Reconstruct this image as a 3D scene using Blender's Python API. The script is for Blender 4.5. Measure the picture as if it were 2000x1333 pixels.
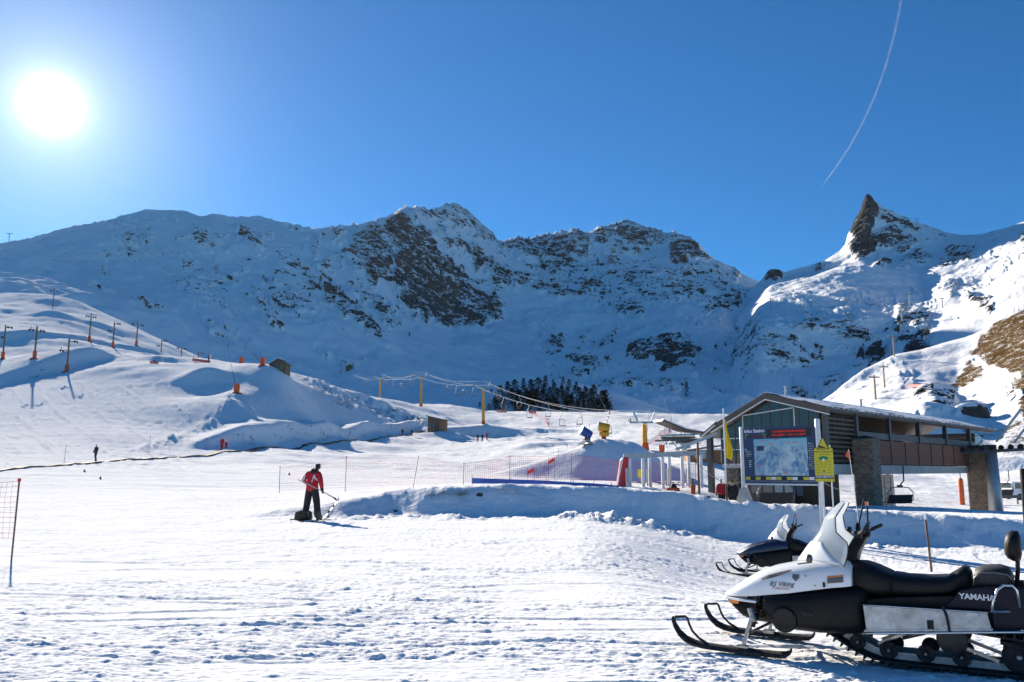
import bpy, math, random
import numpy as np
from mathutils import Vector, Matrix, Euler, Quaternion

for _o in list(bpy.data.objects):
    bpy.data.objects.remove(_o, do_unlink=True)
scene = bpy.context.scene
COL = scene.collection
R = math.radians
rng = random.Random(7)

# ------------------------------------------------------------------ camera
FPX, CX, CY, EYE, PITCH = 1614.0, 1000.0, 666.5, 1.7, R(9.1)
cam_d = bpy.data.cameras.new('camera')
cam_d.sensor_width = 36.0
cam_d.lens = 36.0 * FPX / 2000.0
cam_d.clip_start = 0.1
cam_d.clip_end = 80000.0
cam = bpy.data.objects.new('camera', cam_d)
COL.objects.link(cam)
cam.location = (0, 0, EYE)
cam.rotation_euler = (R(90) + PITCH, 0, 0)
scene.camera = cam
CP, SP = math.cos(PITCH), math.sin(PITCH)


def ray(x, y):
    dx, dy = x - CX, CY - y
    Y = FPX * CP - dy * SP
    return dx / Y, (FPX * SP + dy * CP) / Y          # X/Y and (Z-EYE)/Y


def at(x, y, D):
    a, e = ray(x, y)
    return Vector((a * D, D, EYE + e * D))


# ------------------------------------------------------------------ sun, sky, exposure
_sx, _sz = ray(100, 205)
SUN = Vector((_sx, 1.0, _sz)).normalized()
SUN_EL = math.asin(SUN.z)
SUN_AZ = math.atan2(SUN.x, SUN.y)                    # from +Y towards +X
sun_d = bpy.data.lights.new('sun', 'SUN')
sun_d.energy = 5.0
sun_d.angle = R(0.5)
sun_d.color = (1.0, 0.91, 0.765)
sun_o = bpy.data.objects.new('sun', sun_d)
COL.objects.link(sun_o)
sun_o.rotation_euler = (-SUN).to_track_quat('-Z', 'Y').to_euler()

world = bpy.data.worlds.new('World')
scene.world = world
world.use_nodes = True
nt = world.node_tree
nt.nodes.clear()
sky = nt.nodes.new('ShaderNodeTexSky')
sky.sky_type = 'NISHITA'
sky.sun_disc = False
sky.sun_elevation = SUN_EL
sky.sun_rotation = SUN_AZ
sky.altitude = 1800
sky.air_density = 1.0
sky.dust_density = 0.15
sky.ozone_density = 2.2
bg = nt.nodes.new('ShaderNodeBackground')
bg.inputs['Strength'].default_value = 0.05
tint = nt.nodes.new('ShaderNodeMix')
tint.data_type = 'RGBA'
tint.blend_type = 'MULTIPLY'
tint.inputs['Factor'].default_value = 1.0
tint.inputs['B'].default_value = (0.245, 0.81, 1.24, 1)
nt.links.new(sky.outputs['Color'], tint.inputs['A'])
nt.links.new(tint.outputs['Result'], bg.inputs['Color'])
# bright aureole of thin ice haze round the sun itself
tc = nt.nodes.new('ShaderNodeTexCoord')
dotn = nt.nodes.new('ShaderNodeVectorMath')
dotn.operation = 'DOT_PRODUCT'
dotn.inputs[1].default_value = SUN
nt.links.new(tc.outputs['Generated'], dotn.inputs[0])


def wmath(op, a, b=None, clamp=False):
    n = nt.nodes.new('ShaderNodeMath')
    n.operation = op
    n.use_clamp = clamp
    for i, v in enumerate((a, b)):
        if v is None:
            continue
        if isinstance(v, (int, float)):
            n.inputs[i].default_value = v
        else:
            nt.links.new(v, n.inputs[i])
    return n.outputs[0]


ang = wmath('ARCCOSINE', wmath('MINIMUM', dotn.outputs['Value'], 0.9999999))
def gauss(amp, deg):
    q = wmath('DIVIDE', ang, R(deg))
    return wmath('MULTIPLY', wmath('EXPONENT', wmath('MULTIPLY', wmath('POWER', q, 2.0), -1.0)), amp)
def expo(amp, deg):
    q = wmath('DIVIDE', ang, R(deg))
    return wmath('MULTIPLY', wmath('EXPONENT', wmath('MULTIPLY', q, -1.0)), amp)
glow = wmath('ADD', wmath('ADD', gauss(7.0, 0.8), gauss(0.30, 1.6)), wmath('ADD', expo(0.42, 4.0), expo(0.04, 10.0)))
bg2 = nt.nodes.new('ShaderNodeBackground')
bg2.inputs['Color'].default_value = (1.0, 0.985, 0.97, 1)
nt.links.new(glow, bg2.inputs['Strength'])
addn = nt.nodes.new('ShaderNodeAddShader')
nt.links.new(bg.outputs[0], addn.inputs[0])
nt.links.new(bg2.outputs[0], addn.inputs[1])
wout = nt.nodes.new('ShaderNodeOutputWorld')
nt.links.new(addn.outputs[0], wout.inputs['Surface'])

vs = scene.view_settings
vs.view_transform = 'Standard'
vs.look = 'None'
vs.gamma = 1.0
vs.use_curve_mapping = False
vs.exposure = 1.08
scene.render.engine = 'CYCLES'
HAZE = 8.5e-6
scene.cycles.use_denoising = True
scene.cycles.max_bounces = 6
scene.cycles.diffuse_bounces = 3
scene.cycles.glossy_bounces = 3
scene.cycles.transmission_bounces = 4
scene.cycles.transparent_max_bounces = 12
scene.cycles.sample_clamp_indirect = 6.0


# ------------------------------------------------------------------ materials
MATS = {}


def mat(name, color, rough=0.6, metal=0.0, var=0.0, scale=8.0, bump=0.0, bscale=40.0, coat=0.0, spec=0.5,
        alpha=1.0, trans=0.0, emit=None, estr=1.0, color2=None):
    """Principled material; var mixes a noise of darker / second colour, bump adds fine relief."""
    if name in MATS:
        return MATS[name]
    m = bpy.data.materials.new(name)
    m.use_nodes = True
    t = m.node_tree
    b = t.nodes['Principled BSDF']
    c = (*color, 1.0)
    b.inputs['Base Color'].default_value = c
    b.inputs['Roughness'].default_value = rough
    b.inputs['Metallic'].default_value = metal
    b.inputs['Specular IOR Level'].default_value = spec
    b.inputs['Coat Weight'].default_value = coat
    b.inputs['Alpha'].default_value = alpha
    b.inputs['Transmission Weight'].default_value = trans
    if emit:
        b.inputs['Emission Color'].default_value = (*emit, 1)
        b.inputs['Emission Strength'].default_value = estr
    if var or bump:
        co = t.nodes.new('ShaderNodeTexCoord')
    if var:
        n = t.nodes.new('ShaderNodeTexNoise')
        n.inputs['Scale'].default_value = scale
        n.inputs['Detail'].default_value = 6
        n.inputs['Roughness'].default_value = 0.65
        t.links.new(co.outputs['Object'], n.inputs['Vector'])
        mr = t.nodes.new('ShaderNodeMapRange')
        mr.inputs[1].default_value = 0.35
        mr.inputs[2].default_value = 0.68
        t.links.new(n.outputs['Fac'], mr.inputs[0])
        mx = t.nodes.new('ShaderNodeMix')
        mx.data_type = 'RGBA'
        c2 = color2 or tuple(v * (1 - var) for v in color)
        mx.inputs['A'].default_value = c
        mx.inputs['B'].default_value = (*c2, 1)
        t.links.new(mr.outputs[0], mx.inputs['Factor'])
        t.links.new(mx.outputs['Result'], b.inputs['Base Color'])
        mr2 = t.nodes.new('ShaderNodeMapRange')
        mr2.inputs[3].default_value = max(0.02, rough - 0.12)
        mr2.inputs[4].default_value = min(1.0, rough + 0.15)
        t.links.new(n.outputs['Fac'], mr2.inputs[0])
        t.links.new(mr2.outputs[0], b.inputs['Roughness'])
    if bump:
        n2 = t.nodes.new('ShaderNodeTexNoise')
        n2.inputs['Scale'].default_value = bscale
        n2.inputs['Detail'].default_value = 5
        t.links.new(co.outputs['Object'], n2.inputs['Vector'])
        bp = t.nodes.new('ShaderNodeBump')
        bp.inputs['Strength'].default_value = bump
        bp.inputs['Distance'].default_value = 0.02
        t.links.new(n2.outputs['Fac'], bp.inputs['Height'])
        t.links.new(bp.outputs[0], b.inputs['Normal'])
    MATS[name] = m
    return m


def nmath(t, op, a, b=None, c=None, clamp=False):
    n = t.nodes.new('ShaderNodeMath')
    n.operation = op
    n.use_clamp = clamp
    for i, v in enumerate((a, b, c)):
        if v is None:
            continue
        if isinstance(v, (int, float)):
            n.inputs[i].default_value = v
        else:
            t.links.new(v, n.inputs[i])
    return n.outputs[0]


def nnoise(t, vec, scale, detail=5, rough=0.6, dist=0.0):
    n = t.nodes.new('ShaderNodeTexNoise')
    n.inputs['Scale'].default_value = scale
    n.inputs['Detail'].default_value = detail
    n.inputs['Roughness'].default_value = rough
    n.inputs['Distortion'].default_value = dist
    t.links.new(vec, n.inputs['Vector'])
    return n.outputs['Fac']


def nmap(t, vec, s):
    n = t.nodes.new('ShaderNodeMapping')
    n.inputs['Scale'].default_value = s
    t.links.new(vec, n.inputs['Vector'])
    return n.outputs[0]


def nmix(t, f, a, b):
    n = t.nodes.new('ShaderNodeMix')
    n.data_type = 'RGBA'
    for k, v in (('Factor', f), ('A', a), ('B', b)):
        if isinstance(v, tuple):
            n.inputs[k].default_value = (*v, 1)
        elif isinstance(v, (int, float)):
            n.inputs[k].default_value = v
        else:
            t.links.new(v, n.inputs[k])
    return n.outputs['Result']


def nrange(t, v, a, b, c=0.0, d=1.0, smooth=False):
    n = t.nodes.new('ShaderNodeMapRange')
    if smooth:
        n.interpolation_type = 'SMOOTHSTEP'
    for i, q in ((1, a), (2, b), (3, c), (4, d)):
        n.inputs[i].default_value = q
    t.links.new(v, n.inputs[0])
    return n.outputs[0]


def terrain_material(name, rock_scale=1.0, fine=0.0, rock=((0.072, 0.072, 0.076), (0.155, 0.15, 0.146))):
    """Snow with rock and dry grass where the ground itself carries them (vertex attributes rock / grass)."""
    m = bpy.data.materials.new(name)
    m.use_nodes = True
    t = m.node_tree
    b = t.nodes['Principled BSDF']
    geo = t.nodes.new('ShaderNodeNewGeometry')
    pos = geo.outputs['Position']
    def attr(n):
        a = t.nodes.new('ShaderNodeAttribute')
        a.attribute_name = n
        return a.outputs['Fac']
    s = rock_scale
    n1 = nnoise(t, nmap(t, pos, (1, 1, 1.7)), 0.045 * s, 8, 0.68, 0.6)
    n2 = nnoise(t, nmap(t, pos, (1, 1, 2.4)), 0.20 * s, 6, 0.7, 0.3)
    nn = nmath(t, 'ADD', nmath(t, 'MULTIPLY', n1, 0.55), nmath(t, 'MULTIPLY', n2, 0.45))
    nz = t.nodes.new('ShaderNodeSeparateXYZ')
    t.links.new(geo.outputs['Normal'], nz.inputs[0])
    steep = nrange(t, nz.outputs['Z'], 0.92, 0.45, -0.03, 0.05)
    rk = attr('rock')
    # density 0..1 -> threshold of the noise (centred at 0.5, spread ~0.09)
    thr = nmath(t, 'ADD', nmath(t, 'ADD', nrange(t, rk, 0.0, 0.12, 0.30, 0.395), nrange(t, rk, 0.12, 1.0, 0.0, 0.19)), nmath(t, 'MULTIPLY', steep, nrange(t, rk, 0.0, 0.3, 0.15, 1.0)))
    rf = nmath(t, 'MULTIPLY', nmath(t, 'SUBTRACT', thr, nn), 26.0, clamp=True)
    rcol = nmix(t, nrange(t, nnoise(t, pos, 0.03 * s, 6, 0.7), 0.35, 0.65), rock[0], rock[1])
    rcol = nmix(t, nrange(t, nnoise(t, pos, 0.5 * s, 4, 0.7), 0.3, 0.7), rcol, (0.035, 0.033, 0.034))
    gr = attr('grass')
    gn = nmath(t, 'ADD', nmath(t, 'MULTIPLY', nnoise(t, nmap(t, pos, (1, 1, 2)), 0.10 * s, 7, 0.7, 0.3), 0.5),
               nmath(t, 'MULTIPLY', nnoise(t, pos, 0.7 * s, 4, 0.7), 0.5))
    gf = nmath(t, 'MULTIPLY', nmath(t, 'SUBTRACT', nrange(t, gr, 0.0, 1.0, 0.22, 0.74), gn), 18.0, clamp=True)
    gcol = nmix(t, nrange(t, nnoise(t, pos, 0.25 * s, 5, 0.7), 0.3, 0.7), (0.065, 0.036, 0.015), (0.13, 0.078, 0.03))
    sn = nmix(t, nrange(t, nnoise(t, pos, 0.02 * s, 5), 0.3, 0.7), (0.80, 0.81, 0.83), (0.86, 0.865, 0.875))
    col = nmix(t, gf, sn, gcol)
    col = nmix(t, rf, col, rcol)
    t.links.new(col, b.inputs['Base Color'])
    b.inputs['Roughness'].default_value = 0.75
    b.inputs['Specular IOR Level'].default_value = 0.0
    h = nmath(t, 'ADD', nmath(t, 'MULTIPLY', rf, nmath(t, 'MULTIPLY', n2, 2.5)), nmath(t, 'MULTIPLY', nnoise(t, nmap(t, pos, (1, 1, .6)), 0.10 * s, 6, 0.62, .5), 1.7))
    if fine:
        h = nmath(t, 'ADD', h, nmath(t, 'MULTIPLY', nnoise(t, pos, 1.6, 4, 0.6), fine))
    bp = t.nodes.new('ShaderNodeBump')
    bp.inputs['Strength'].default_value = 0.55
    bp.inputs['Distance'].default_value = 1.6 / s
    t.links.new(h, bp.inputs['Height'])
    t.links.new(bp.outputs[0], b.inputs['Normal'])
    return m


# ------------------------------------------------------------------ numpy noise
def _hash(ix, iy, seed):
    h = (ix.astype(np.int64) * 374761393 + iy.astype(np.int64) * 668265263 + seed * 974711) & 0xffffffff
    h = ((h ^ (h >> 13)) * 1274126177) & 0xffffffff
    return (h ^ (h >> 16)) & 0xffff


def perlin(x, y, seed=0):
    xi, yi = np.floor(x), np.floor(y)
    xf, yf = x - xi, y - yi
    u, v = xf * xf * xf * (xf * (xf * 6 - 15) + 10), yf * yf * yf * (yf * (yf * 6 - 15) + 10)
    def g(ox, oy):
        a = _hash(xi + ox, yi + oy, seed) * (2 * np.pi / 65536)
        return np.cos(a) * (xf - ox) + np.sin(a) * (yf - oy)
    a, b, c, d = g(0, 0), g(1, 0), g(0, 1), g(1, 1)
    return ((a + (b - a) * u) * (1 - v) + (c + (d - c) * u) * v) * 1.5


def fbm(x, y, seed=0, octv=5, gain=0.5, ridged=False):
    s, a, f = 0, 1.0, 1.0
    for o in range(octv):
        n = perlin(x * f + 17.3 * o, y * f - 9.1 * o, seed + o)
        if ridged:
            n = 1 - 2 * np.abs(n)
        s = s + a * n
        a *= gain
        f *= 2.03
    return s


def sstep(a, b, x):
    t = np.clip((x - a) / (b - a + 1e-9), 0, 1)
    return t * t * (3 - 2 * t)


def poly_density(px, py, polys, feather=14.0, warp=10.0, seed=3):
    """max density of soft polygons at points (px,py)"""
    wx = px + warp * fbm(px / 34.0, py / 34.0, seed, 3)
    wy = py + warp * fbm(px / 34.0 + 50, py / 34.0, seed + 5, 3)
    out = np.zeros_like(px)
    for pts, dens in polys:
        P = np.array(pts, float)
        lo, hi = P.min(0) - feather * 2, P.max(0) + feather * 2
        sel = np.where((wx > lo[0]) & (wx < hi[0]) & (wy > lo[1]) & (wy < hi[1]))
        if len(sel[0]) == 0:
            continue
        x, y = wx[sel], wy[sel]
        inside = np.zeros(len(x), bool)
        dist = np.full(len(x), 1e9)
        for i in range(len(P)):
            a, b = P[i], P[(i + 1) % len(P)]
            d = b - a
            tt = np.clip(((x - a[0]) * d[0] + (y - a[1]) * d[1]) / (d @ d + 1e-9), 0, 1)
            dist = np.minimum(dist, np.hypot(x - a[0] - tt * d[0], y - a[1] - tt * d[1]))
            c = (a[1] > y) != (b[1] > y)
            with np.errstate(divide='ignore', invalid='ignore'):
                xi = d[0] * (y - a[1]) / (d[1] if abs(d[1]) > 1e-9 else 1e-9) + a[0]
            inside ^= c & (x < xi)
        sd = np.where(inside, dist, -dist)
        out[sel] = np.maximum(out[sel], dens * sstep(-feather * 0.7, feather * 0.7, sd))
    return out


def grid_mesh(name, V, nu, nv, material, attrs=None, flip=False):
    """V: (nv, nu, 3) array -> one smooth mesh object"""
    me = bpy.data.meshes.new(name)
    me.vertices.add(nu * nv)
    me.vertices.foreach_set('co', V.reshape(-1).astype(np.float32))
    i = np.arange(nu - 1)[None, :] + np.arange(nv - 1)[:, None] * nu
    q = np.stack([i, i + 1, i + 1 + nu, i + nu], -1).reshape(-1, 4)
    if flip:
        q = q[:, ::-1]
    nf = len(q)
    me.loops.add(nf * 4)
    me.loops.foreach_set('vertex_index', q.reshape(-1).astype(np.int32))
    me.polygons.add(nf)
    me.polygons.foreach_set('loop_start', np.arange(nf, dtype=np.int32) * 4)
    me.polygons.foreach_set('use_smooth', np.ones(nf, bool))
    for k, a in (attrs or {}).items():
        at_ = me.attributes.new(k, 'FLOAT', 'POINT')
        at_.data.foreach_set('value', a.reshape(-1).astype(np.float32))
    me.update(calc_edges=True)
    me.materials.append(material)
    o = bpy.data.objects.new(name, me)
    COL.objects.link(o)
    o['kind'] = 'structure'
    return o
# ================================================================== ground near and middle distance
COLS = {
    -420: [(968, 50), (930, 70), (880, 110), (800, 160), (740, 210), (700, 280), (660, 400)],
    -150: [(962, 50), (925, 72), (890, 92), (830, 130), (765, 170), (715, 210), (675, 270), (610, 400)],
    0: [(962, 48), (922, 71), (914, 76), (870, 100), (810, 132), (775, 152), (752, 168), (705, 196), (672, 232), (655, 250), (640, 268), (600, 350), (575, 440)],
    130: [(965, 47), (913, 77), (905, 83), (850, 111), (790, 141), (738, 172), (727, 182), (712, 192), (697, 212), (680, 226), (664, 250), (652, 290), (612, 370), (585, 430), (640, 470)],
    220: [(967, 46), (906, 84), (898, 89), (850, 112), (780, 146), (718, 178), (706, 196), (690, 220), (681, 236), (676, 262), (658, 320), (630, 370), (680, 470)],
    300: [(969, 44), (898, 93), (890, 99), (840, 123), (770, 152), (712, 181), (704, 200), (694, 230), (688, 262), (690, 320), (720, 470)],
    400: [(975, 42), (890, 103), (882, 109), (868, 115), (835, 129), (775, 152), (714, 180), (706, 205), (702, 225), (725, 310), (750, 470)],
    460: [(980, 40), (884, 108), (881, 112), (877.5, 116.5), (838, 129), (826, 133), (795, 141), (768, 151), (728, 170), (715, 190), (735, 260), (765, 470)],
    547: [(990, 36), (965, 48), (876, 121), (873.5, 125), (870.5, 129.5), (836, 141), (829, 146), (776, 159), (724, 172), (723, 180), (750, 240), (785, 470)],
    620: [(986, 31), (961, 52), (869, 134.5), (867, 138.7), (864, 143.5), (832, 158), (826, 164), (795, 177), (766, 190), (752, 204), (742, 216), (750, 232), (790, 320), (800, 470)],
    700: [(972, 31), (958, 52), (863, 152.5), (861, 157.6), (857.5, 163.5), (831, 177), (825, 184), (802, 197), (778, 216), (765, 234), (785, 280), (805, 470)],
    785: [(957, 31), (953, 52), (856, 177), (853.5, 184), (850, 190.5), (830, 203), (824, 210), (808, 222), (795, 242), (787, 262), (798, 310), (808, 470)],
    860: [(952, 31), (949, 52), (920, 95), (852, 190), (847, 206), (838, 218), (820, 236), (802, 264), (793, 285), (806, 360), (812, 470)],
    945: [(949, 31), (946, 52), (932, 75), (905, 110), (868, 170), (860, 188), (850, 206), (828, 245), (804, 292), (815, 380), (820, 470)],
    1050: [(949, 31), (945, 52), (940, 75), (912, 105), (880, 140), (858, 180), (832, 235), (806, 300), (818, 400), (820, 470)],
    1165: [(951, 31), (945, 52), (943, 80), (915, 102), (880, 130), (854, 178), (828, 240), (806, 300), (818, 400), (820, 470)],
    1260: [(957, 30.2), (950, 52), (943, 80), (908, 104), (876, 125), (850, 176), (826, 240), (806, 300), (815, 400), (820, 470)],
    1350: [(965, 29.3), (957, 48), (942, 80), (900, 104), (878, 122), (856, 168), (832, 240), (813, 300), (822, 400), (830, 470)],
    1450: [(981, 28.7), (980, 31), (1004, 38), (1004, 45), (985, 60), (958, 80), (915, 108), (862, 170), (834, 235), (815, 292), (825, 400), (835, 470)],
    1560: [(990, 28.2), (989, 31), (1004, 38), (1003, 46), (985, 62), (935, 100), (890, 160), (862, 240), (850, 300), (850, 400), (850, 470)],
    1672: [(995, 27.6), (989, 46), (970, 75), (940, 110), (915, 160), (890, 240), (880, 300), (870, 470)],
    1790: [(1003, 27.2), (1003, 52), (985, 75), (950, 110), (920, 160), (895, 240), (885, 470)],
    1903: [(1012, 27), (1014, 60), (990, 82), (950, 115), (915, 160), (900, 240), (890, 470)],
    2000: [(1014, 27), (1015, 60), (985, 84), (945, 115), (905, 160), (890, 240), (880, 470)],
    2200: [(1020, 27), (1015, 60), (985, 84), (945, 115), (890, 160), (870, 240), (860, 470)],
    2460: [(1020, 27), (1015, 60), (985, 84), (945, 115), (880, 160), (850, 240), (840, 470)],
}
_cp, _ce = [], []
for _x, _l in COLS.items():
    for _y, _D in _l:
        a_, e_ = ray(_x, _y)
        _cp.append((a_, math.log(_D)))
        _ce.append(e_)
_cp, _ce = np.array(_cp), np.array(_ce)


def _tps(r2):
    return 0.5 * r2 * np.log(r2 + 1e-12)


_n = len(_cp)
_K = _tps(((_cp[:, None] - _cp[None]) ** 2).sum(-1)) + np.eye(_n) * 1e-6
_A = np.zeros((_n + 3, _n + 3))
_A[:_n, :_n] = _K
_A[:_n, _n] = 1
_A[:_n, _n + 1:] = _cp
_A[_n:, :_n] = _A[:_n, _n:].T
_w = np.linalg.solve(_A, np.concatenate([_ce, np.zeros(3)]))


def _tps_exact(a, l):
    out = np.empty(a.size)
    af, lf = a.ravel(), l.ravel()
    for i in range(0, a.size, 60000):
        aa, ll = af[i:i + 60000], lf[i:i + 60000]
        r2 = (aa[:, None] - _cp[None, :, 0]) ** 2 + (ll[:, None] - _cp[None, :, 1]) ** 2
        out[i:i + 60000] = _tps(r2) @ _w[:_n] + _w[_n] + aa * _w[_n + 1] + ll * _w[_n + 2]
    return out.reshape(a.shape)


_TA, _TL = np.linspace(-0.93, 0.98, 620), np.linspace(math.log(15.0), math.log(475.0), 420)
_TT = _tps_exact(*np.meshgrid(_TA, _TL))


def tps_e(a, l):
    fa = np.clip((a - _TA[0]) / (_TA[1] - _TA[0]), 0, len(_TA) - 1.001)
    fl = np.clip((l - _TL[0]) / (_TL[1] - _TL[0]), 0, len(_TL) - 1.001)
    i, j = fa.astype(int), fl.astype(int)
    u, v = fa - i, fl - j
    return (_TT[j, i] * (1 - u) + _TT[j, i + 1] * u) * (1 - v) + (_TT[j + 1, i] * (1 - u) + _TT[j + 1, i + 1] * u) * v


BX = np.array([-420, 300, 420, 500, 570, 640, 760, 1000, 1200, 1300, 1380, 1500, 1650, 1850, 2000, 2460.])
BB = np.array([20, 22, 23.5, 26, 28.0, 28.6, 28.7, 28.6, 28.8, 28.3, 27.7, 27.0, 26.2, 25.5, 25.4, 25.4])
BC = np.array([52, 48, 42, 33, 30.2, 30.1, 30.3, 30.2, 30.3, 29.8, 29.2, 28.5, 27.7, 27.0, 26.9, 26.9])


def base_z(X, Y, fine=True):
    """height of the snow at world X,Y (arrays)"""
    a, l = X / Y, np.log(np.maximum(Y, 20.0))
    px = CX + a * FPX * CP
    bb, bc = np.interp(px, BX, BB), np.interp(px, BX, BC)
    bend = 0.5 * fbm(X / 4.5, Y / 9.0 + 4.0, 31, 3)
    bb, bc = bb + bend * 1.0 - .35 * sstep(560, 700, px), bc + bend * 0.5
    Dl = np.maximum(Y, bc)
    zb = EYE + tps_e(a, np.log(Dl)) * np.maximum(Y, bc)
    zb = np.where(Y < bc, zb, EYE + tps_e(a, l) * Y)
    rt = sstep(1120, 1480, px)
    zf = 0.22 * sstep(12, 27, Y) * (1 - rt) * (1 - 0.25 * sstep(900, 500, px)) + rt * (-0.72 * sstep(9.5, 19, Y) + 0.22 * sstep(21, 27, Y))
    tw = np.clip((Y - bb) / (bc - bb), 0, 1)
    w = tw ** 1.25 * (3 - 2 * tw) / (3 - 2 * tw + 1e-9) * (1 - (1 - tw) ** 2.2) ** .8
    w = np.where(tw >= 1, 1, w)
    z = zf + (zb - zf) * w
    # snow heap under the two snow guns
    mx, my = 9.2, 90.0
    dx, dy = X - mx, Y - my
    ang = np.arctan2(dy, dx)
    rr = np.hypot(dx / np.where(dx < 0, 10.5, 9.0), dy / np.where(dy < 0, 7.6, 13.0))
    rr = rr * (1 + 0.10 * np.sin(3 * ang + 1.0) + 0.05 * np.sin(7 * ang))
    z = z + (4.0 + .25 * fbm(X / 3.0, Y / 3.0, 15, 3)) * (np.sqrt(np.clip(1 - rr, 0, 1) ** 2 + .0025) - .05)
    dx, dy = X - 14.2, Y - 92.0
    z = z + 1.7 * np.exp(-(dx / 4.0) ** 2 - (dy / 3.2) ** 2)
    # cut bank above the conveyor lift
    kx = np.array([370, 420, 480, 547, 620, 700, 785, 835, 870.])
    kd = np.array([107, 112.5, 120.5, 130.5, 144.5, 164.5, 191.5, 211, 225.])
    kh = np.array([0, 1.2, 2.4, 2.8, 2.6, 2.3, 1.9, 1.0, 0.])
    dk = np.interp(px, kx, kd)
    hk = np.interp(px, kx, kh)
    q = (Y - dk)
    z = z + hk * (sstep(0, 3.0, q) - sstep(3.0, 16.0, q)) * 0.8
    # banks that face the camera on the left hill
    for (xa, ya, da, xb, yb, db, H, wd, dec) in ((-160, 800, 140, 232, 696, 205, 3.2, 4.5, 26), (225, 702, 196, 335, 712, 192, 2.0, 3.5, 16), (-60, 668, 230, 150, 668, 246, 3.0, 6.0, 30),
                                                 (150, 668, 248, 330, 690, 262, 2.2, 5.0, 24), (60, 612, 330, 200, 640, 330, 4.0, 8.0, 40), (1040, 862, 150, 1120, 862, 152, .9, 2.0, 9), (985, 838, 215, 1010, 838, 215, 1.2, 2, 9),
                                                 (1060, 836, 228, 1080, 836, 228, 1.0, 2, 8)):
        A_, B_ = at(xa, ya, da), at(xb, yb, db)
        ux, uy = B_.x - A_.x, B_.y - A_.y
        L_ = math.hypot(ux, uy); ux /= L_; uy /= L_
        s_ = (X - A_.x) * ux + (Y - A_.y) * uy
        q_ = -(X - A_.x) * uy + (Y - A_.y) * ux + 2.0 * np.sin(s_ / 17 + xa)
        z = z + H * (sstep(0, wd, q_) - sstep(wd, wd + dec, q_)) * sstep(-8, 6, s_) * sstep(L_ + 8, L_ - 6, s_) * (.75 + .25 * np.sin(s_ / 9 + ya))
    # clods thrown up along the right rim of the groomed piste
    PE = [at(458, 770, 150), at(441, 795, 143), at(405, 832, 131), at(335, 868, 115), at(270, 888, 102)]
    for i_ in range(4):
        A_, B_ = PE[i_], PE[i_ + 1]
        ux, uy = B_.x - A_.x, B_.y - A_.y
        L2 = ux * ux + uy * uy
        t__ = np.clip(((X - A_.x) * ux + (Y - A_.y) * uy) / L2, 0, 1)
        dd = np.hypot(X - A_.x - t__ * ux, Y - A_.y - t__ * uy)
        k = np.where(dd < 4)
        if len(k[0]):
            z[k] += np.exp(-(dd[k] / 1.1) ** 2) * (.35 + .8 * np.maximum(fbm(X[k] / 1.3, Y[k] / 1.3, 83, 3), -.3)) * (.5 if i_ else .35)
    # kicker and banks round the second tower
    for (cx_, cy_, sx_, sy_, h_) in ((-8.5, 203, 11, 3.5, 3.0), (-14, 190, 7, 2.0, 1.1), (6, 208, 9, 2.0, 1.6), (-1.5, 187, 4, 1.8, .8),
                                     (-37, 222, 10, 3, 1.5), (-62.5, 166, 4.6, 4.2, 2.2)):
        z = z + h_ * np.exp(-((X - cx_) / sx_) ** 2 - ((Y - cy_) / sy_) ** 2)
    if fine:
        # ---- middle distance: rough banks, smooth pistes, rows and tracks
        k = np.where(Y > 33)
        if len(k[0]):
            x, y, p = X[k], Y[k], px[k]
            t_ = sstep(60, 120, y)
            groom = sstep(0, 60, 430 - p) * sstep(170, 160, y) * sstep(70, 82, y)
            dz = t_ * (1 - 0.93 * groom) * (0.40 * fbm(x / 14, y / 14, 5, 5) + 0.16 * fbm((x + y) / 3.4, (y - x) / 5.0, 6, 4) * sstep(-.2, .4, fbm(x / 30, y / 30, 7, 3))
                                            + 0.9 * sstep(180, 260, y) * fbm(x / 40, y / 40, 8, 4))
            P0, P1 = at(600, 752, 205), at(880, 822, 222)
            u = np.array([P1.x - P0.x, P1.y - P0.y]); L = np.hypot(*u); u = u / L
            s_ = (x - P0.x) * u[0] + (y - P0.y) * u[1]
            q_ = -(x - P0.x) * u[1] + (y - P0.y) * u[0]
            band = sstep(-6, 4, s_) * sstep(L + 4, L - 8, s_) * sstep(-13, -9, q_) * sstep(10, 7, q_)
            dz = dz + band * (0.50 * np.sin((s_ * 0.6 - q_ * 1.7) + 2.2 * fbm(x / 5, y / 5, 12, 3)) + 0.25 * fbm(x / 1.6, y / 1.6, 13, 3))
            tr = fbm((x * .8 + y * .6) / 1.1, (y * .8 - x * .6) / 26, 61, 3)
            tr2 = fbm((x * .5 - y * .86) / 1.0, (y * .5 + x * .86) / 22 + .5 * fbm(x / 20, y / 20, 64, 2), 62, 3)
            dz = dz + groom * (0.34 * np.maximum(tr - 0.25, 0) + 0.30 * np.maximum(tr2 - 0.3, 0))
            mid = sstep(34, 60, y) * (1 - sstep(150, 240, y))
            dz = dz + mid * 0.07 * fbm(x / 14, y / 1.3 + .8 * fbm(x / 9, y / 9, 65, 2), 63, 4)
            z[k] += dz
        # ---- foreground: packed snow with ski tracks, scuffed patches, lumps
        k = np.where(Y < 62)
        if len(k[0]):
            x, y, p, bbk, bck, wk = X[k], Y[k], px[k], bb[k], bc[k], w[k]
            near = 1 - sstep(30, 60, y)
            dz = near * 0.03 * fbm(x / 2.4, y / 2.4, 21, 3)
            wv = fbm(x / 3, y / 3, 41, 2)
            g1 = fbm((x + 0.22 * y) / 1.9, y / 0.20 + 1.6 * wv, 22, 4, .6)
            g2 = fbm((x * .94 - y * .34) / 2.2, (x * .34 + y * .94) / 0.19 + 1.2 * wv, 23, 4, .6)
            msk = sstep(-0.2, 0.45, fbm(x / 2.2, y / 1.1, 24, 3))
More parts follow.
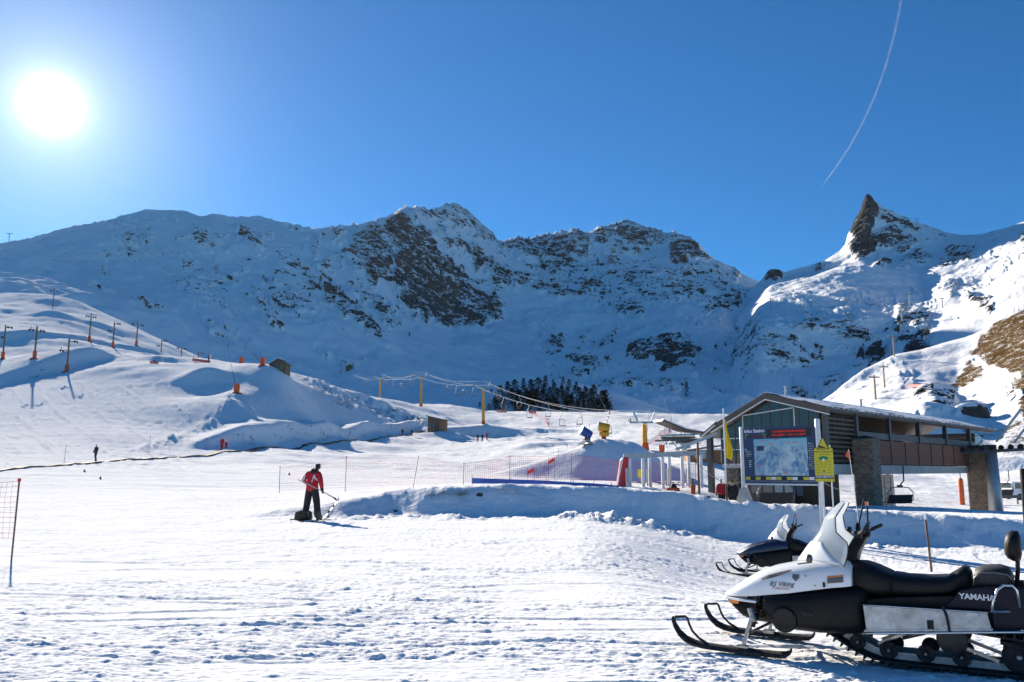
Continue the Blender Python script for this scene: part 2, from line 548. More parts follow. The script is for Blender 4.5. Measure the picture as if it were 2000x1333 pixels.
            calm = sstep(-.45, .35, fbm(x / 3.4, y / 2.0, 44, 3))
            dz = dz + near * (0.3 + .7 * calm) * (0.019 * g1 * msk + 0.013 * g2 * (1 - msk))
            lump = fbm(x / 0.26, y / 0.14, 25, 4, 0.6)
            lm = sstep(0.15, 0.85, fbm(x / 1.1, y / 0.5, 26, 3) + 0.35 * sstep(10.5, 7, y) - .1)
            dz = dz + near * lm * 0.032 * np.maximum(lump - 0.12, 0)
            dz = dz + near * (.35 + .65 * calm) * 0.015 * fbm(x / 0.17, y / 0.065, 27, 3, .6)
            for k_ in range(70):                               # single ski grooves, mostly sweeping across
                r_ = random.Random(900 + k_)
                y0, x0, sl, cv = 6.5 + 17 * r_.random() ** 1.5, r_.uniform(-8, 8), r_.gauss(0, .22), r_.uniform(-.05, .05)
                ln, dp = r_.uniform(.8, 4.5), r_.uniform(.4, 1.3)
                q = np.where((np.abs(x - x0) < ln) & (np.abs(y - y0) < ln * (abs(sl) + abs(cv) * ln) + .5))[0]
                if not len(q):
                    continue
                xx = x[q] - x0
                d_ = y[q] - (y0 + sl * xx + cv * xx ** 2 + 0.05 * np.sin(xx * 1.7 + k_))
                sc_ = np.maximum(1.0, y[q] / 11)
                dz[q] += near[q] * dp * sstep(ln, ln * .6, np.abs(xx)) * (-0.013 * np.exp(-(d_ / (.040 * sc_)) ** 2) + 0.012 * np.exp(-((d_ - .075 * sc_) / (.04 * sc_)) ** 2))
            foot = np.exp(-((y - bbk + 0.1) / 0.8) ** 2) * sstep(480, 560, p)
            dz = dz + foot * (0.03 + 0.20 * np.maximum(fbm(x / 0.8, y / 0.55, 28, 4, .55) * sstep(-.3, .4, fbm(x / 3.0, y / 3.0, 45, 2)), -0.1))
            foot2 = np.exp(-((y - bbk + 1.0) / 0.8) ** 2) * np.exp(-((p - 1215) / 120) ** 2)
            dz = dz + foot2 * (0.16 + 0.22 * fbm(x / 0.6, y / 0.45, 29, 4, .6))
            face = np.clip(wk * (1 - wk) * 4, 0, 1) * sstep(480, 560, p)
            dz = dz + face * (0.10 * fbm(x / 1.6, y / 1.2, 30, 2) + 0.10 * sstep(1450, 1700, p) * fbm((x + y) / 1.8, y / .6, 33, 3))
            lip = np.exp(-((y - bck) / 1.0) ** 2) * sstep(600, 700, p)
            dz = dz + lip * (0.09 * fbm(x / 2.2, y / 1.0, 32, 3) + 0.05 * fbm(x / .5, y / .5, 34, 3) + .02)
            z[k] += dz
    return z


def gz(x, y):
    """height of the finished snow mesh"""
    fa = min(max((x / y - GA[0]) / (GA[1] - GA[0]), 0), GN - 1.001)
    j = int(min(max(np.searchsorted(GD, y) - 1, 0), len(GD) - 2))
    v = min(max((y - GD[j]) / (GD[j + 1] - GD[j]), 0), 1)
    i = int(fa)
    u = fa - i
    return float((ZZ[j, i] * (1 - u) + ZZ[j, i + 1] * u) * (1 - v) + (ZZ[j + 1, i] * (1 - u) + ZZ[j + 1, i + 1] * u) * v)


def ground_at(px, D):
    """point on the snow in the column px at depth D"""
    X = (px - CX) / (FPX * CP) * D
    for _ in range(3):
        z = gz(X, D)
        # refine X for the camera pitch (column of pixels leans slightly)
        e = (z - EYE) / D
        X = (px - CX) * (CP + e * SP) / FPX * D
    return Vector((X, D, gz(X, D)))


GN = 1160
GA = np.linspace((-420 - CX) / (FPX * CP), (2460 - CX) / (FPX * CP), GN)
_d1 = 1.0 / np.linspace(1 / 6.0, 1 / 32.0, 400)
_d2 = np.exp(np.linspace(math.log(32.0), math.log(460.0), 311))[1:]
GD = np.concatenate([_d1, _d2])
AA, DD = np.meshgrid(GA, GD)
XX = AA * DD
ZZ = base_z(XX, DD)
_px = CX + AA * FPX * CP
_ee = (ZZ - EYE) / DD
_py = CY - FPX * (CP * _ee - SP) / (CP + SP * _ee)
_px2 = CX + AA * FPX / (CP + SP * _ee)
GROUND_ROCK = [
    ([(380, 862), (470, 840), (600, 836), (830, 832), (835, 845), (600, 862), (450, 872)], 0.34),
    ([(440, 775), (560, 740), (640, 790), (720, 820), (600, 822), (500, 800)], 0.16),
    ([(590, 738), (700, 780), (860, 822), (800, 828), (650, 790)], 0.42),
    ([(230, 690), (340, 700), (330, 715), (240, 705)], 0.36),
    ([(0, 690), (90, 700), (130, 722), (90, 745), (0, 735)], 0.22),
    ([(860, 800), (1000, 858), (900, 862), (840, 850)], 0.22),
    ([(515, 722), (580, 722), (610, 745), (560, 735)], 0.42),
]
_rock = poly_density(_px2, _py, GROUND_ROCK, 10, 8)
_rock = np.where(DD < 60, 0, _rock)


def snow_material():
    m = bpy.data.materials.new('trodden_snow')
    m.use_nodes = True
    t = m.node_tree
    b = t.nodes['Principled BSDF']
    geo = t.nodes.new('ShaderNodeNewGeometry')
    pos = geo.outputs['Position']
    at_ = t.nodes.new('ShaderNodeAttribute')
    at_.attribute_name = 'rock'
    n1 = nmath(t, 'ADD', nmath(t, 'MULTIPLY', nnoise(t, nmap(t, pos, (1, 1, 2)), 0.35, 7, 0.7, .4), .5),
               nmath(t, 'MULTIPLY', nnoise(t, nmap(t, pos, (1, 1, 2)), 1.4, 5, 0.7), .5))
    rf = nmath(t, 'MULTIPLY', nmath(t, 'SUBTRACT', nmath(t, 'ADD', nrange(t, at_.outputs['Fac'], 0, .1, 0.28, 0.40), nrange(t, at_.outputs['Fac'], .1, 1, 0, .22)), n1), 20.0, clamp=True)
    sn = nmix(t, nrange(t, nnoise(t, nmap(t, pos, (1, 2.2, 1)), 0.5, 6, .65), 0.3, 0.7), (0.80, 0.805, 0.82), (0.87, 0.87, 0.872))
    # melt stain seeping out of the bank
    st = nnoise(t, nmap(t, pos, (0.5, 1, 2.5)), 1.3, 5, .65)
    s_at = t.nodes.new('ShaderNodeAttribute')
    s_at.attribute_name = 'stain'
    sn = nmix(t, nmath(t, 'MULTIPLY', s_at.outputs['Fac'], nrange(t, st, .35, .6)), sn, (0.30, 0.235, 0.14))
    col = nmix(t, rf, sn, (0.11, 0.085, 0.06))
    t.links.new(col, b.inputs['Base Color'])
    b.inputs['Roughness'].default_value = 0.62
    b.inputs['Specular IOR Level'].default_value = 0.0
    cd = t.nodes.new('ShaderNodeSeparateXYZ')
    t.links.new(pos, cd.inputs[0])
    fade = nrange(t, cd.outputs['Y'], 8, 120, 1.0, 0.25)
    h = nmath(t, 'ADD', nmath(t, 'MULTIPLY', nnoise(t, nmap(t, pos, (0.7, 1.5, 1)), 22, 4, .6), 0.010),
              nmath(t, 'MULTIPLY', nnoise(t, nmap(t, pos, (.18, 2.0, 1)), 3.0, 5, .62), nrange(t, cd.outputs['Y'], 10, 150, 0.02, 0.15)))
    h = nmath(t, 'ADD', h, nmath(t, 'MULTIPLY', nnoise(t, pos, 0.9, 4, .65), nrange(t, cd.outputs['Y'], 60, 160, 0.0, 0.16)))
    h = nmath(t, 'ADD', h, nmath(t, 'MULTIPLY', nnoise(t, pos, 2.6, 4, .6), nrange(t, cd.outputs['Y'], 22, 30, 0.0, 0.10)))
    bp = t.nodes.new('ShaderNodeBump')
    bp.inputs['Strength'].default_value = 0.8
    bp.inputs['Distance'].default_value = 1.0
    t.links.new(h, bp.inputs['Height'])
    t.links.new(bp.outputs[0], b.inputs['Normal'])
    return m


SNOW = snow_material()
_stain = (np.exp(-((_px2 - 872) / 40.) ** 2 - ((_py - 968) / 5.) ** 2) * 1.0 + np.exp(-((_px2 - 915) / 30.) ** 2 - ((_py - 968) / 2.5) ** 2) * .9 + .5 * np.exp(-((_px2 - 985) / 60.) ** 2 - ((_py - 961) / 6.) ** 2)) * (DD < 40) * (DD > 26)
ground = grid_mesh('snow_ground', np.stack([XX, DD, ZZ], -1), GN, len(GD), SNOW, {'rock': _rock, 'stain': _stain})

# the snow goes on behind and beside the place where the photographer stands
_u = np.concatenate([np.linspace(-90, -9, 40), np.linspace(-8.8, 8.8, 150), np.linspace(9, 90, 40)])
_v = np.concatenate([np.linspace(-120, 0, 60), np.linspace(0.25, 6.2, 50)])
U, Vv = np.meshgrid(_u, _v)
W = -0.012 + 0.03 * fbm(U / 2.4, Vv / 2.4, 21, 3)
_bz = base_z(U, np.maximum(Vv, 1.2)) - 0.006 * sstep(5.9, 6.05, Vv)
W = W + (_bz - W) * sstep(1.2, 2.5, Vv)
grid_mesh('snow_field', np.stack([U, Vv, W], -1), len(_u), len(_v), SNOW, {'rock': W * 0, 'stain': W * 0})
for _sg, _col in ((-1, 0), (1, -1)):
    _of = np.concatenate([[0.0, 0.5], np.linspace(1, 40, 20), np.linspace(50, 420, 20)])
    _jj = np.arange(0, len(GD))
    _X = XX[_jj, _col][:, None] + _sg * _of[None, :]
    _Y = GD[_jj][:, None] + 0 * _X
    _Z = ZZ[_jj, _col][:, None] + .05 * fbm(_X / 5, _Y / 5, 91, 3) * sstep(0, 8, _of)[None, :]
    grid_mesh('snow_field', np.stack([_X, _Y, _Z], -1), len(_of), len(_jj), SNOW, {'rock': _X * 0, 'stain': _X * 0}, flip=_sg < 0)


# ================================================================== far relief, lofted between surveyed lines
def loft(name, curves, x0, x1, nu, nvs, material, rocks, grass=None, amp=1.0, jag=6.0, seed=1, rough=1.0, crest=None, smooth_px=12, scatter=None):
    """curves: near -> far lists of (x, y, D); crest = index of the skyline curve"""
    xs = np.linspace(x0, x1, nu)
    E, LD = [], []
    for ci, c in enumerate(curves):
        c = np.array(c, float)
        y = np.interp(xs, c[:, 0], c[:, 1])
        D = np.interp(xs, c[:, 0], c[:, 2])
        k = max(1, int(smooth_px / ((x1 - x0) / nu)))
        ker = np.hanning(2 * k + 3)[1:-1]; ker /= ker.sum()
        D = np.convolve(np.pad(D, k * 6, 'edge'), np.ones(12 * k + 1) / (12 * k + 1), 'valid')
        if ci != crest:
            y = np.convolve(np.pad(y, k, 'edge'), ker, 'valid')
        dy = CY - y
        Yc = FPX * CP - dy * SP
        E.append((FPX * SP + dy * CP) / Yc)
        LD.append(np.log(D))
    # parameter along the profile
    rows_e, rows_d, rows_t = [], [], []
    K = len(curves)
    for k in range(K - 1):
        n = nvs[k]
        for j in range(n):
            s = j / n
            # Catmull-Rom in e, linear in lnD ; crest kept sharp
            p1, p2 = E[k], E[k + 1]
            m1 = 0 if (k == 0) else (E[k + 1] - E[k - 1]) / 2
            m2 = 0 if (k + 2 >= K) else (E[k + 2] - E[k]) / 2
            if k + 1 == crest:
                m2 = (p2 - p1) * 1.0
            if k == crest:
                m1 = (p2 - p1) * 1.0
            h = (2 * s**3 - 3 * s**2 + 1) * p1 + (s**3 - 2 * s**2 + s) * m1 + (-2 * s**3 + 3 * s**2) * p2 + (s**3 - s**2) * m2
            rows_e.append(h)
            rows_d.append(LD[k] * (1 - s) + LD[k + 1] * s)
            rows_t.append(k + s)
    rows_e.append(E[-1]); rows_d.append(LD[-1]); rows_t.append(K - 1)
    e = np.array(rows_e); D = np.exp(np.array(rows_d)); tt = np.array(rows_t)[:, None] + 0 * e
    px = xs[None, :] + 0 * e
    py = CY - FPX * (CP * e - SP) / (CP + SP * e)
    A = (px - CX) * (CP + SP * e) / FPX
    X, Y, Z = A * D, D, EYE + e * D
    dens = poly_density(px, py, rocks, 9, 11, seed)
    if scatter is not None:
        zone = poly_density(px, py, scatter, 30, 14, seed + 3)
        # outcrops lie in broken bands that dip across the face
        n_ = fbm((px + py * .6) / 46, (py - px * .25) / 17, seed + 60, 4, .6)
        dens = np.maximum(dens, zone * sstep(.10, .60, n_) * .66)
        n2_ = fbm((px - py * .5) / 20, (py + px * .2) / 9, seed + 70, 3, .6)
        dens = np.maximum(dens, zone * sstep(.35, .85, n2_) * .45)
    nearc = np.exp(-((tt - crest) / 0.10) ** 2)
    vis = sstep(0.05, 0.3, tt)
    big = fbm(X / 170, Y / 170, seed, 5, 0.5)
    rid = fbm(X / 60 + Z / 150, Y / 60, seed + 9, 5, 0.55, True)
    cr = fbm(X / 22 + Z / 30, Y / 30 + Z / 22, seed + 20, 4, 0.6, True)
    sm = fbm(X / 35, Y / 35, seed + 31, 4, 0.5)
    Z = Z + amp * vis * (1 - nearc) * (12 * big + 2.4 * sm * rough + 4.4 * (rid - .6) * rough * (0.25 + dens))
    # crags: rock stands proud of the snow and is broken up
    Y = Y - amp * dens * vis * (1 - .7 * nearc) * (7.0 + 5.5 * cr)
    Z = Z + amp * dens * 2.0 * cr * (1 - nearc)
    # serrated skyline where rock breaks through
    Z = Z + nearc * jag * (0.10 + dens) * np.maximum(fbm(px / 17.0, px * 0 + seed, seed + 40, 5, 0.6), -0.4)
    at_ = {'rock': dens, 'grass': poly_density(px, py, grass, 10, 9, seed + 2) if grass else dens * 0}
    return grid_mesh(name, np.stack([X, Y, Z], -1), nu, e.shape[0], material, at_), (px, py, X, Y, Z)


MNT = terrain_material('snowy_rock', 1.0)
ROCK_M1 = [
    ([(758, 425), (800, 425), (815, 450), (870, 480), (905, 530), (960, 570), (990, 615), (930, 640), (880, 640), (830, 620), (785, 590), (772, 540), (790, 500), (770, 470)], .70),
    ([(800, 500), (870, 560), (975, 600), (985, 615), (930, 642), (870, 640), (800, 590)], .74),
    ([(752, 424), (792, 416), (822, 446), (806, 474), (786, 492), (768, 470)], .74),
    ([(770, 496), (803, 490), (812, 540), (776, 552)], .78),
    ([(720, 440), (760, 440), (770, 500), (755, 545), (735, 570), (700, 520), (670, 490), (690, 470)], .55),
    ([(860, 440), (900, 470), (960, 510), (1030, 545), (1100, 555), (1130, 585), (1080, 585), (1000, 550), (930, 510), (870, 470)], .55),
    ([(900, 480), (970, 520), (1020, 560), (990, 560), (930, 520)], .7),
    ([(630, 560), (700, 600), (740, 650), (745, 670), (700, 655), (660, 620), (635, 590)], .55),
    ([(700, 560), (760, 600), (785, 635), (770, 640), (720, 590)], .6),
    ([(560, 500), (640, 545), (610, 620), (540, 620), (520, 570)], .36),
    ([(1190, 440), (1260, 440), (1278, 475), (1210, 472)], .74),
    ([(1300, 480), (1345, 466), (1392, 502), (1340, 520), (1310, 512)], .78),
    ([(1045, 465), (1140, 452), (1160, 500), (1100, 502), (1060, 496)], .58),
    ([(980, 468), (1060, 462), (1060, 500), (990, 500)], .50),
    ([(1150, 445), (1218, 430), (1200, 470), (1160, 480)], .5),
    ([(1050, 500), (1400, 520), (1440, 560), (1300, 605), (1150, 605), (1050, 560)], .36),
    ([(1040, 500), (1110, 500), (1110, 520), (1050, 520)], .55),
    ([(1200, 520), (1290, 560), (1280, 585), (1210, 560)], .42),
    ([(1290, 560), (1380, 550), (1370, 575), (1300, 580)], .50),
    ([(1220, 685), (1250, 665), (1330, 665), (1375, 690), (1355, 715), (1300, 722), (1220, 710)], .78),
    ([(1172, 662), (1207, 632), (1202, 665), (1185, 682)], .62),
    ([(1068, 665), (1090, 642), (1098, 690), (1075, 702)], .55),
    ([(1105, 712), (1190, 698), (1192, 725), (1120, 738)], .55),
    ([(1365, 592), (1430, 568), (1490, 575), (1430, 600), (1370, 612)], .62),
    ([(1165, 758), (1230, 744), (1340, 754), (1320, 766), (1200, 772)], .55),
    ([(1250, 770), (1480, 770), (1480, 810), (1250, 810)], .28),
    ([(1200, 590), (1260, 595), (1250, 615), (1200, 610)], .5),
    ([(250, 435), (278, 470), (268, 505), (252, 490)], .38),
    ([(205, 480), (225, 500), (220, 530), (208, 520)], .38),
    ([(462, 438), (500, 478), (532, 495), (500, 502), (470, 470)], .55),
    ([(380, 455), (440, 470), (430, 500), (380, 480)], .36),
    ([(360, 500), (410, 520), (430, 600), (390, 600), (350, 540)], .30),
    ([(420, 510), (470, 540), (450, 580), (400, 560)], .34),
    ([(500, 575), (560, 640), (540, 642), (510, 610)], .50),
    ([(170, 540), (240, 565), (240, 572), (175, 548)], .5),
    ([(260, 580), (350, 605), (350, 612), (262, 588)], .42),
    ([(400, 620), (470, 635), (460, 650), (405, 632)], .40),
    ([(620, 680), (720, 720), (715, 728), (620, 690)], .34),
    ([(600, 640), (830, 640), (830, 700), (640, 690)], .10),
    ([(965, 466), (1060, 452), (1150, 446), (1218, 424), (1300, 446), (1390, 496), (1450, 534), (1440, 552), (1360, 500), (1280, 470), (1150, 475), (1000, 490)], .58),
    ([(780, 400), (900, 392), (960, 450), (980, 480), (930, 460), (860, 430), (800, 430)], .34),
    ([(560, 436), (760, 425), (760, 440), (560, 450)], .30),
    ([(60, 400), (560, 400), (560, 470), (60, 480)], .06),
    ([(0, 420), (1500, 420), (1500, 820), (0, 820)], .07),
]
M1_CREST = [(-450, 545, 1250), (-200, 500, 1230), (0, 476, 1220), (60, 465, 1210), (130, 445, 1200), (200, 432, 1190), (260, 422, 1190), (325, 417, 1190), (365, 421, 1200),
            (390, 430, 1210), (440, 423, 1220), (470, 424, 1220), (510, 422, 1230), (540, 432, 1240), (580, 440, 1250), (615, 447, 1260), (650, 443, 1280),
            (690, 440, 1300), (730, 432, 1330), (765, 420, 1340), (790, 412, 1360), (812, 405, 1400), (830, 410, 1410), (845, 409, 1430), (868, 400, 1450), (885, 396, 1460),
            (905, 405, 1470), (930, 425, 1500), (950, 445, 1530), (970, 466, 1600), (985, 471, 1620), (1010, 466, 1650), (1040, 468, 1680), (1060, 458, 1700),
            (1085, 455, 1720), (1120, 450, 1730), (1150, 455, 1740), (1170, 443, 1750), (1200, 438, 1760), (1218, 430, 1760), (1235, 433, 1760), (1255, 442, 1750),
            (1275, 445, 1740), (1290, 452, 1730), (1320, 455, 1710), (1345, 465, 1700), (1365, 476, 1680), (1385, 500, 1650), (1410, 520, 1600), (1440, 537, 1560),
            (1480, 552, 1520), (1600, 600, 1480), (1750, 660, 1450)]
M1 = [
    [(-450, 760, 460), (0, 700, 440), (200, 705, 440), (400, 770, 430), (700, 830, 440), (900, 835, 450), (1100, 835, 460), (1300, 845, 460), (1500, 850, 460), (1750, 860, 460)],
    [(-450, 650, 620), (0, 592, 600), (200, 628, 600), (400, 690, 600), (600, 742, 620), (800, 775, 640), (950, 772, 680), (1100, 770, 700), (1250, 790, 640), (1400, 800, 600), (1500, 805, 580), (1750, 810, 560)],
    [(-450, 600, 850), (0, 548, 820), (200, 570, 810), (400, 600, 800), (600, 655, 830), (800, 690, 880), (950, 705, 980), (1100, 700, 1000), (1250, 712, 900), (1400, 720, 820), (1500, 725, 800), (1750, 740, 760)],
    [(-450, 572, 1050), (0, 510, 1030), (200, 500, 1010), (400, 505, 1010), (600, 535, 1040), (750, 570, 1080), (880, 640, 1150), (1000, 610, 1250), (1150, 590, 1330), (1300, 585, 1250), (1400, 600, 1180), (1500, 640, 1120), (1750, 690, 1050)],
    [(-450, 556, 1160), (0, 490, 1140), (200, 462, 1110), (400, 458, 1110), (600, 482, 1150), (750, 490, 1210), (880, 500, 1310), (1000, 520, 1480), (1150, 510, 1560), (1300, 510, 1520), (1400, 550, 1430), (1500, 590, 1340), (1750, 670, 1300)],
    M1_CREST,
    [(x, y + 60, D * 1.25) for x, y, D in M1_CREST],
]
for _k in range(1, len(M1)):
    M1[_k] = [(x, y, D * np.interp(x, [-450, 700, 1000, 1750], ([.93, .95, .97, .98] if _k == 1 else [.83, .845, .94, .97]))) for x, y, D in M1[_k]]
SC1 = [([(960, 455), (1230, 432), (1400, 510), (1440, 545), (1400, 605), (1150, 610), (1000, 560)], .95), ([(560, 430), (900, 395), (985, 470), (1000, 560), (900, 640), (760, 640), (640, 560), (600, 480)], .8),
       ([(200, 440), (560, 440), (640, 560), (760, 650), (560, 650), (400, 600), (240, 540)], .5), ([(1050, 630), (1500, 600), (1500, 810), (1150, 790), (1050, 720)], .65), ([(600, 640), (850, 650), (850, 740), (600, 730)], .3)]
SC2 = [([(1560, 560), (1830, 560), (1830, 700), (1600, 760), (1440, 780), (1440, 640)], .55), ([(1640, 480), (1830, 440), (2000, 440), (2000, 640), (1830, 560)], .42), ([(1440, 560), (1640, 510), (1640, 570), (1460, 610)], .25)]
ROCK_M1 = [(p, d if d >= .6 or d < .09 else min(.62, d * 1.25)) for p, d in ROCK_M1]
mount1, G1 = loft('mountain_cirque', M1, -450, 1750, 1050, [26, 66, 84, 84, 76, 10], MNT, ROCK_M1, seed=4, crest=5, jag=10.0, scatter=SC1)

ROCK_M2 = [
    ([(1650, 478), (1656, 460), (1666, 422), (1678, 385), (1694, 362), (1710, 376), (1718, 414), (1702, 448), (1730, 470), (1702, 492), (1665, 502)], .95),
    ([(1700, 440), (1740, 440), (1790, 470), (1760, 492), (1718, 482)], .62),
    ([(1715, 395), (1760, 430), (1800, 450), (1780, 455), (1725, 430)], .55),
    ([(1708, 500), (1735, 497), (1737, 522), (1703, 524)], .92),
    ([(1580, 518), (1615, 508), (1612, 520), (1585, 526)], .8),
    ([(1488, 530), (1505, 522), (1528, 526), (1530, 542), (1490, 548)], .95),
    ([(1850, 480), (1905, 476), (1890, 500), (1838, 532), (1822, 526)], .72),
    ([(1740, 500), (1800, 480), (1830, 500), (1790, 520), (1750, 520)], .48),
    ([(1868, 570), (1900, 580), (1935, 612), (1918, 622), (1890, 600)], .66),
    ([(1664, 684), (1702, 664), (1728, 688), (1690, 712)], .95),
    ([(1734, 655), (1792, 644), (1810, 682), (1750, 696)], .92),
    ([(1560, 598), (1640, 610), (1700, 640), (1690, 662), (1640, 640), (1570, 630)], .42),
    ([(1745, 580), (1800, 600), (1812, 640), (1742, 640)], .46),
    ([(1590, 715), (1650, 700), (1640, 740), (1600, 745)], .42),
    ([(1540, 745), (1600, 740), (1590, 765), (1545, 770)], .5),
    ([(1985, 460), (2040, 450), (2040, 500), (1988, 505)], .6),
    ([(1830, 560), (1870, 545), (1860, 570), (1835, 585)], .4),
    ([(1420, 640), (1500, 610), (1560, 640), (1560, 700), (1420, 720)], .30),
    ([(1440, 560), (2300, 420), (2300, 700), (1440, 800)], .10),
    ([(1750, 430), (1900, 450), (2000, 440), (2000, 470), (1800, 470)], .25),
]
M2_CREST = [(1380, 612, 1180), (1430, 570, 1200), (1455, 556, 1210), (1488, 546, 1220), (1500, 529, 1225), (1518, 526, 1228), (1532, 532, 1230), (1560, 524, 1240), (1580, 519, 1250),
            (1610, 510, 1260), (1640, 490, 1270), (1651, 477, 1272), (1655, 460, 1272), (1668, 430, 1275), (1679, 411, 1278), (1684, 395, 1280), (1690, 381, 1280), (1695, 379, 1280), (1702, 387, 1280),
            (1715, 398, 1285), (1740, 412, 1290), (1770, 425, 1300), (1800, 437, 1310), (1830, 447, 1320), (1850, 455, 1325), (1880, 460, 1320), (1920, 458, 1300),
            (1960, 447, 1270), (2000, 433, 1240), (2100, 400, 1180), (2300, 370, 1100), (2460, 360, 1050)]
M2 = [
    [(1380, 830, 560), (1600, 800, 540), (1750, 760, 520), (1900, 720, 500), (2460, 640, 460)],
    [(1380, 765, 650), (1480, 735, 660), (1600, 690, 680), (1700, 672, 690), (1800, 655, 680), (1900, 625, 650), (2000, 590, 610), (2200, 540, 580), (2460, 500, 560)],
    [(1380, 700, 800), (1480, 640, 820), (1560, 620, 830), (1640, 622, 850), (1720, 620, 850), (1800, 612, 860), (1860, 585, 830), (1920, 575, 800), (2000, 540, 760), (2200, 490, 720), (2460, 450, 700)],
    [(1380, 655, 980), (1440, 606, 1000), (1500, 580, 1010), (1560, 566, 1030), (1640, 556, 1060), (1720, 560, 1070), (1800, 568, 1080), (1850, 545, 1040), (1920, 535, 1000), (2000, 505, 960), (2200, 455, 900), (2460, 420, 860)],
    [(1380, 628, 1100), (1440, 580, 1120), (1500, 553, 1140), (1560, 536, 1150), (1640, 512, 1190), (1690, 480, 1215), (1740, 490, 1210), (1800, 498, 1200), (1850, 500, 1190), (1920, 492, 1170), (2000, 470, 1120), (2200, 420, 1050), (2460, 390, 1000)],
    M2_CREST,
    [(x, y + 70, D * 1.22) for x, y, D in M2_CREST],
]
M2 = [[(x, y + 150 * max(0, (1480 - x) / 100) ** 1.5, D) for x, y, D in c] for c in M2]
for _k, _m in ((2, .86), (3, .97), (4, 1.08), (5, 1.07), (6, 1.07)):      # the lit shoulder is a gently rising shelf
    M2[_k] = [(x, y, D * (1 + (_m - 1) * float(np.interp(x, [1380, 1440, 1780, 1900], [.3, 1, 1, 0])))) for x, y, D in M2[_k]]
ROCK_M2 = [(p, d if d >= .6 else min(.62, d * 1.25)) for p, d in ROCK_M2]
mount2, G2 = loft('mountain_peak', M2, 1380, 2460, 640, [20, 54, 70, 60, 60, 8], MNT, ROCK_M2, seed=21, crest=5, jag=1.2, scatter=SC2, rough=.5, amp=.85)

ROCK_M3 = [([(1560, 800), (1650, 745), (1760, 700), (1790, 760), (1700, 820)], .22), ([(1765, 775), (1810, 768), (1855, 778), (1845, 802), (1790, 798)], .72), ([(1640, 720), (1760, 700), (1780, 740), (1700, 790), (1620, 790)], .30),
           ([(1690, 760), (1860, 760), (1880, 830), (1690, 830)], .26), ([(1940, 765), (1975, 755), (1985, 800), (1955, 800)], .6)]
GRASS_M3 = [([(1560, 800), (1640, 745), (1760, 690), (1800, 735), (1900, 760), (1960, 830), (1900, 860), (1560, 860)], .30), ([(1760, 690), (1900, 650), (1900, 700), (1840, 745), (1780, 735)], .16), ([(1885, 695), (1925, 650), (2000, 600), (2460, 560), (2460, 860), (2000, 850), (1975, 770), (1990, 730), (1930, 700)], .72),
            ([(1845, 745), (1895, 702), (1935, 705), (1900, 735), (1870, 752)], .72), ([(1970, 740), (2100, 700), (2100, 850), (1985, 840)], .62),
            ([(1900, 735), (1960, 715), (1975, 765), (1905, 792), (1850, 775)], .33), ([(1610, 790), (1660, 750), (1668, 756), (1625, 792)], .5),
            ([(1700, 790), (1740, 770), (1748, 778), (1715, 796)], .5), ([(1880, 850), (2100, 830), (2100, 920), (1900, 900)], .52)]
M3_CREST = [(1480, 860, 330), (1560, 812, 330), (1600, 786, 335), (1625, 770, 338), (1650, 748, 340), (1680, 726, 345), (1710, 710, 350), (1750, 692, 355), (1800, 683, 360), (1850, 668, 365),
            (1900, 655, 370), (1950, 630, 365), (2000, 606, 360), (2100, 570, 350), (2460, 520, 330)]
M3 = [
    [(1480, 925, 150), (1700, 925, 150), (1900, 925, 145), (2000, 925, 140), (2460, 915, 130)],
    [(1480, 895, 190), (1620, 850, 190), (1700, 830, 190), (1800, 812, 185), (1870, 835, 180), (1940, 850, 175), (2000, 840, 170), (2460, 780, 160)],
    [(1480, 878, 240), (1600, 820, 240), (1680, 796, 238), (1750, 785, 235), (1810, 772, 232), (1870, 800, 235), (1930, 800, 230), (1970, 775, 222), (2000, 760, 218), (2460, 700, 210)],
    [(1480, 868, 285), (1600, 800, 290), (1680, 765, 292), (1750, 745, 292), (1810, 742, 290), (1870, 750, 290), (1930, 720, 285), (2000, 690, 275), (2460, 620, 260)],
    M3_CREST,
    [(x, y + 75, D * 1.3) for x, y, D in M3_CREST],
]
HILL = terrain_material('snowy_grass_hill', 2.6, rock=((0.05, 0.045, 0.04), (0.12, 0.10, 0.08)))
hill3, G3 = loft('hill', M3, 1480, 2460, 460, [24, 44, 44, 44, 10], HILL, ROCK_M3, GRASS_M3, amp=0.45, jag=0.6, seed=51, crest=4)

# knoll that carries the pine wood
KN_CREST = [(760, 800, 500), (860, 790, 500), (930, 768, 500), (990, 752, 505), (1050, 742, 505), (1110, 744, 505), (1170, 758, 500), (1230, 775, 495), (1290, 796, 490), (1350, 815, 480), (1500, 850, 470)]
KN = [
    [(760, 835, 405), (1100, 838, 405), (1500, 860, 405)],
    [(760, 815, 440), (950, 800, 440), (1100, 795, 440), (1230, 800, 435), (1350, 826, 430), (1500, 855, 430)],
    [(760, 806, 475), (950, 775, 475), (1060, 762, 478), (1150, 768, 475), (1230, 785, 470), (1350, 820, 460), (1500, 852, 450)],
    KN_CREST,
    [(x, y + 40, D * 1.18) for x, y, D in KN_CREST],
]
knoll, G4 = loft('knoll', KN, 760, 1500, 260, [16, 26, 26, 8], MNT, [([(900, 760), (1300, 760), (1300, 800), (900, 800)], .12)], amp=0.18, jag=0.5, seed=71, crest=3)


class Surf:
    """nearest surface point of a lofted sheet for a place on it"""
    def __init__(s, G):
        s.px, s.py = G[0].ravel(), G[1].ravel()
        s.P = np.stack([G[2].ravel(), G[3].ravel(), G[4].ravel()], -1)
    def __call__(s, x, y):
        return Vector(s.P[int(np.argmin((s.px - x) ** 2 + (s.py - y) ** 2))])
S1, S2, S3, S4 = Surf(G1), Surf(G2), Surf(G3), Surf(G4)
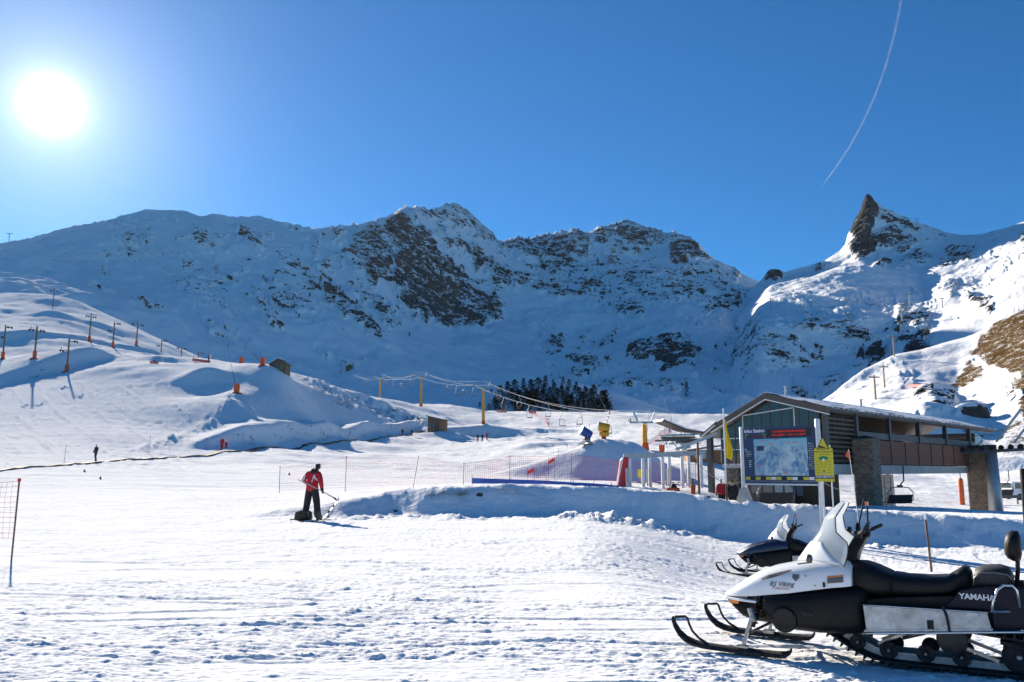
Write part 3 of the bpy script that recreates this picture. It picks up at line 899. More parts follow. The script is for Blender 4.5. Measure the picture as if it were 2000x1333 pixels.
# ================================================================== mesh helpers
class MB:
    def __init__(s):
        s.v, s.f, s.mi = [], [], []

    def add(s, verts, faces, mi=0):
        o = len(s.v)
        s.v += [tuple(p) for p in verts]
        s.f += [tuple(o + i for i in f) for f in faces]
        s.mi += [mi] * len(faces)
        return s

    def box(s, x0, x1, y0, y1, z0, z1, mi=0):
        v = [(x0, y0, z0), (x1, y0, z0), (x1, y1, z0), (x0, y1, z0), (x0, y0, z1), (x1, y0, z1), (x1, y1, z1), (x0, y1, z1)]
        return s.add(v, [(0, 3, 2, 1), (4, 5, 6, 7), (0, 1, 5, 4), (1, 2, 6, 5), (2, 3, 7, 6), (3, 0, 4, 7)], mi)

    def bar(s, a, b, w, h, up=(0, 0, 1), mi=0):
        """rectangular bar from a to b, w across, h along up"""
        a, b, up = Vector(a), Vector(b), Vector(up)
        d = (b - a).normalized()
        sd = d.cross(up)
        if sd.length < 1e-4:
            sd = d.cross(Vector((1, 0, 0)))
        sd.normalize()
        u = sd.cross(d).normalized()
        q = [a + sd * (w / 2 * i) + u * (h / 2 * j) for i, j in ((-1, -1), (1, -1), (1, 1), (-1, 1))]
        r = [p - a + b for p in q]
        return s.add(q + r, [(0, 3, 2, 1), (4, 5, 6, 7), (0, 1, 5, 4), (1, 2, 6, 5), (2, 3, 7, 6), (3, 0, 4, 7)], mi)

    def tube(s, pts, r, n=8, mi=0, closed=False):
        pts = [Vector(p) for p in pts]
        m = len(pts)
        rs = r if isinstance(r, (list, tuple)) else [r] * m
        rings, last = [], None
        for i, p in enumerate(pts):
            a = pts[(i - 1) % m] if (i > 0 or closed) else p
            b = pts[(i + 1) % m] if (i < m - 1 or closed) else p
            d = (b - a).normalized()
            ref = last if last is not None else (Vector((0, 0, 1)) if abs(d.z) < 0.9 else Vector((1, 0, 0)))
            sd = d.cross(ref)
            if sd.length < 1e-5:
                sd = d.cross(Vector((0.3, 1, 0.2)))
            sd.normalize()
            u = sd.cross(d).normalized()
            last = u
            rings.append([p + (sd * math.cos(t) + u * math.sin(t)) * rs[i] for t in (2 * math.pi * k / n for k in range(n))])
        v = [q for ring in rings for q in ring]
        f = []
        for i in range(m if closed else m - 1):
            j = (i + 1) % m
            for k in range(n):
                l = (k + 1) % n
                f.append((i * n + k, j * n + k, j * n + l, i * n + l))
        if not closed:
            f.append(tuple(range(n)))
            f.append(tuple((m - 1) * n + k for k in reversed(range(n))))
        return s.add(v, f, mi)

    def lathe(s, prof, n=16, axis='z', c=(0, 0, 0), mi=0):
        """prof: list of (radius, height) along the axis"""
        v, f = [], []
        for r, h in prof:
            for k in range(n):
                t = 2 * math.pi * k / n
                x, y = r * math.cos(t), r * math.sin(t)
                p = {'z': (x, y, h), 'y': (x, h, y), 'x': (h, x, y)}[axis]
                v.append((p[0] + c[0], p[1] + c[1], p[2] + c[2]))
        for i in range(len(prof) - 1):
            for k in range(n):
                l = (k + 1) % n
                f.append((i * n + k, i * n + l, (i + 1) * n + l, (i + 1) * n + k))
        f.append(tuple(reversed(range(n))))
        f.append(tuple((len(prof) - 1) * n + k for k in range(n)))
        return s.add(v, f, mi)

    def prism(s, poly, a, b, plane='xz', mi=0):
        """extrude a 2-D polygon between a and b along the third axis"""
        def P(p, t):
            return {'xz': (p[0], t, p[1]), 'xy': (p[0], p[1], t), 'yz': (t, p[0], p[1])}[plane]
        n = len(poly)
        v = [P(p, a) for p in poly] + [P(p, b) for p in poly]
        f = [tuple(range(n)), tuple(reversed(range(n, 2 * n)))]
        f += [(i, n + i, n + (i + 1) % n, (i + 1) % n) for i in range(n)]
        return s.add(v, f, mi)

    def loops(s, rings, mi=0, caps=True, closed=True):
        n = len(rings[0])
        v = [q for r in rings for q in r]
        f = []
        for i in range(len(rings) - 1):
            for k in range(n if closed else n - 1):
                l = (k + 1) % n
                f.append((i * n + k, i * n + l, (i + 1) * n + l, (i + 1) * n + k))
        if caps and closed:
            f.append(tuple(reversed(range(n))))
            f.append(tuple((len(rings) - 1) * n + k for k in range(n)))
        return s.add(v, f, mi)

    def grid(s, fn, nu, nv, mi=0):
        v = [fn(i / nu, j / nv) for j in range(nv + 1) for i in range(nu + 1)]
        f = [(j * (nu + 1) + i, j * (nu + 1) + i + 1, (j + 1) * (nu + 1) + i + 1, (j + 1) * (nu + 1) + i) for j in range(nv) for i in range(nu)]
        return s.add(v, f, mi)

    def xf(s, M):
        s.v = [tuple(M @ Vector(p)) for p in s.v]
        return s

    def mesh(s, name, mats, smooth=False):
        me = bpy.data.meshes.new(name)
        me.from_pydata(s.v, [], s.f)
        for m in (mats if isinstance(mats, (list, tuple)) else [mats]):
            me.materials.append(m)
        if any(s.mi):
            me.polygons.foreach_set('material_index', s.mi)
        if smooth:
            me.polygons.foreach_set('use_smooth', [True] * len(s.f))
        me.update()
        return me

    def build(s, name, mats, parent=None, smooth=False, bevel=0.0, solid=0.0, subsurf=0, weld=False):
        me = s.mesh(name, mats, smooth)
        o = link(name, me, parent)
        if weld:
            w = o.modifiers.new('weld', 'WELD')
            w.merge_threshold = 0.0005
        if solid:
            w = o.modifiers.new('solid', 'SOLIDIFY')
            w.thickness = solid
            w.offset = 0
        if subsurf:
            w = o.modifiers.new('sub', 'SUBSURF')
            w.levels = w.render_levels = subsurf
        if bevel:
            w = o.modifiers.new('bevel', 'BEVEL')
            w.width = bevel
            w.segments = 2
            w.limit_method = 'ANGLE'
        if smooth == 'auto':
            pass
        return o


def link(name, data, parent=None):
    o = bpy.data.objects.new(name, data)
    COL.objects.link(o)
    if parent is not None:
        o.parent = parent
    return o


def tag(o, label, cat, group=None):
    o['label'], o['category'] = label, cat
    if group:
        o['group'] = group
    return o


def thing(name, label, cat, loc=(0, 0, 0), rz=0.0, group=None):
    o = bpy.data.objects.new(name, None)
    COL.objects.link(o)
    o.location = loc
    o.rotation_euler = (0, 0, rz)
    o.empty_display_size = 0.2
    return tag(o, label, cat, group)


def copy_tree(o, label=None, loc=None, rz=None, scale=None, parent=None):
    c = o.copy()
    COL.objects.link(c)
    if parent is not None:
        c.parent = parent
    if label:
        c['label'] = label
    if loc is not None:
        c.location = loc
    if rz is not None:
        c.rotation_euler = (0, 0, rz)
    if scale is not None:
        c.scale = (scale,) * 3
    for ch in list(o.children):
        copy_tree(ch, parent=c)
    return c


_textcache = {}


def text_mesh(txt, size=1.0, bold=0.0, shear=0.0, spacing=1.0, align='CENTER'):
    """2-D triangles of a line of lettering: verts (x,y), faces"""
    key = (txt, size, bold, shear, spacing, align)
    if key in _textcache:
        return _textcache[key]
    cu = bpy.data.curves.new('lettering', 'FONT')
    cu.body = txt
    cu.size = size
    cu.offset = bold
    cu.shear = shear
    cu.space_character = spacing
    cu.align_x = align
    cu.align_y = 'CENTER'
    cu.resolution_u = 2
    ob = bpy.data.objects.new('lettering', cu)
    COL.objects.link(ob)
    dg = bpy.context.evaluated_depsgraph_get()
    me = bpy.data.meshes.new_from_object(ob.evaluated_get(dg))
    v = [(p.co.x, p.co.y) for p in me.vertices]
    f = [tuple(p.vertices) for p in me.polygons]
    bpy.data.objects.remove(ob)
    bpy.data.curves.remove(cu)
    bpy.data.meshes.remove(me)
    _textcache[key] = (v, f)
    return v, f


def lettering(name, txt, fn, m, parent, **kw):
    """letters laid on a surface: fn(x, y) -> local 3-D point"""
    v, f = text_mesh(txt, **kw)
    b = MB().add([fn(x, y) for x, y in v], f)
    return b.build(name, m, parent)


def catenary(a, b, sag, n=14):
    a, b = Vector(a), Vector(b)
    return [a.lerp(b, i / n) - Vector((0, 0, sag * 4 * (i / n) * (1 - i / n))) for i in range(n + 1)]


# ------------------------------------------------------------------ people: one skinned surface over a posed skeleton
BASE_J = {
    'pelvis': (0, 0, .96), 'spine': (0, .0, 1.13), 'chest': (0, .0, 1.33), 'neck': (0, .0, 1.49), 'jaw': (0, .025, 1.57), 'head': (0, .01, 1.66), 'crown': (0, -.005, 1.735),
    'nose': (0, .108, 1.635),
    'sh': (.18, 0, 1.41), 'el': (.25, -.01, 1.15), 'wr': (.26, .07, .91), 'ha': (.26, .095, .85),
    'hip': (.095, 0, .91), 'kn': (.11, .02, .51), 'an': (.11, -.01, .12), 'toe': (.12, .15, .05), 'heel': (.115, -.06, .05),
}
BASE_R = {'pelvis': (.155, .125), 'spine': (.15, .115), 'chest': (.175, .125), 'neck': .06, 'jaw': .07, 'head': .098, 'crown': .07, 'nose': .014,
          'sh': .082, 'el': .062, 'wr': .045, 'ha': .046, 'hip': .112, 'kn': .082, 'an': .075, 'toe': .058, 'heel': .055}
ZONE = {'pelvis': 1, 'spine': 0, 'chest': 0, 'neck': 2, 'jaw': 2, 'head': 3, 'crown': 3, 'nose': 2, 'sh': 0, 'el': 0, 'wr': 0, 'ha': 4, 'hip': 1, 'kn': 1, 'an': 5, 'toe': 5, 'heel': 5}


def person_mesh(name, J=None, Rr=None, mats=None, fingers=False, sub=2, stripe=None):
    """J overrides joints; keys may end in _l / _r. mats: jacket, trousers, skin, hair, glove, boot(, stripe)"""
    J = J or {}
    nodes, edges, zone = {}, [], {}
    def put(k, p, r, z):
        nodes[k] = (Vector(p), r if isinstance(r, tuple) else (r, r))
        zone[k] = z
    for k in ('pelvis', 'spine', 'chest', 'neck', 'jaw', 'head', 'crown', 'nose'):
        put(k, J.get(k, BASE_J[k]), (Rr or {}).get(k, BASE_R[k]), ZONE[k])
    edges += [('pelvis', 'spine'), ('spine', 'chest'), ('chest', 'neck'), ('neck', 'jaw'), ('jaw', 'head'), ('head', 'crown'), ('head', 'nose')]
    for sd, q in (('_l', -1), ('_r', 1)):
        for k in ('sh', 'el', 'wr', 'ha', 'hip', 'kn', 'an', 'toe', 'heel'):
            p = J.get(k + sd)
            if p is None:
                b = BASE_J[k]
                p = (b[0] * q, b[1], b[2])
            put(k + sd, p, (Rr or {}).get(k, BASE_R[k]), ZONE[k])
        edges += [('chest', 'sh' + sd), ('sh' + sd, 'el' + sd), ('el' + sd, 'wr' + sd), ('wr' + sd, 'ha' + sd), ('pelvis', 'hip' + sd), ('hip' + sd, 'kn' + sd),
                  ('kn' + sd, 'an' + sd), ('an' + sd, 'toe' + sd), ('an' + sd, 'heel' + sd)]
        if fingers:
            w, h = nodes['wr' + sd][0], nodes['ha' + sd][0]
            d = (h - w).normalized()
            sdv = d.cross(Vector((0, 1, .2))).normalized()
            nv = sdv.cross(d).normalized()
            for i, (off, ln) in enumerate(((-.033, .062), (-.011, .074), (.011, .070), (.033, .055))):
                a = h + sdv * off + d * .03
                m_ = a + d * ln * .55 + nv * .012
                t = m_ + d * ln * .35 + nv * .035
                for nm, pp, rr in (('a', a, .0125), ('b', m_, .011), ('c', t, .0095)):
                    put('f%d%s%s' % (i, nm, sd), pp, rr, 4)
                edges += [('ha' + sd, 'f%da%s' % (i, sd)), ('f%da%s' % (i, sd), 'f%db%s' % (i, sd)), ('f%db%s' % (i, sd), 'f%dc%s' % (i, sd))]
            a = h - d * .01 + sdv * -.05 + nv * .015
            b = a + d * .04 + sdv * -.012 + nv * .02
            put('ta' + sd, a, .014, 4); put('tb' + sd, b, .011, 4)
            edges += [('ha' + sd, 'ta' + sd), ('ta' + sd, 'tb' + sd)]
    keys = list(nodes)
    idx = {k: i for i, k in enumerate(keys)}
    me = bpy.data.meshes.new(name + '_skeleton')
    me.from_pydata([nodes[k][0] for k in keys], [(idx[a], idx[b]) for a, b in edges], [])
    ob = bpy.data.objects.new(name, me)
    COL.objects.link(ob)
    sk = ob.modifiers.new('skin', 'SKIN')
    sk.use_smooth_shade = True
    sk.branch_smoothing = 0.4
    for i, k in enumerate(keys):
        sv = me.skin_vertices[0].data[i]
        sv.radius = nodes[k][1]
        sv.use_root = (k == 'pelvis')
    ss = ob.modifiers.new('sub', 'SUBSURF')
    ss.levels = ss.render_levels = sub
    dg = bpy.context.evaluated_depsgraph_get()
    out = bpy.data.meshes.new_from_object(ob.evaluated_get(dg))
    bpy.data.objects.remove(ob)
    bpy.data.meshes.remove(me)
    out.name = name
    for m in mats:
        out.materials.append(m)
    # colour zones: nearest bone decides
    segs = [(np.array(nodes[a][0]), np.array(nodes[b][0]), zone[b] if zone[b] != 1 or zone[a] != 0 else 0, a, b) for a, b in edges]
    n = len(out.polygons)
    cen = np.empty(n * 3)
    out.polygons.foreach_get('center', cen)
    cen = cen.reshape(-1, 3)
    best, mi = np.full(n, 1e9), np.zeros(n, int)
    for a, b, z, ka, kb in segs:
        d = b - a
        t = np.clip(((cen - a) @ d) / (d @ d + 1e-9), 0, 1)
        dist = np.linalg.norm(cen - a - t[:, None] * d, axis=1)
        # change of material part-way along the bone
        za, zb = zone[ka], zone[kb]
        if ka == 'chest' and kb == 'neck':
            zz = np.where(t > .75, 2, 0)
        elif ka == 'pelvis' and kb == 'spine':
            zz = np.where(t > -1, 0, 1)
        elif ka.startswith('kn'):
            zz = np.where(t > .72, 5, 1)
        elif ka.startswith('wr'):
            zz = np.full(n, 4)
        elif ka.startswith('el'):
            zz = np.where(t > .93, 4, 0)
        elif kb in ('head', 'nose'):
            zz = np.where(cen[:, 1] > nodes['head'][0].y + .03, 2, 3) if kb == 'head' else np.full(n, 2)
        elif ka == 'pelvis':
            zz = np.where(cen[:, 2] > nodes['pelvis'][0].z - .10, 0, 1)
        else:
            zz = np.full(n, zb)
        s_ = dist < best
        best = np.where(s_, dist, best)
        mi = np.where(s_, zz, mi)
    if stripe is not None:
        mi = stripe(cen, mi)
    out.polygons.foreach_set('material_index', mi.astype(np.int32))
    out.polygons.foreach_set('use_smooth', [True] * n)
    out.update()
    return out
# ================================================================== snowmobiles (local x forward, y left, z up)
def grille_material():
    m = mat('vent_mesh', (0.012, 0.012, 0.013), 0.5)
    t = m.node_tree
    vo = t.nodes.new('ShaderNodeTexVoronoi')
    vo.inputs['Scale'].default_value = 62
    vo.inputs['Randomness'].default_value = 0.1
    co = t.nodes.new('ShaderNodeTexCoord')
    t.links.new(co.outputs['Object'], vo.inputs['Vector'])
    c = nmix(t, nrange(t, vo.outputs['Distance'], 0.42, 0.5), (0.008, 0.008, 0.009), (0.16, 0.16, 0.165))
    t.links.new(c, t.nodes['Principled BSDF'].inputs['Base Color'])
    return m


def screen_material():
    m = bpy.data.materials.new('milky_polycarbonate')
    m.use_nodes = True
    t = m.node_tree
    b = t.nodes['Principled BSDF']
    b.inputs['Base Color'].default_value = (0.80, 0.83, 0.85, 1)
    b.inputs['Roughness'].default_value = 0.14
    tr = t.nodes.new('ShaderNodeBsdfTranslucent')
    tr.inputs['Color'].default_value = (0.62, 0.66, 0.70, 1)
    tp = t.nodes.new('ShaderNodeBsdfTransparent')
    tp.inputs['Color'].default_value = (0.86, 0.9, 0.94, 1)
    m1, m2 = t.nodes.new('ShaderNodeMixShader'), t.nodes.new('ShaderNodeMixShader')
    m1.inputs[0].default_value = 0.55
    m2.inputs[0].default_value = 0.36
    out = t.nodes['Material Output']
    t.links.new(b.outputs[0], m1.inputs[1]); t.links.new(tr.outputs[0], m1.inputs[2])
    t.links.new(m1.outputs[0], m2.inputs[1]); t.links.new(tp.outputs[0], m2.inputs[2])
    t.links.new(m2.outputs[0], out.inputs['Surface'])
    return m


M_BLACK = mat('black_plastic', (0.007, 0.007, 0.0075), 0.48, var=.35, scale=14, bump=.08, bscale=90, spec=.22)
M_SEAT = mat('black_vinyl', (0.009, 0.009, 0.010), 0.52, spec=.25, var=.3, scale=9, bump=.15, bscale=60)
M_RUB = mat('black_rubber', (0.009, 0.009, 0.009), 0.75, spec=.2, var=.4, scale=20, color2=(0.05, 0.05, 0.055))
M_STEEL = mat('bare_steel', (0.42, 0.41, 0.39), 0.38, .9, var=.35, scale=18)
M_CHROME = mat('polished_rail', (0.62, 0.62, 0.62), 0.25, .9)
M_ALU = mat('scuffed_aluminium', (0.55, 0.56, 0.57), 0.5, .3, var=.5, scale=11, color2=(0.34, 0.33, 0.31), bump=.05, bscale=30)
M_ORANGE = mat('orange_reflector', (0.75, 0.20, 0.01), 0.25, coat=.5)
M_RED = mat('red_lamp', (0.5, 0.01, 0.01), 0.2, coat=.6)
M_WHITEP = mat('white_paint', (0.78, 0.79, 0.80), 0.32, coat=.45, var=.06, scale=5, bump=.015, bscale=8)
M_BLUEP = mat('dark_blue_paint', (0.009, 0.011, 0.045), 0.3, coat=.6, var=.25, scale=5)
M_NAVY = mat('navy_plastic', (0.008, 0.008, 0.022), 0.5, spec=.25, var=.3, scale=9)
M_DECAL = mat('grey_decal', (0.12, 0.12, 0.14), 0.5)
M_DECALR = mat('red_decal', (0.25, 0.03, 0.03), 0.5)
M_SILVER = mat('silver_letters', (0.72, 0.73, 0.75), 0.4)
M_GREY = mat('pale_grey_cover', (0.42, 0.43, 0.40), 0.6, var=.2, scale=6)
M_GRILLE = grille_material()
M_SCREEN = screen_material()

_HS = np.array([[.405, .505, .487, .08], [.36, .530, .489, .17], [.28, .585, .495, .235], [.18, .655, .505, .285], [.05, .735, .522, .325], [-.10, .795, .547, .350], [-.30, .842, .578, .365],
                [-.52, .885, .622, .362], [-.70, .900, .655, .352], [-.80, .888, .668, .345], [-.86, .866, .678, .335]])


def hood_sec(s):
    q = np.interp(-s, -_HS[:, 0], np.arange(len(_HS)))
    return [np.interp(q, np.arange(len(_HS)), _HS[:, k]) for k in (1, 2, 3)]


def hood_pt(s, phi, off=0.0):
    zt, zb, w = hood_sec(s)
    c, n = max(math.cos(phi), 0), max(math.sin(abs(phi)), 0)
    y = (w + off) * n ** 0.62 * (1 if phi >= 0 else -1)
    z = zb + (zt + off - zb) * c ** 0.72
    return (s, y, z)


def hood_side(s, z, off=0.004):
    zt, zb, w = hood_sec(s)
    c = min(max((z - zb) / (zt - zb), 0.0), 1.0) ** (1 / 0.72)
    return (w + off) * math.sqrt(max(0, 1 - c * c)) ** 0.62 + off * 0.5


def sup_ring(s, zt, zb, w, n=24, p=0.55, yc=0.0):
    out = []
    for k in range(n):
        t = 2 * math.pi * k / n
        c, q = math.cos(t), math.sin(t)
        out.append((s, yc + w * math.copysign(abs(q) ** p, q), (zt + zb) / 2 + (zt - zb) / 2 * math.copysign(abs(c) ** p, c)))
    return out


def snowmobile(label, loc, rz, paint, rack=True, decal=True):
    T = thing('snowmobile', label, 'snowmobile', loc, rz, 'snowmobiles parked on the piste')
    # hood
    ss = [.405, .36, .28, .18, .05, -.1, -.3, -.52, -.70, -.80, -.86]
    b = MB()
    NP = 22
    b.grid(lambda u, v: hood_pt(np.interp(v * (len(ss) - 1), range(len(ss)), ss), (u - .5) * math.pi), NP, (len(ss) - 1) * 2)
    b.add([hood_pt(-.86, (i / NP - .5) * math.pi) for i in range(NP + 1)], [tuple(range(NP + 1))])
    hood = b.build('hood', paint, T, True)
    for sg in (1, -1):
        b = MB()
        b.grid(lambda u, v: hood_pt(-.03 - .30 * u, sg * (1.00 - .19 * u + (.30 * (1 - u) ** .5 * u ** .35 + .02) * (v - .35)), .004), 14, 4)
        b.build('air_vent', M_GRILLE, hood)
        MB().grid(lambda u, v: hood_pt(-.36 - .10 * u, sg * (.42 + .10 * (v - .5)), .004), 6, 2).build('cowl_vent', M_GRILLE, hood)
    if decal:
        lettering('model_lettering', 'RS Viking', lambda x, y: (-.235 - x, hood_side(-.235 - x, .655 + y + .06 * x), .655 + y + .06 * x), M_DECAL, hood, size=.062, shear=.35, bold=.001)
        lettering('model_lettering', 'Professional', lambda x, y: (-.225 - x, hood_side(-.225 - x, .618 + y + .06 * x), .618 + y + .06 * x), M_DECALR, hood, size=.034, shear=.35)
        em = [(-.03, .03), (.03, .03), (.034, .0), (0, -.035), (-.034, .0)]
        MB().add([(-.37 + x, hood_side(-.37 + x, .725 + z), .725 + z) for x, z in em] , [tuple(range(5))]).build('emblem', M_DECAL, hood)
        b = MB()
        b.grid(lambda u, v: (-.655 - .14 * u, hood_side(-.655 - .14 * u, .690 + .05 * v + .02 * u), .690 + .05 * v + .02 * u), 4, 2)
        wl = b.build('warning_label', mat('label_grey', (.10, .10, .10), .5), hood)
        b = MB()
        b.grid(lambda u, v: (-.655 - .14 * u, hood_side(-.655 - .14 * u, .742 + .012 * v + .02 * u), .742 + .012 * v + .02 * u), 4, 1)
        b.build('label_band', M_ORANGE, wl)
        for s_, z_ in ((-.46, .745), (-.545, .665)):
            y_ = hood_side(s_, z_)
            MB().lathe([(.006, y_ - .004), (.006, y_ + .004)], 8, 'y', (s_, 0, z_)).build('fastener', M_BLACK, hood)
        MB().box(-.635, -.615, .355, .372, .655, .70).build('hood_latch', M_RUB, hood, bevel=.004)
    for sg in (1, -1):
        MB().box(-.66, -.62, sg * .20 - .012, sg * .20 + .012, .880, .904).build('hood_slot', M_BLACK, hood)
    # bumper lip and lamp strip
    lip = [(.475, 0), (.45, .10), (.36, .20), (.20, .29), (.02, .345)]
    poly = lip + [(x, -y) for x, y in reversed(lip[1:])]
    MB().prism(poly, .458, .483, 'xy').build('bumper', paint, T, bevel=.008)
    lamp = [(.385, 0), (.36, .12), (.27, .215), (.12, .29)]
    MB().prism(lamp + [(x, -y) for x, y in reversed(lamp[1:])], .4845, .508, 'xy').build('headlight', mat('dark_lens', (.05, .055, .06), .1, coat=.8), T)
    for sg in (1, -1):
        MB().box(.235, .325, sg * .185 - .012, sg * .185 + .012, .418, .452).build('side_reflector', M_ORANGE, T, bevel=.004)
    # nose pan and belly
    MB().loops([sup_ring(*q, 20, .7) for q in ((.355, .462, .43, .14), (.30, .462, .365, .165), (.22, .46, .285, .17), (.12, .47, .25, .16), (-.05, .50, .24, .16))]).build('nose_pan', M_BLACK, T, True)
    MB().loops([sup_ring(*q, 28, .42) for q in ((-.035, .545, .44, .30), (-.06, .556, .36, .385), (-.13, .562, .275, .412), (-.30, .585, .232, .418), (-.55, .632, .225, .412), (-.80, .672, .235, .385), (-.90, .676, .25, .35), (-.97, .66, .27, .30))]).build('side_panel', M_BLACK, T, True)
    for sg in (1, -1):
        b = MB()
        b.lathe([(.118, sg * .36), (.118, sg * .425), (.10, sg * .437), (.085, sg * .432), (.02, sg * .436)], 28, 'y', (-.262, 0, .345))
        b.build('clutch_cover', mat('black_cover', (.007, .007, .0075), .36, spec=.25), T, True)
    MB().box(-.52, -.42, .4195, .4225, .40, .435).build('panel_slot', M_RUB, T)
    # windscreen
    zc = np.array([.83, .92, 1.0, 1.06, 1.15, 1.28, 1.36, 1.41, 1.432])
    sc = np.array([-.30, -.367, -.425, -.475, -.545, -.60, -.675, -.735, -.765])
    se = np.array([-.80, -.83, -.845, -.835, -.735, -.725, -.775, -.805, -.800])
    hw = np.array([.335, .315, .29, .27, .225, .185, .165, .125, .07])
    def ws(u, v, off=0.0):
        z = .842 + (1.432 - .842) * v
        c, e, w = np.interp(z, zc, sc), np.interp(z, zc, se), np.interp(z, zc, hw)
        p = (u - .5) * 2
        return (c + (e - c) * abs(p) ** 1.7 + off, w * p * (1 + off), z)
    scr = MB().grid(lambda u, v: ws(u, v), 22, 22).build('windscreen', M_SCREEN, T, True, solid=.005)
    for sg in (0, 1):
        MB().tube([ws(sg, v) for v in np.linspace(0, .97, 14)], .0055, 6).build('windscreen_trim', M_RUB, scr)
    MB().grid(lambda u, v: tuple(np.array(ws(.5 + (u - .5) * (.98 - .45 * v), .03 + v * .32, .0)) + np.array([.008, 0, 0])), 16, 8).build('windscreen_cowl', paint if decal else M_BLUEP if False else M_WHITEP, scr, True, solid=.004)
    # mirrors
    for sg in (1, -1):
        b = MB().tube([(-.47, sg * .27, .86), (-.48, sg * .335, .895)], .012, 8)
        b.lathe([(.012, -.028), (.038, -.02), (.044, .01), (.040, .02), (.0, .024)], 16, 'x', (-.505, sg * .35, .905))
        b.build('mirror', mat('grey_mirror_shell', (.10, .095, .09), .35), T, True)
    # handlebar, riser, grips
    MB().loops([[(s + x, y * w, z) for x, y in ((.05, -1), (.05, 1), (-.07, 1), (-.07, -1))] for s, z, w in ((-.80, .87, .12), (-.83, .97, .11), (-.90, 1.09, .085), (-.92, 1.12, .08))]).build('steering_pad', M_SEAT, T, bevel=.02)
    hb = MB().tube([(-1.0, .40, 1.17), (-.935, .27, 1.14), (-.90, .12, 1.115), (-.90, -.12, 1.115), (-.935, -.27, 1.14), (-1.0, -.40, 1.17)], .0125, 8).build('handlebar', M_RUB, T, True)
    for sg in (1, -1):
        MB().tube([(-.955, sg * .315, 1.15), (-1.03, sg * .46, 1.19)], .019, 8).build('grip', M_RUB, hb, True)
        MB().tube([(-.93, sg * .27, 1.13), (-.895, sg * .33, 1.15), (-.93, sg * .43, 1.18)], .007, 6).build('brake_lever', M_STEEL, hb)
        MB().box(-.955, -.895, sg * .22 - .03, sg * .22 + .03, 1.10, 1.165).build('switch_box', M_BLACK, hb, bevel=.01)
    MB().tube([(-.93, .05, 1.12), (-.955, .06, 1.17), (-1.0, .05, 1.245)], .014, 8).build('lever', M_RUB, hb)
    MB().box(-1.0, -.86, -.05, .05, 1.10, 1.16).build('gauge_pod', M_BLACK, hb, bevel=.02)
    b = MB().lathe([(.0, -.02), (.07, -.015), (.078, .01), (.0, .018)], 20, 'x', (-.86, -.18, 1.15))
    b.build('round_mirror', M_BLACK, hb, True)
    lp = MB().tube([(-.83, -.20, 1.08), (-.87, -.20, 1.22), (-.925, -.20, 1.43), (-.94, -.20, 1.455), (-.955, -.20, 1.43), (-.95, -.20, 1.25), (-.95, -.20, 1.08)], .0085, 8).build('cable_loop', M_RUB, hb, True)
    MB().box(-.963, -.935, -.214, -.186, 1.385, 1.425).build('orange_clip', M_ORANGE, lp)
    # tank and seat
    def pad(name, rows, m, p=.6):
        return MB().loops([sup_ring(s, zt, zb, w, 22, p) for s, zt, zb, w in rows]).build(name, m, T, True)
    pad('tank', ((-.78, .86, .62, .22), (-.84, .882, .60, .245), (-.95, .880, .575, .262), (-1.05, .850, .575, .262), (-1.15, .805, .585, .250), (-1.19, .785, .60, .225)), M_SEAT)
    pad('seat', ((-1.15, .775, .60, .20), (-1.19, .797, .59, .225), (-1.30, .783, .59, .228), (-1.48, .783, .605, .228), (-1.63, .795, .625, .225), (-1.70, .842, .64, .212), (-1.755, .884, .655, .19), (-1.79, .880, .665, .175), (-1.815, .84, .67, .16)), M_SEAT)
    rs = pad('passenger_seat', ((-1.835, .80, .73, .17), (-1.85, .865, .71, .20), (-1.92, .895, .70, .215), (-2.04, .905, .70, .215), (-2.11, .885, .71, .20), (-2.135, .82, .73, .17)), mat('worn_vinyl', (.035, .035, .037), .55, var=.4, scale=12, bump=.15, bscale=50), .5)
    for sg in (1, -1):
        b = MB()
        b.tube([(-1.83, sg * .215, .70), (-1.845, sg * .222, .80), (-1.89, sg * .226, .848), (-2.0, sg * .228, .858), (-2.10, sg * .222, .845), (-2.14, sg * .21, .78)], .007, 6)
        b.build('seat_trim', mat('dull_trim', (.2, .2, .2), .35, .6), rs, True)
    # tunnel, footboards
    MB().prism([(-.90, .55), (-1.20, .60), (-1.75, .655), (-2.20, .69), (-2.22, .44), (-.90, .30)], -.27, .27).build('tunnel', M_BLACK, T, bevel=.01)
    for sg in (1, -1):
        y0, y1 = (.38, .395) if sg > 0 else (-.395, -.38)
        fb = MB().prism([(-.96, .52), (-1.93, .538), (-1.955, .40), (-.975, .29)], y0, y1).build('side_plate', M_ALU, T)
        b = MB()
        for i in range(9):
            x_ = -1.03 - i * .105
            for z_ in (.505, ):
                b.lathe([(.006, sg * .392), (.006, sg * .399), (.003, sg * .401)], 8, 'y', (x_, 0, z_ + .018 * i * .105))
        for i in range(5):
            b.lathe([(.007, sg * .392), (.007, sg * .40)], 8, 'y', (-1.50 - i * .085, 0, .40 + .01 * i))
        b.build('rivets', M_STEEL, fb)['kind'] = 'stuff'
        MB().tube([(-.94, sg * .405, .283), (-1.4, sg * .41, .331), (-1.96, sg * .41, .392), (-2.3, sg * .40, .425)], .012, 8).build('edge_rail', M_CHROME, T, True)
        MB().tube([(-.955, sg * .392, .528), (-1.94, sg * .392, .546)], .006, 6).build('top_rail', M_CHROME, T, True)
        MB().box(-1.52, -1.47, min(sg * .396, sg * .402), max(sg * .396, sg * .402), .35, .445).build('strap_slot', M_RUB, fb)
        MB().tube([(-1.60, sg * .403, .57), (-1.625, sg * .408, .50), (-1.635, sg * .408, .42), (-1.64, sg * .408, .36)], .012, 6).build('strap', M_NAVY, fb)
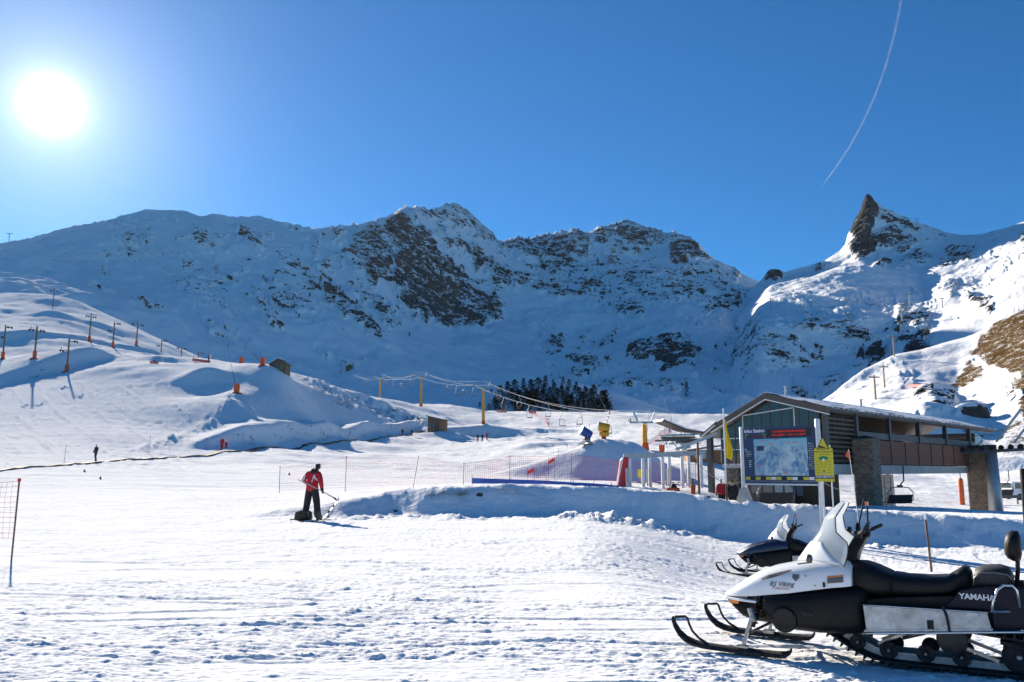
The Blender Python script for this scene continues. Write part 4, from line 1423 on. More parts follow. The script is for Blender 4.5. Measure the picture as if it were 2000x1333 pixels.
        MB().prism([(-.955, .30), (-1.96, .405), (-1.96, .418), (-.955, .313)], min(sg * .27, sg * .405), max(sg * .27, sg * .405)).build('footboard', M_ALU, T)
        MB().prism([(-1.74, .705), (-1.85, .735), (-2.22, .755), (-2.26, .42), (-1.96, .40), (-1.955, .55), (-1.60, .545)], min(sg * .27, sg * .325), max(sg * .27, sg * .325)).build('rear_cover', M_NAVY, T, bevel=.012)
        MB().tube([(-1.965, sg * .40, .55), (-1.985, sg * .40, .65), (-2.02, sg * .395, .735), (-2.07, sg * .39, .775), (-2.13, sg * .38, .775), (-2.16, sg * .37, .74), (-2.17, sg * .36, .60)], .012, 8).build('grab_rail', M_CHROME, T, True)
        MB().tube([(-1.965, sg * .395, .555), (-2.06, sg * .37, .56), (-2.10, sg * .34, .56)], .008, 6).build('rail_foot', M_CHROME, T)
    if decal:
        lettering('brand_lettering', 'YAMAHA', lambda x, y: (-1.862 - x, .3275, .655 + y), M_SILVER, T, size=.066, bold=.002, spacing=.98)
    # backrest and rear rack
    MB().loops([sup_ring(*q, 18, .75) for q in ((-2.085, 1.09, 1.0, .08), (-2.105, 1.17, .965, .145), (-2.15, 1.205, .94, .165), (-2.20, 1.20, .95, .15), (-2.215, 1.15, 1.0, .10))]).build('backrest', M_SEAT, T, True)
    MB().tube([(-2.18, 0, 1.0), (-2.17, 0, .85), (-2.15, 0, .72)], .018, 8).build('backrest_post', M_RUB, T)
    if rack:
        rk = MB().tube([(-2.235, .30, .46), (-2.235, .30, .80), (-2.26, .30, .95), (-2.275, .30, 1.4), (-2.28, .30, 1.72), (-2.28, -.30, 1.72), (-2.275, -.30, 1.4), (-2.235, -.30, .80), (-2.235, -.30, .46)], .022, 10).build('rear_rack', M_RUB, T, True)
        MB().loops([sup_ring(*q, 16, .4) for q in ((-2.262, .82, .47, .315), (-2.275, .86, .43, .335), (-2.50, .87, .44, .335), (-2.52, .84, .47, .31))]).build('rack_box', M_GREY, rk, True)
    b = MB().box(-2.245, -2.22, -.10, .10, .70, .745)
    b.build('tail_light', M_RED, T, bevel=.006)
    # skis and steering
    sp = [(.815, .245), (.79, .185), (.745, .12), (.68, .07), (.60, .042), (.50, .026), (.25, .018), (0, .016), (-.20, .018), (-.27, .024), (-.315, .055), (-.325, .075)]
    for sg in (1, -1):
        y = .48 * sg
        rings = []
        for i, (s, z) in enumerate(sp):
            w = .035 + .04 * min(1, i / 4) if i < 10 else (.07 if i == 10 else .05)
            th = .030 if i < 10 else .018
            rings.append([(s, y - w, z + th * .7), (s, y - w, z), (s, y - .02, z - .012), (s, y + .02, z - .012), (s, y + w, z), (s, y + w, z + th * .7), (s, y + .03, z + th * 1.5), (s, y - .03, z + th * 1.5)])
        sk = MB().loops(rings).build('ski', M_RUB, T, True)
        MB().tube([(.80, y, .235), (.805, y, .262), (.785, y, .290), (.74, y, .292), (.685, y, .300), (.665, y, .285), (.645, y, .225), (.615, y, .165), (.55, y, .105), (.46, y, .06)], .0125, 8).build('ski_handle', M_RUB, sk, True)
        b = MB().bar((.13, y * .97, .05), (.035, y * .90, .35), .045, .03, (1, 0, 0)).tube([(.02, y * .88, .30), (.06, y * .86, .42)], .028, 10)
        b.box(.07, .18, y * .97 - .04, y * .97 + .04, .035, .085)
        b.build('spindle', M_STEEL, T, bevel=.004)
        b = MB().tube([(.06, y * .9, .20), (-.10, sg * .12, .28)], .014, 8).tube([(.06, y * .9, .20), (.14, sg * .12, .29)], .014, 8)
        b.tube([(.05, y * .9, .36), (-.05, sg * .14, .43)], .011, 8).tube([(.05, y * .88, .30), (-.06, sg * .1, .34)], .008, 6)
        b.build('control_arm', mat('dark_steel', (.10, .10, .10), .4, .8), T, True)
        a0, a1 = Vector((.045, y * .82, .25)), Vector((-.02, sg * .20, .56))
        b = MB().tube([a0, a0.lerp(a1, .55)], .022, 10).tube([a0.lerp(a1, .5), a1], .012, 8)
        d = (a1 - a0).normalized(); q1 = d.cross(Vector((1, 0, 0))).normalized(); q2 = d.cross(q1)
        b.tube([a0.lerp(a1, .1 + .7 * i / 66) + (q1 * math.cos(i * .75) + q2 * math.sin(i * .75)) * .036 for i in range(67)], .0065, 6)
        b.build('shock_absorber', M_BLACK, T, True)
    # track
    path = [(-.565, .275), (-.545, .34), (-.58, .40), (-.66, .43), (-1.2, .40), (-1.7, .365), (-2.05, .335)]
    path += [(-2.14 - .155 * math.sin(t), .175 + .155 * math.cos(t)) for t in np.linspace(.35, math.pi, 8)]
    path += [(-1.9, .020), (-1.5, .020), (-1.15, .020), (-1.0, .035), (-.85, .085), (-.70, .17), (-.60, .235)]
    P = [Vector((x, 0, z)) for x, z in path]
    L = [0]
    for i in range(len(P)):
        L.append(L[-1] + (P[(i + 1) % len(P)] - P[i]).length)
    def tp(d):
        d %= L[-1]
        i = max(k for k in range(len(P)) if L[k] <= d)
        return P[i].lerp(P[(i + 1) % len(P)], (d - L[i]) / max(1e-6, L[i + 1] - L[i]))
    N = 110
    cen = Vector((-1.35, 0, .2))
    out_r, in_r, nor = [], [], []
    for i in range(N):
        p, q = tp(L[-1] * (i - .4) / N), tp(L[-1] * (i + .4) / N)
        n_ = (q - p).normalized().cross(Vector((0, 1, 0))).normalized()
        if n_.dot(tp(L[-1] * i / N) - cen) < 0 and False:
            n_ = -n_
        nor.append(n_)
    c0 = tp(L[-1] * .8)
    sgn = 1 if nor[int(N * .8)].z < 0 else -1
    rings = []
    for i in range(N):
        p = tp(L[-1] * i / N)
        o_, i_ = p + nor[i] * sgn * .0, p - nor[i] * sgn * .018
        rings.append([(o_.x, -.25, o_.z), (o_.x, .25, o_.z), (i_.x, .25, i_.z), (i_.x, -.25, i_.z)])
    trk = MB().loops(rings + [rings[0]], caps=False).build('track', M_RUB, T)
    b = MB()
    for i in range(0, N, 2):
        p = tp(L[-1] * i / N)
        n_ = nor[i] * sgn
        t_ = Vector((n_.z, 0, -n_.x))
        for y0, y1 in ((-.25, -.12), (-.10, .10), (.12, .25)):
            v = []
            for yy in (y0, y1):
                for k, hgt in ((-.011, 0), (.011, 0), (.006, .035), (-.006, .035)):
                    q = p + t_ * k + n_ * hgt
                    v.append((q.x, yy, q.z))
            b.add(v, [(0, 1, 2, 3), (7, 6, 5, 4), (0, 4, 5, 1), (1, 5, 6, 2), (2, 6, 7, 3), (3, 7, 4, 0)])
    lg = b.build('track_lugs', M_RUB, trk)
    lg['kind'] = 'stuff'
    # slide rails, wheels, arms
    for sg in (1, -1):
        MB().prism([(-.72, .20), (-.95, .085), (-1.1, .045), (-2.12, .045), (-2.14, .10), (-1.15, .105), (-1.0, .13), (-.78, .24)], min(sg * .13, sg * .15), max(sg * .13, sg * .15)).build('slide_rail', M_ALU, T)
        for (s, z, r) in ((-.86, .17, .068), (-1.12, .125, .075), (-1.42, .125, .075), (-1.70, .125, .075), (-2.13, .172, .132), (-1.66, .265, .075), (-1.2, .33, .06)):
            w = MB().lathe([(r * .5, sg * .175), (r * .96, sg * .178), (r, sg * .19), (r, sg * .215), (r * .96, sg * .225), (r * .55, sg * .222), (r * .45, sg * .208), (r * .2, sg * .21)], 22, 'y', (s, 0, z)).build('wheel', M_RUB, T, True)
            MB().lathe([(r * .16, sg * .205), (r * .16, sg * .226), (r * .08, sg * .23)], 10, 'y', (s, 0, z)).build('hub', M_STEEL, w)
        MB().lathe([(.02, sg * .23), (.118, sg * .235), (.125, sg * .25), (.115, sg * .262), (.04, sg * .265)], 24, 'y', (-1.64, 0, .275)).build('gear_case', mat('dark_case', (.045, .043, .04), .5, .3, var=.4), T, True)
        for a_, b_, w_ in (((-1.02, sg * .11, .16), (-1.45, sg * .11, .36), .03), ((-1.74, sg * .11, .11), (-1.50, sg * .11, .36), .03), ((-1.70, sg * .20, .22), (-1.98, sg * .20, .125), .05)):
            MB().bar(a_, b_, w_, .024).build('suspension_arm', M_STEEL, T)
    MB().tube([(-1.22, .05, .22), (-1.55, .05, .33)], .022, 10).build('rear_shock', M_STEEL, T, True)
    MB().prism([(-2.0, .30), (-2.27, .26), (-2.34, .16), (-2.30, .16), (-2.2, .24), (-2.0, .27)], -.24, .24).build('snow_flap', M_RUB, T)
    return T


SMA = R(148)
snowmobile('white and black snowmobile with a tall milky windscreen in the right foreground', (2.55, 8.55, gz(2.55, 8.3) + .01), SMA, M_WHITEP)
_q = ground_at(1466, 20.0)
snowmobile('dark blue snowmobile standing behind the white one', (_q.x + .25, _q.y + .40, _q.z + .01), SMA, M_BLUEP, rack=False, decal=False)
# ================================================================== chairlift station (local x along the long side, y across, z up)
def wood_material(name, c1, c2):
    m = bpy.data.materials.new(name)
    m.use_nodes = True
    t = m.node_tree
    co = t.nodes.new('ShaderNodeTexCoord')
    n = nnoise(t, nmap(t, co.outputs['Object'], (0.6, 8, 8)), 3.0, 6, .65, .5)
    oi = t.nodes.new('ShaderNodeObjectInfo')
    c = nmix(t, nrange(t, n, .3, .7), c1, c2)
    c = nmix(t, nmath(t, 'MULTIPLY', oi.outputs['Random'], .35), c, tuple(v * .5 for v in c1))
    b = t.nodes['Principled BSDF']
    t.links.new(c, b.inputs['Base Color'])
    b.inputs['Roughness'].default_value = .7
    return m


def stone_material():
    m = bpy.data.materials.new('dry_stone')
    m.use_nodes = True
    t = m.node_tree
    co = t.nodes.new('ShaderNodeTexCoord')
    v = t.nodes.new('ShaderNodeTexVoronoi')
    v.inputs['Scale'].default_value = 1.0
    t.links.new(nmap(t, co.outputs['Object'], (4.2, 4.2, 11)), v.inputs['Vector'])
    c = nmix(t, nnoise(t, co.outputs['Object'], 2.4, 4), (0.17, 0.13, 0.095), (0.40, 0.31, 0.23))
    sp = t.nodes.new('ShaderNodeSeparateColor')
    t.links.new(v.outputs['Color'], sp.inputs[0])
    c = nmix(t, nmath(t, 'MULTIPLY', sp.outputs[0], .75), c, (0.09, 0.072, 0.055))
    b = t.nodes['Principled BSDF']
    t.links.new(c, b.inputs['Base Color'])
    b.inputs['Roughness'].default_value = .85
    return m


M_WOOD = wood_material('brown_cladding', (.30, .115, .06), (.17, .06, .035))
M_PLANK = wood_material('weathered_boards', (.20, .13, .075), (.11, .07, .04))
M_POSTW = wood_material('stained_post', (.16, .075, .035), (.09, .04, .02))
M_STONE = stone_material()
M_CONC = mat('concrete', (.50, .47, .43), .85, var=.25, scale=1.6, bump=.2, bscale=14)
M_DSTEEL = mat('dark_grey_steel', (.085, .088, .092), .5, .3, var=.25, scale=3)
M_GSTEEL = mat('galvanised_steel', (.40, .41, .42), .45, .6, var=.2, scale=6)
M_BROWNM = mat('brown_fascia', (.10, .078, .062), .55, var=.25, scale=3)
M_WHITEM = mat('white_metal', (.74, .74, .73), .4, var=.12, scale=5)
M_GLASS = mat('tinted_glass', (.045, .065, .066), .06, spec=.7)
M_SNOWC = mat('roof_snow', (.84, .85, .87), .8, spec=0, bump=.3, bscale=3)
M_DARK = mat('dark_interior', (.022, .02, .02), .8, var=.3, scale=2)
M_SHINGLE = mat('slate_shingle', (.05, .048, .047), .7, var=.3)
M_ORPAD = mat('orange_padding', (.72, .115, .02), .6, var=.2, scale=4)
M_YELLOW = mat('yellow_paint', (.68, .33, .015), .45, var=.18, scale=2)
M_YSIGN = mat('yellow_sign', (.62, .52, .02), .45)
M_REDPAD = mat('red_padding', (.52, .018, .02), .55, var=.2, scale=5)
M_BLUE = mat('blue_paint', (.02, .075, .30), .4, var=.2, scale=4)
M_TEAL = mat('pale_blue_steel', (.14, .34, .42), .5, .2, var=.2, scale=4)
M_SIGNBLUE = mat('sign_navy', (.012, .022, .085), .35, coat=.2)
M_WHITE = mat('white_print', (.75, .76, .78), .5)

ST = at(1610, 793, 45)
UANG = R(46.11)
st = thing('chairlift_station', 'large lift station with snowy gabled roof, glazed gable and stone pillars', 'building', (ST.x, ST.y, 0), UANG)
# roof : ridge y=3.2 z=6.22, front eave y=-0.45, rear eave y=6.6
RX0, RX1 = -.45, 33.0
def roof_slab(name, y0, z0, y1, z1, th, m, par):
    return MB().prism([(y0, z0), (y1, z1), (y1, z1 - th), (y0, z0 - th)], RX0, RX1, 'yz').build(name, m, par)
front = roof_slab('roof', 3.2, 6.20, -.45, 5.18, .14, M_BROWNM, st)
rear = roof_slab('roof', 3.2, 6.20, 6.75, 4.45, .14, M_BROWNM, st)
sl = (6.20 - 5.18) / 3.65
b = MB()
def rs(u, v):
    y = -.30 + 3.5 * v
    x = RX0 + .08 + (RX1 - RX0 - .16) * u
    return (x, y, 5.18 + sl * (y + .45) + .055 + .03 * math.sin(x * 1.9 + v * 4) * math.sin(v * 9 + x))
b.grid(rs, 70, 10)
b.grid(lambda u, v: (RX0 + .08 + (RX1 - RX0 - .16) * u, -.30 + .0 * v, 5.225 + .04 * v), 70, 1)
b.build('roof_snow', M_SNOWC, front, True, weld=True)
MB().prism([(3.2, 6.21), (6.7, 4.475), (6.7, 4.53), (3.2, 6.29)], RX0 + .05, RX1 - .05, 'yz').build('roof_snow', M_SNOWC, rear)
shm = MB().box(-.22, .22, -.03, .03, -.035, .016).mesh('shingle', M_SHINGLE)
r_ = random.Random(5)
for row in range(4):
    for i in range(44):
        if r_.random() < .12 + .07 * row:
            continue
        y = -.28 + .52 * row
        o = link('shingle', shm, front)
        o.location = (RX0 + .5 + i * .735 + (.36 if row % 2 else 0), y, 5.18 + sl * (y + .45) + .05)
        o.rotation_euler = (math.atan(sl), 0, 0)
# gable trim
for (y0, z0, y1, z1) in ((3.2, 6.22, -.45, 5.20), (3.2, 6.22, 6.75, 4.47)):
    d = .34
    MB().prism([(y0, z0), (y1, z1), (y1, z1 - d), (y0, z0 - d)], RX0 - .06, RX0 - .002, 'yz').build('fascia', M_BROWNM, st)
    MB().prism([(y0, z0 - d - .002), (y1, z1 - d - .002), (y1, z1 - d - .06), (y0, z0 - d - .06)], RX0 - .055, RX0 + .03, 'yz').build('gable_trim', M_WHITEM, st)
# glazed gable (plane x=0)
def gz_top(y):
    return (6.22 - (3.2 - y) * .279 if y < 3.2 else 6.22 - (y - 3.2) * .493) - .40
cuts = [.35, .95, 1.5, 2.0, 2.55, 3.2, 3.75, 4.35, 4.95, 5.45, 5.95, 6.35]
for i in range(len(cuts) - 1):
    y0, y1 = cuts[i], cuts[i + 1]
    lv = [2.25, 3.1, 3.75] if y0 >= 4.3 else [4.12]
    lv = lv + [None]
    for k in range(len(lv) - 1):
        z0 = lv[k]
        if lv[k + 1] is None:
            za, zb = gz_top(y0 + .03), gz_top(y1 - .03)
        else:
            za = zb = lv[k + 1] - .05
        if min(za, zb) - z0 < .15:
            continue
        MB().prism([(y0 + .03, z0), (y1 - .03, z0), (y1 - .03, zb), (y0 + .03, za)], .02, .035, 'yz').build('glass_pane', M_GLASS, st)
    for z in lv[:-1]:
        MB().box(-.005, .05, y0 + .031, y1 - .031, z - .05, z - .002).build('transom', M_WHITEM if y0 > 4.2 else M_DSTEEL, st)
for i, y in enumerate(cuts):
    MB().box(-.02, .06, y - .028, y + .028, 2.2 if y >= 4.3 else 4.07, gz_top(y) + .03).build('mullion', M_DSTEEL, st)
MB().box(-.03, .07, 0.0, 6.36, 2.02, 2.19).build('sill_beam', M_GSTEEL, st)
MB().box(.06, .10, .05, 4.3, 2.2, 4.08).build('interior_shade', M_DARK, st)  # near-black sheet: the darkness inside the gable put into colour
# white frame seen behind the glass and a hanging letter
b = MB().bar((-.012, 4.9, 4.2), (-.012, 4.9, 5.05), .05, .02, (1, 0, 0))
b.build('inner_frame', M_WHITEM, st)
MB().bar((-.012, 4.87, 5.03), (-.012, 1.75, 5.33), .02, .05).build('inner_frame', M_WHITEM, st)
MB().bar((-.012, 1.75, 5.30), (-.012, 1.75, 4.15), .05, .02, (1, 0, 0)).build('inner_frame', M_WHITEM, st)
lettering('letter_a', 'A', lambda x, y: (-.035, 4.62 - x, 3.02 + y), M_WHITE, st, size=.75, bold=.02)
# corner column, lean-to on the far side
MB().box(-.14, .12, -.14, .14, 2.0, 5.0).build('corner_column', M_DSTEEL, st, bevel=.02)
MB().box(-.20, .15, 6.95, 7.25, .2, 3.9).build('corner_column', M_DSTEEL, st, bevel=.02)
MB().prism([(6.4, 4.72), (7.5, 3.95), (7.5, 3.82), (6.4, 4.58)], -.5, 6.0, 'yz').build('lean_to_roof', M_BROWNM, st)
MB().bar((-.52, 6.45, 4.52), (-.52, 7.5, 3.78), .05, .07).build('gable_trim', M_WHITEM, st)
# lower gable : stone pier, opening, boarded wall
def stone_block(x0, x1, y0, y1, z0, z1, par, seed, top=True):
    core = MB().box(x0 + .05, x1 - .05, y0 + .05, y1 - .05, z0, z1).build('stone_pillar', M_STONE, par)
    rr = random.Random(seed)
    b = MB()
    z = z0
    while z < z1 - .05:
        h = min(rr.uniform(.07, .15), z1 - z)
        for (a0, a1, fixed, axis, sgn) in ((x0, x1, y0, 'x', -1), (x0, x1, y1, 'x', 1), (y0, y1, x0, 'y', -1), (y0, y1, x1, 'y', 1)):
            a = a0
            while a < a1 - .02:
                w = min(rr.uniform(.16, .42), a1 - a)
                pr = rr.uniform(-.004, .014)
                lo, hi = (fixed - pr, fixed + .06) if sgn < 0 else (fixed - .06, fixed + pr)
                if axis == 'x':
                    b.box(a + .006, a + w - .006, lo, hi, z + .006, z + h - .006)
                else:
                    b.box(lo, hi, a + .006, a + w - .006, z + .006, z + h - .006)
                a += w
        z += h
    b.build('stonework', M_STONE, core)['kind'] = 'stuff'
    if top:
        MB().lathe([((x1 - x0) * .72, z1), ((x1 - x0) * .72, z1 + .05), (.12, z1 + .22)], 4).xf(Matrix.Translation(((x0 + x1) / 2, (y0 + y1) / 2, 0)) @ Matrix.Rotation(R(45), 4, 'Z') ).build('pillar_cap', M_DSTEEL, core)
    return core
# MB.lathe at origin then moved: caps are centred by the matrix above
stone_block(-.05, .75, 5.3, 6.2, -.3, 2.0, st, 3, False)
MB().box(.1, .6, 2.2, 5.28, -.2, .05).build('threshold', M_CONC, st)
MB().box(2.6, 2.75, .6, 6.2, -.3, 2.2).build('boarded_wall', M_PLANK, st)
MB().box(-.06, -.02, 5.5, 6.0, .95, 1.25).build('yellow_notice', mat('amber_sign', (.62, .33, .02), .5), st)
# front and back pillars
stone_block(3.55, 4.75, -1.05, .05, -.9, 3.62, st, 11)
stone_block(25.6, 27.1, -1.15, .25, -2.6, 3.62, st, 12)
stone_block(3.6, 4.7, 5.6, 6.7, -1.0, 3.6, st, 13)
MB().prism([(6.2, -1.6), (7.9, -1.6), (7.6, 1.60), (6.5, 1.60)], 3.3, 4.3, 'xz').build('concrete_pier', M_CONC, st)
pier = MB().prism([(14.2, -2.4), (16.6, -2.4), (16.3, 1.62), (14.3, 1.62)], 2.4, 3.9, 'xz').build('concrete_pier', M_CONC, st)
ld = MB()
for y in (1.75, 2.15):
    ld.bar((13.9, y, -2.0), (13.9, y, 1.5), .05, .05, (1, 0, 0))
for i in range(9):
    ld.bar((13.9, 1.75, -1.8 + .36 * i), (13.9, 2.15, -1.8 + .36 * i), .035, .035)
ld.build('ladder', M_DSTEEL, pier)
# deck beam, cladding boards, balustrade, posts
MB().prism([(.3, 1.62), (27.0, 1.72), (28.2, 2.20), (.3, 2.20)], .12, 6.3, 'xz').build('deck', M_CONC, st)
for i in range(9):
    z0 = 2.25 + i * .160
    MB().box(4.76, 27.6 + .25 * math.sin(i / 8 * math.pi), .02, .10, z0, z0 + .142).build('plank', M_WOOD, st)
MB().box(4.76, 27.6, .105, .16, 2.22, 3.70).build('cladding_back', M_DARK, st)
for x in (7.0, 9.5, 12.0, 14.5, 17.0, 19.5, 22.0, 24.5):
    MB().box(x - .03, x + .03, -.03, .018, 2.22, 3.70).build('batten', M_DSTEEL, st)
MB().box(4.2, 27.4, -.04, .06, 3.73, 4.12).build('balustrade', M_DSTEEL, st)
MB().box(4.2, 27.4, 6.2, 6.3, 2.3, 4.12).build('balustrade', M_DSTEEL, st)
for x in (4.15, 9.3, 14.7, 20.3, 26.0):
    MB().box(x - .14, x + .14, -.12, .14, 3.66, 5.16).build('post', M_DSTEEL, st, bevel=.015)
    MB().box(x - .14, x + .14, 6.05, 6.3, 3.66, 4.62).build('post', M_DSTEEL, st)
MB().box(.2, 32.5, -.02, .14, 5.0, 5.12).build('eave_beam', M_DSTEEL, st)
MB().prism([(5.0, 2.2), (19.0, 2.2), (18.0, 4.30), (5.4, 4.75)], 2.2, 4.6, 'xz').build('machinery_shade_box', M_DARK, st)  # plain dark box for the machinery, added to keep the interior dark
MB().box(.15, 4.1, .14, .2, 2.25, 4.95).build('interior_shade', M_DARK, st)  # near-black sheet standing in for the shaded interior behind the slats
for i in range(10):
    z0 = 2.35 + i * .255
    MB().box(.2, 3.9, .0, .09, z0, z0 + .09).build('louvre_slat', M_PLANK, st)
for x in (1.4, 2.6):
    MB().box(x - .03, x + .03, .095, .135, 2.3, 4.95).build('louvre_post', M_DSTEEL, st)
# rounded glass end bay
def bub(u, v):
    a = v * math.pi / 2
    return (27.6 + 2.3 * math.cos(a) ** .8, .08 + 6.1 * u, 3.75 + 1.05 * math.sin(a) ** .9)
MB().grid(bub, 6, 10).build('curved_glazing', mat('frosted_glazing', (.34, .38, .42), .2, spec=.6), st, True, solid=.03)
MB().prism([(27.6, 3.75)] + [(27.6 + 2.3 * math.cos(a) ** .8, 3.75 + 1.05 * math.sin(a) ** .9) for a in np.linspace(0.001, 1.56, 10)], .02, .06, 'xz').build('end_pane', mat('frosted_glazing', (.34, .38, .42), .2), st)
MB().prism([(27.66, 2.25), (29.5, 2.6), (29.85, 3.70), (27.66, 3.70)], .03, 6.2, 'xz').build('end_bay', M_WOOD, st)
b = MB()
for a in (.02, .5, 1.0):
    p = (27.6 + 2.3 * math.cos(a) ** .8, .0, 3.75 + 1.05 * math.sin(a) ** .9)
    MB().bar((27.62, .0, 3.76 if a < .9 else 4.6), p, .05, .05).build('glazing_bar', M_DSTEEL, st)
for x, h in ((2.2, .55), (13.5, .5)):
    MB().lathe([(.07, 6.2), (.07, 6.2 + h), (.12, 6.2 + h), (.12, 6.25 + h)], 10, 'z', (x, 3.2, 0)).build('roof_vent', M_GSTEEL, st)

# ------------------------------------------------------------------ chairs of the big lift
def quad_chair(label, loc, rz, wide=2.0, sway=False):
    T = thing('lift_chair', label, 'chairlift chair', loc, rz, 'chairs hanging in the lift station')
    w = wide / 2
    MB().prism([(-.05, .0), (.42, .02), (.46, .10), (.40, .12), (-.02, .10), (-.13, .55), (-.18, .55)], -w, w, 'yz').build('seat', M_RUB, T, bevel=.02)
    for sg in (-1, 1):
        MB().tube([(sg * w, .4, .06), (sg * (w + .06), .1, .02), (sg * (w + .08), -.1, .25), (sg * (w + .06), -.15, .7), (sg * (w - .25), -.15, .98), (0, -.15, 1.05)], .03, 8).build('frame', M_DSTEEL, T, True)
    MB().tube([(0, -.15, 1.03), (.05, -.15, 1.2), (.32, -.15, 1.42), (.34, -.15, 2.35)], .045, 8).build('hanger', M_DSTEEL, T, True)
    MB().box(-.22, .16, -.22, -.08, .98, 1.16).build('swivel_block', M_DSTEEL, T, bevel=.02)
    MB().tube([(-w + .1, .38, .55), (-w + .1, .42, .35), (w - .1, .42, .35), (w - .1, .38, .55)], .018, 6).build('safety_bar', M_GSTEEL, T, True)
    return T
_c = at(1757, 984, 53.0)
quad_chair('black four-seat chair hanging under the station between the stone pillars', (_c.x, _c.y, _c.z), R(20), 1.9)
_c = at(1515, 984, 42.0)
quad_chair('dark lift chair just behind the foot of the information board', (_c.x, _c.y, _c.z), R(8), 1.75)

# timber control cabin under the gable
_c = at(1515, 990, 47.5)
cab = thing('control_cabin', 'small timber control cabin with windows seen below the information board', 'cabin', (_c.x, _c.y, -.4), R(8))
MB().box(-1.5, 1.2, 0, 2.0, 0, 1.0).build('wall', M_PLANK, cab)
MB().box(-1.6, 1.3, -.1, 2.1, 1.92, 2.12).build('roof', M_BROWNM, cab)
for x in (-1.45, -.75, -.05, .55, 1.15):
    MB().box(x - .05, x + .05, 0, .1, 1.0, 1.92).build('post', M_PLANK, cab)
for x0, x1 in ((-1.4, -.8), (-.7, -.1), (0, .5), (.6, 1.1)):
    MB().box(x0, x1, .03, .05, 1.02, 1.9).build('window', mat('pale_window', (.42, .40, .36), .15) if x0 >= 0 else M_GLASS, cab)
MB().box(1.25, 1.62, -.12, .04, .85, 1.45).build('switch_box', M_SIGNBLUE, cab)
# ================================================================== information board
def map_material():
    """painted piste map: flat print"""
    m = bpy.data.materials.new('piste_map_print')
    m.use_nodes = True
    t = m.node_tree
    co = t.nodes.new('ShaderNodeTexCoord').outputs['Generated']
    n = nnoise(t, nmap(t, co, (3.2, 1, 1.6)), 2.2, 6, .62, 1.4)
    n2 = nnoise(t, nmap(t, co, (3.5, 1, 3)), 6.0, 4, .7, .4)
    c = nmix(t, nrange(t, n, .36, .62), (.07, .22, .40), (.50, .60, .62))
    c = nmix(t, nrange(t, n2, .62, .70), c, (.14, .19, .18))
    sx = t.nodes.new('ShaderNodeSeparateXYZ')
    t.links.new(co, sx.inputs[0])
    c = nmix(t, nrange(t, sx.outputs['Z'], .72, 1.0, 0, 1), c, (.16, .46, .58))
    b = t.nodes['Principled BSDF']
    t.links.new(c, b.inputs['Base Color'])
    b.inputs['Roughness'].default_value = .4
    return m


_l, _r = at(1455, 988, 29.2), at(1607, 1012, 26.9)
_ang = math.atan2(_r.y - _l.y, _r.x - _l.x)
W_ = math.hypot(_r.x - _l.x, _r.y - _l.y)
zl = _l.z
ib = thing('information_board', 'big blue ski-area information board with piste map and red LED lines', 'sign', (_l.x, _l.y, zl), _ang)
hL = at(1450, 836, 29.2).z - zl
hR = at(1607, 820, 26.9).z - zl
for x, h, b0 in ((0, hL, -.1), (W_, hR, -1.0)):
    MB().lathe([(.085, b0), (.085, h), (.06, h + .03)], 14, 'z', (x, 0, 0)).build('post', M_WHITEM, ib, True)
MB().loops([[(x, y, z) for x, y in ((-w, -.10), (w, -.10), (w, .10), (-w, .10))] for z, w in ((-.15, .36), (.02, .33), (.55, .12), (.62, .085))]).build('post_foot', M_CONC, ib, bevel=.01)
b0, b1 = hL - 1.92, hL - .02
top = hL - .03
dz = (hR - hL) * 0.0
PB = MB().box(.085, W_ - .085, -.05, .05, b0, top).build('panel', M_SIGNBLUE, ib, bevel=.01)
MB().box(.09, W_ - .09, -.06, .06, b0 - .055, b0 - .003).build('panel_frame', M_WHITEM, ib)
pw = W_ - .17
def P(u, v):            # panel coordinates 0..1 from the upper left
    return (.085 + pw * u, -.0535, top - (top - b0) * v)
def rect(name, u0, v0, u1, v1, m, par=PB, d=0.0, th=.004):
    a, c = P(u0, v0), P(u1, v1)
    return MB().box(a[0], c[0], -.0515 - d - th, -.0515 - d, c[2], a[2]).build(name, m, par)
mp = rect('piste_map', .155, .21, .895, .86, map_material())
mp_o = P(.5, .5)
rect('led_display', .355, .045, .955, .185, mat('led_black', (.006, .006, .007), .4))
M_LED = mat('red_led', (.30, .01, .01), .5, emit=(1.0, .03, .02), estr=.22)
def ptext(name, txt, u, v, size, m, par=PB, **kw):
    o = P(u, v)
    return lettering(name, txt, lambda x, y: (o[0] + x, -.064, o[2] + y), m, par, size=size, **kw)
LT = ptext('led_text', "* LES REMONTEES MECANIQUES", .655, .088, .088, M_LED, bold=.001)
ptext('led_text', "BON SAMEDI !   A LA 16.12  08H00", .655, .148, .084, M_LED, bold=.001)
ptext('title', 'Infos Station', .172, .058, .165, M_WHITE, bold=.005)
M_GREENP = mat('green_print', (.16, .42, .03), .5)
for u0, v0, u1, v1 in ((.03, .115, .08, .13), (.03, .13, .045, .19), (.275, .115, .325, .13), (.31, .13, .325, .19)):
    rect('corner_mark', u0, v0, u1, v1, M_GREENP)
ptext('logo_text', 'LUZ ARDIDEN', .178, .155, .13, mat('dull_red_print', (.22, .03, .04), .5))
rect('legend_block', .195, .33, .30, .42, M_SIGNBLUE, mp, .005)
M_PINK = mat('pink_print', (.62, .20, .20), .5)
for u, v in ((.25, .235), (.44, .22), (.60, .285), (.70, .28), (.36, .295), (.19, .68), (.56, .80)):
    rect('place_name', u, v, u + .07, v + .018, M_PINK, mp, .005)
rect('route_mark', .28, .56, .292, .65, mat('orange_print', (.62, .28, .05), .5), mp, .005)
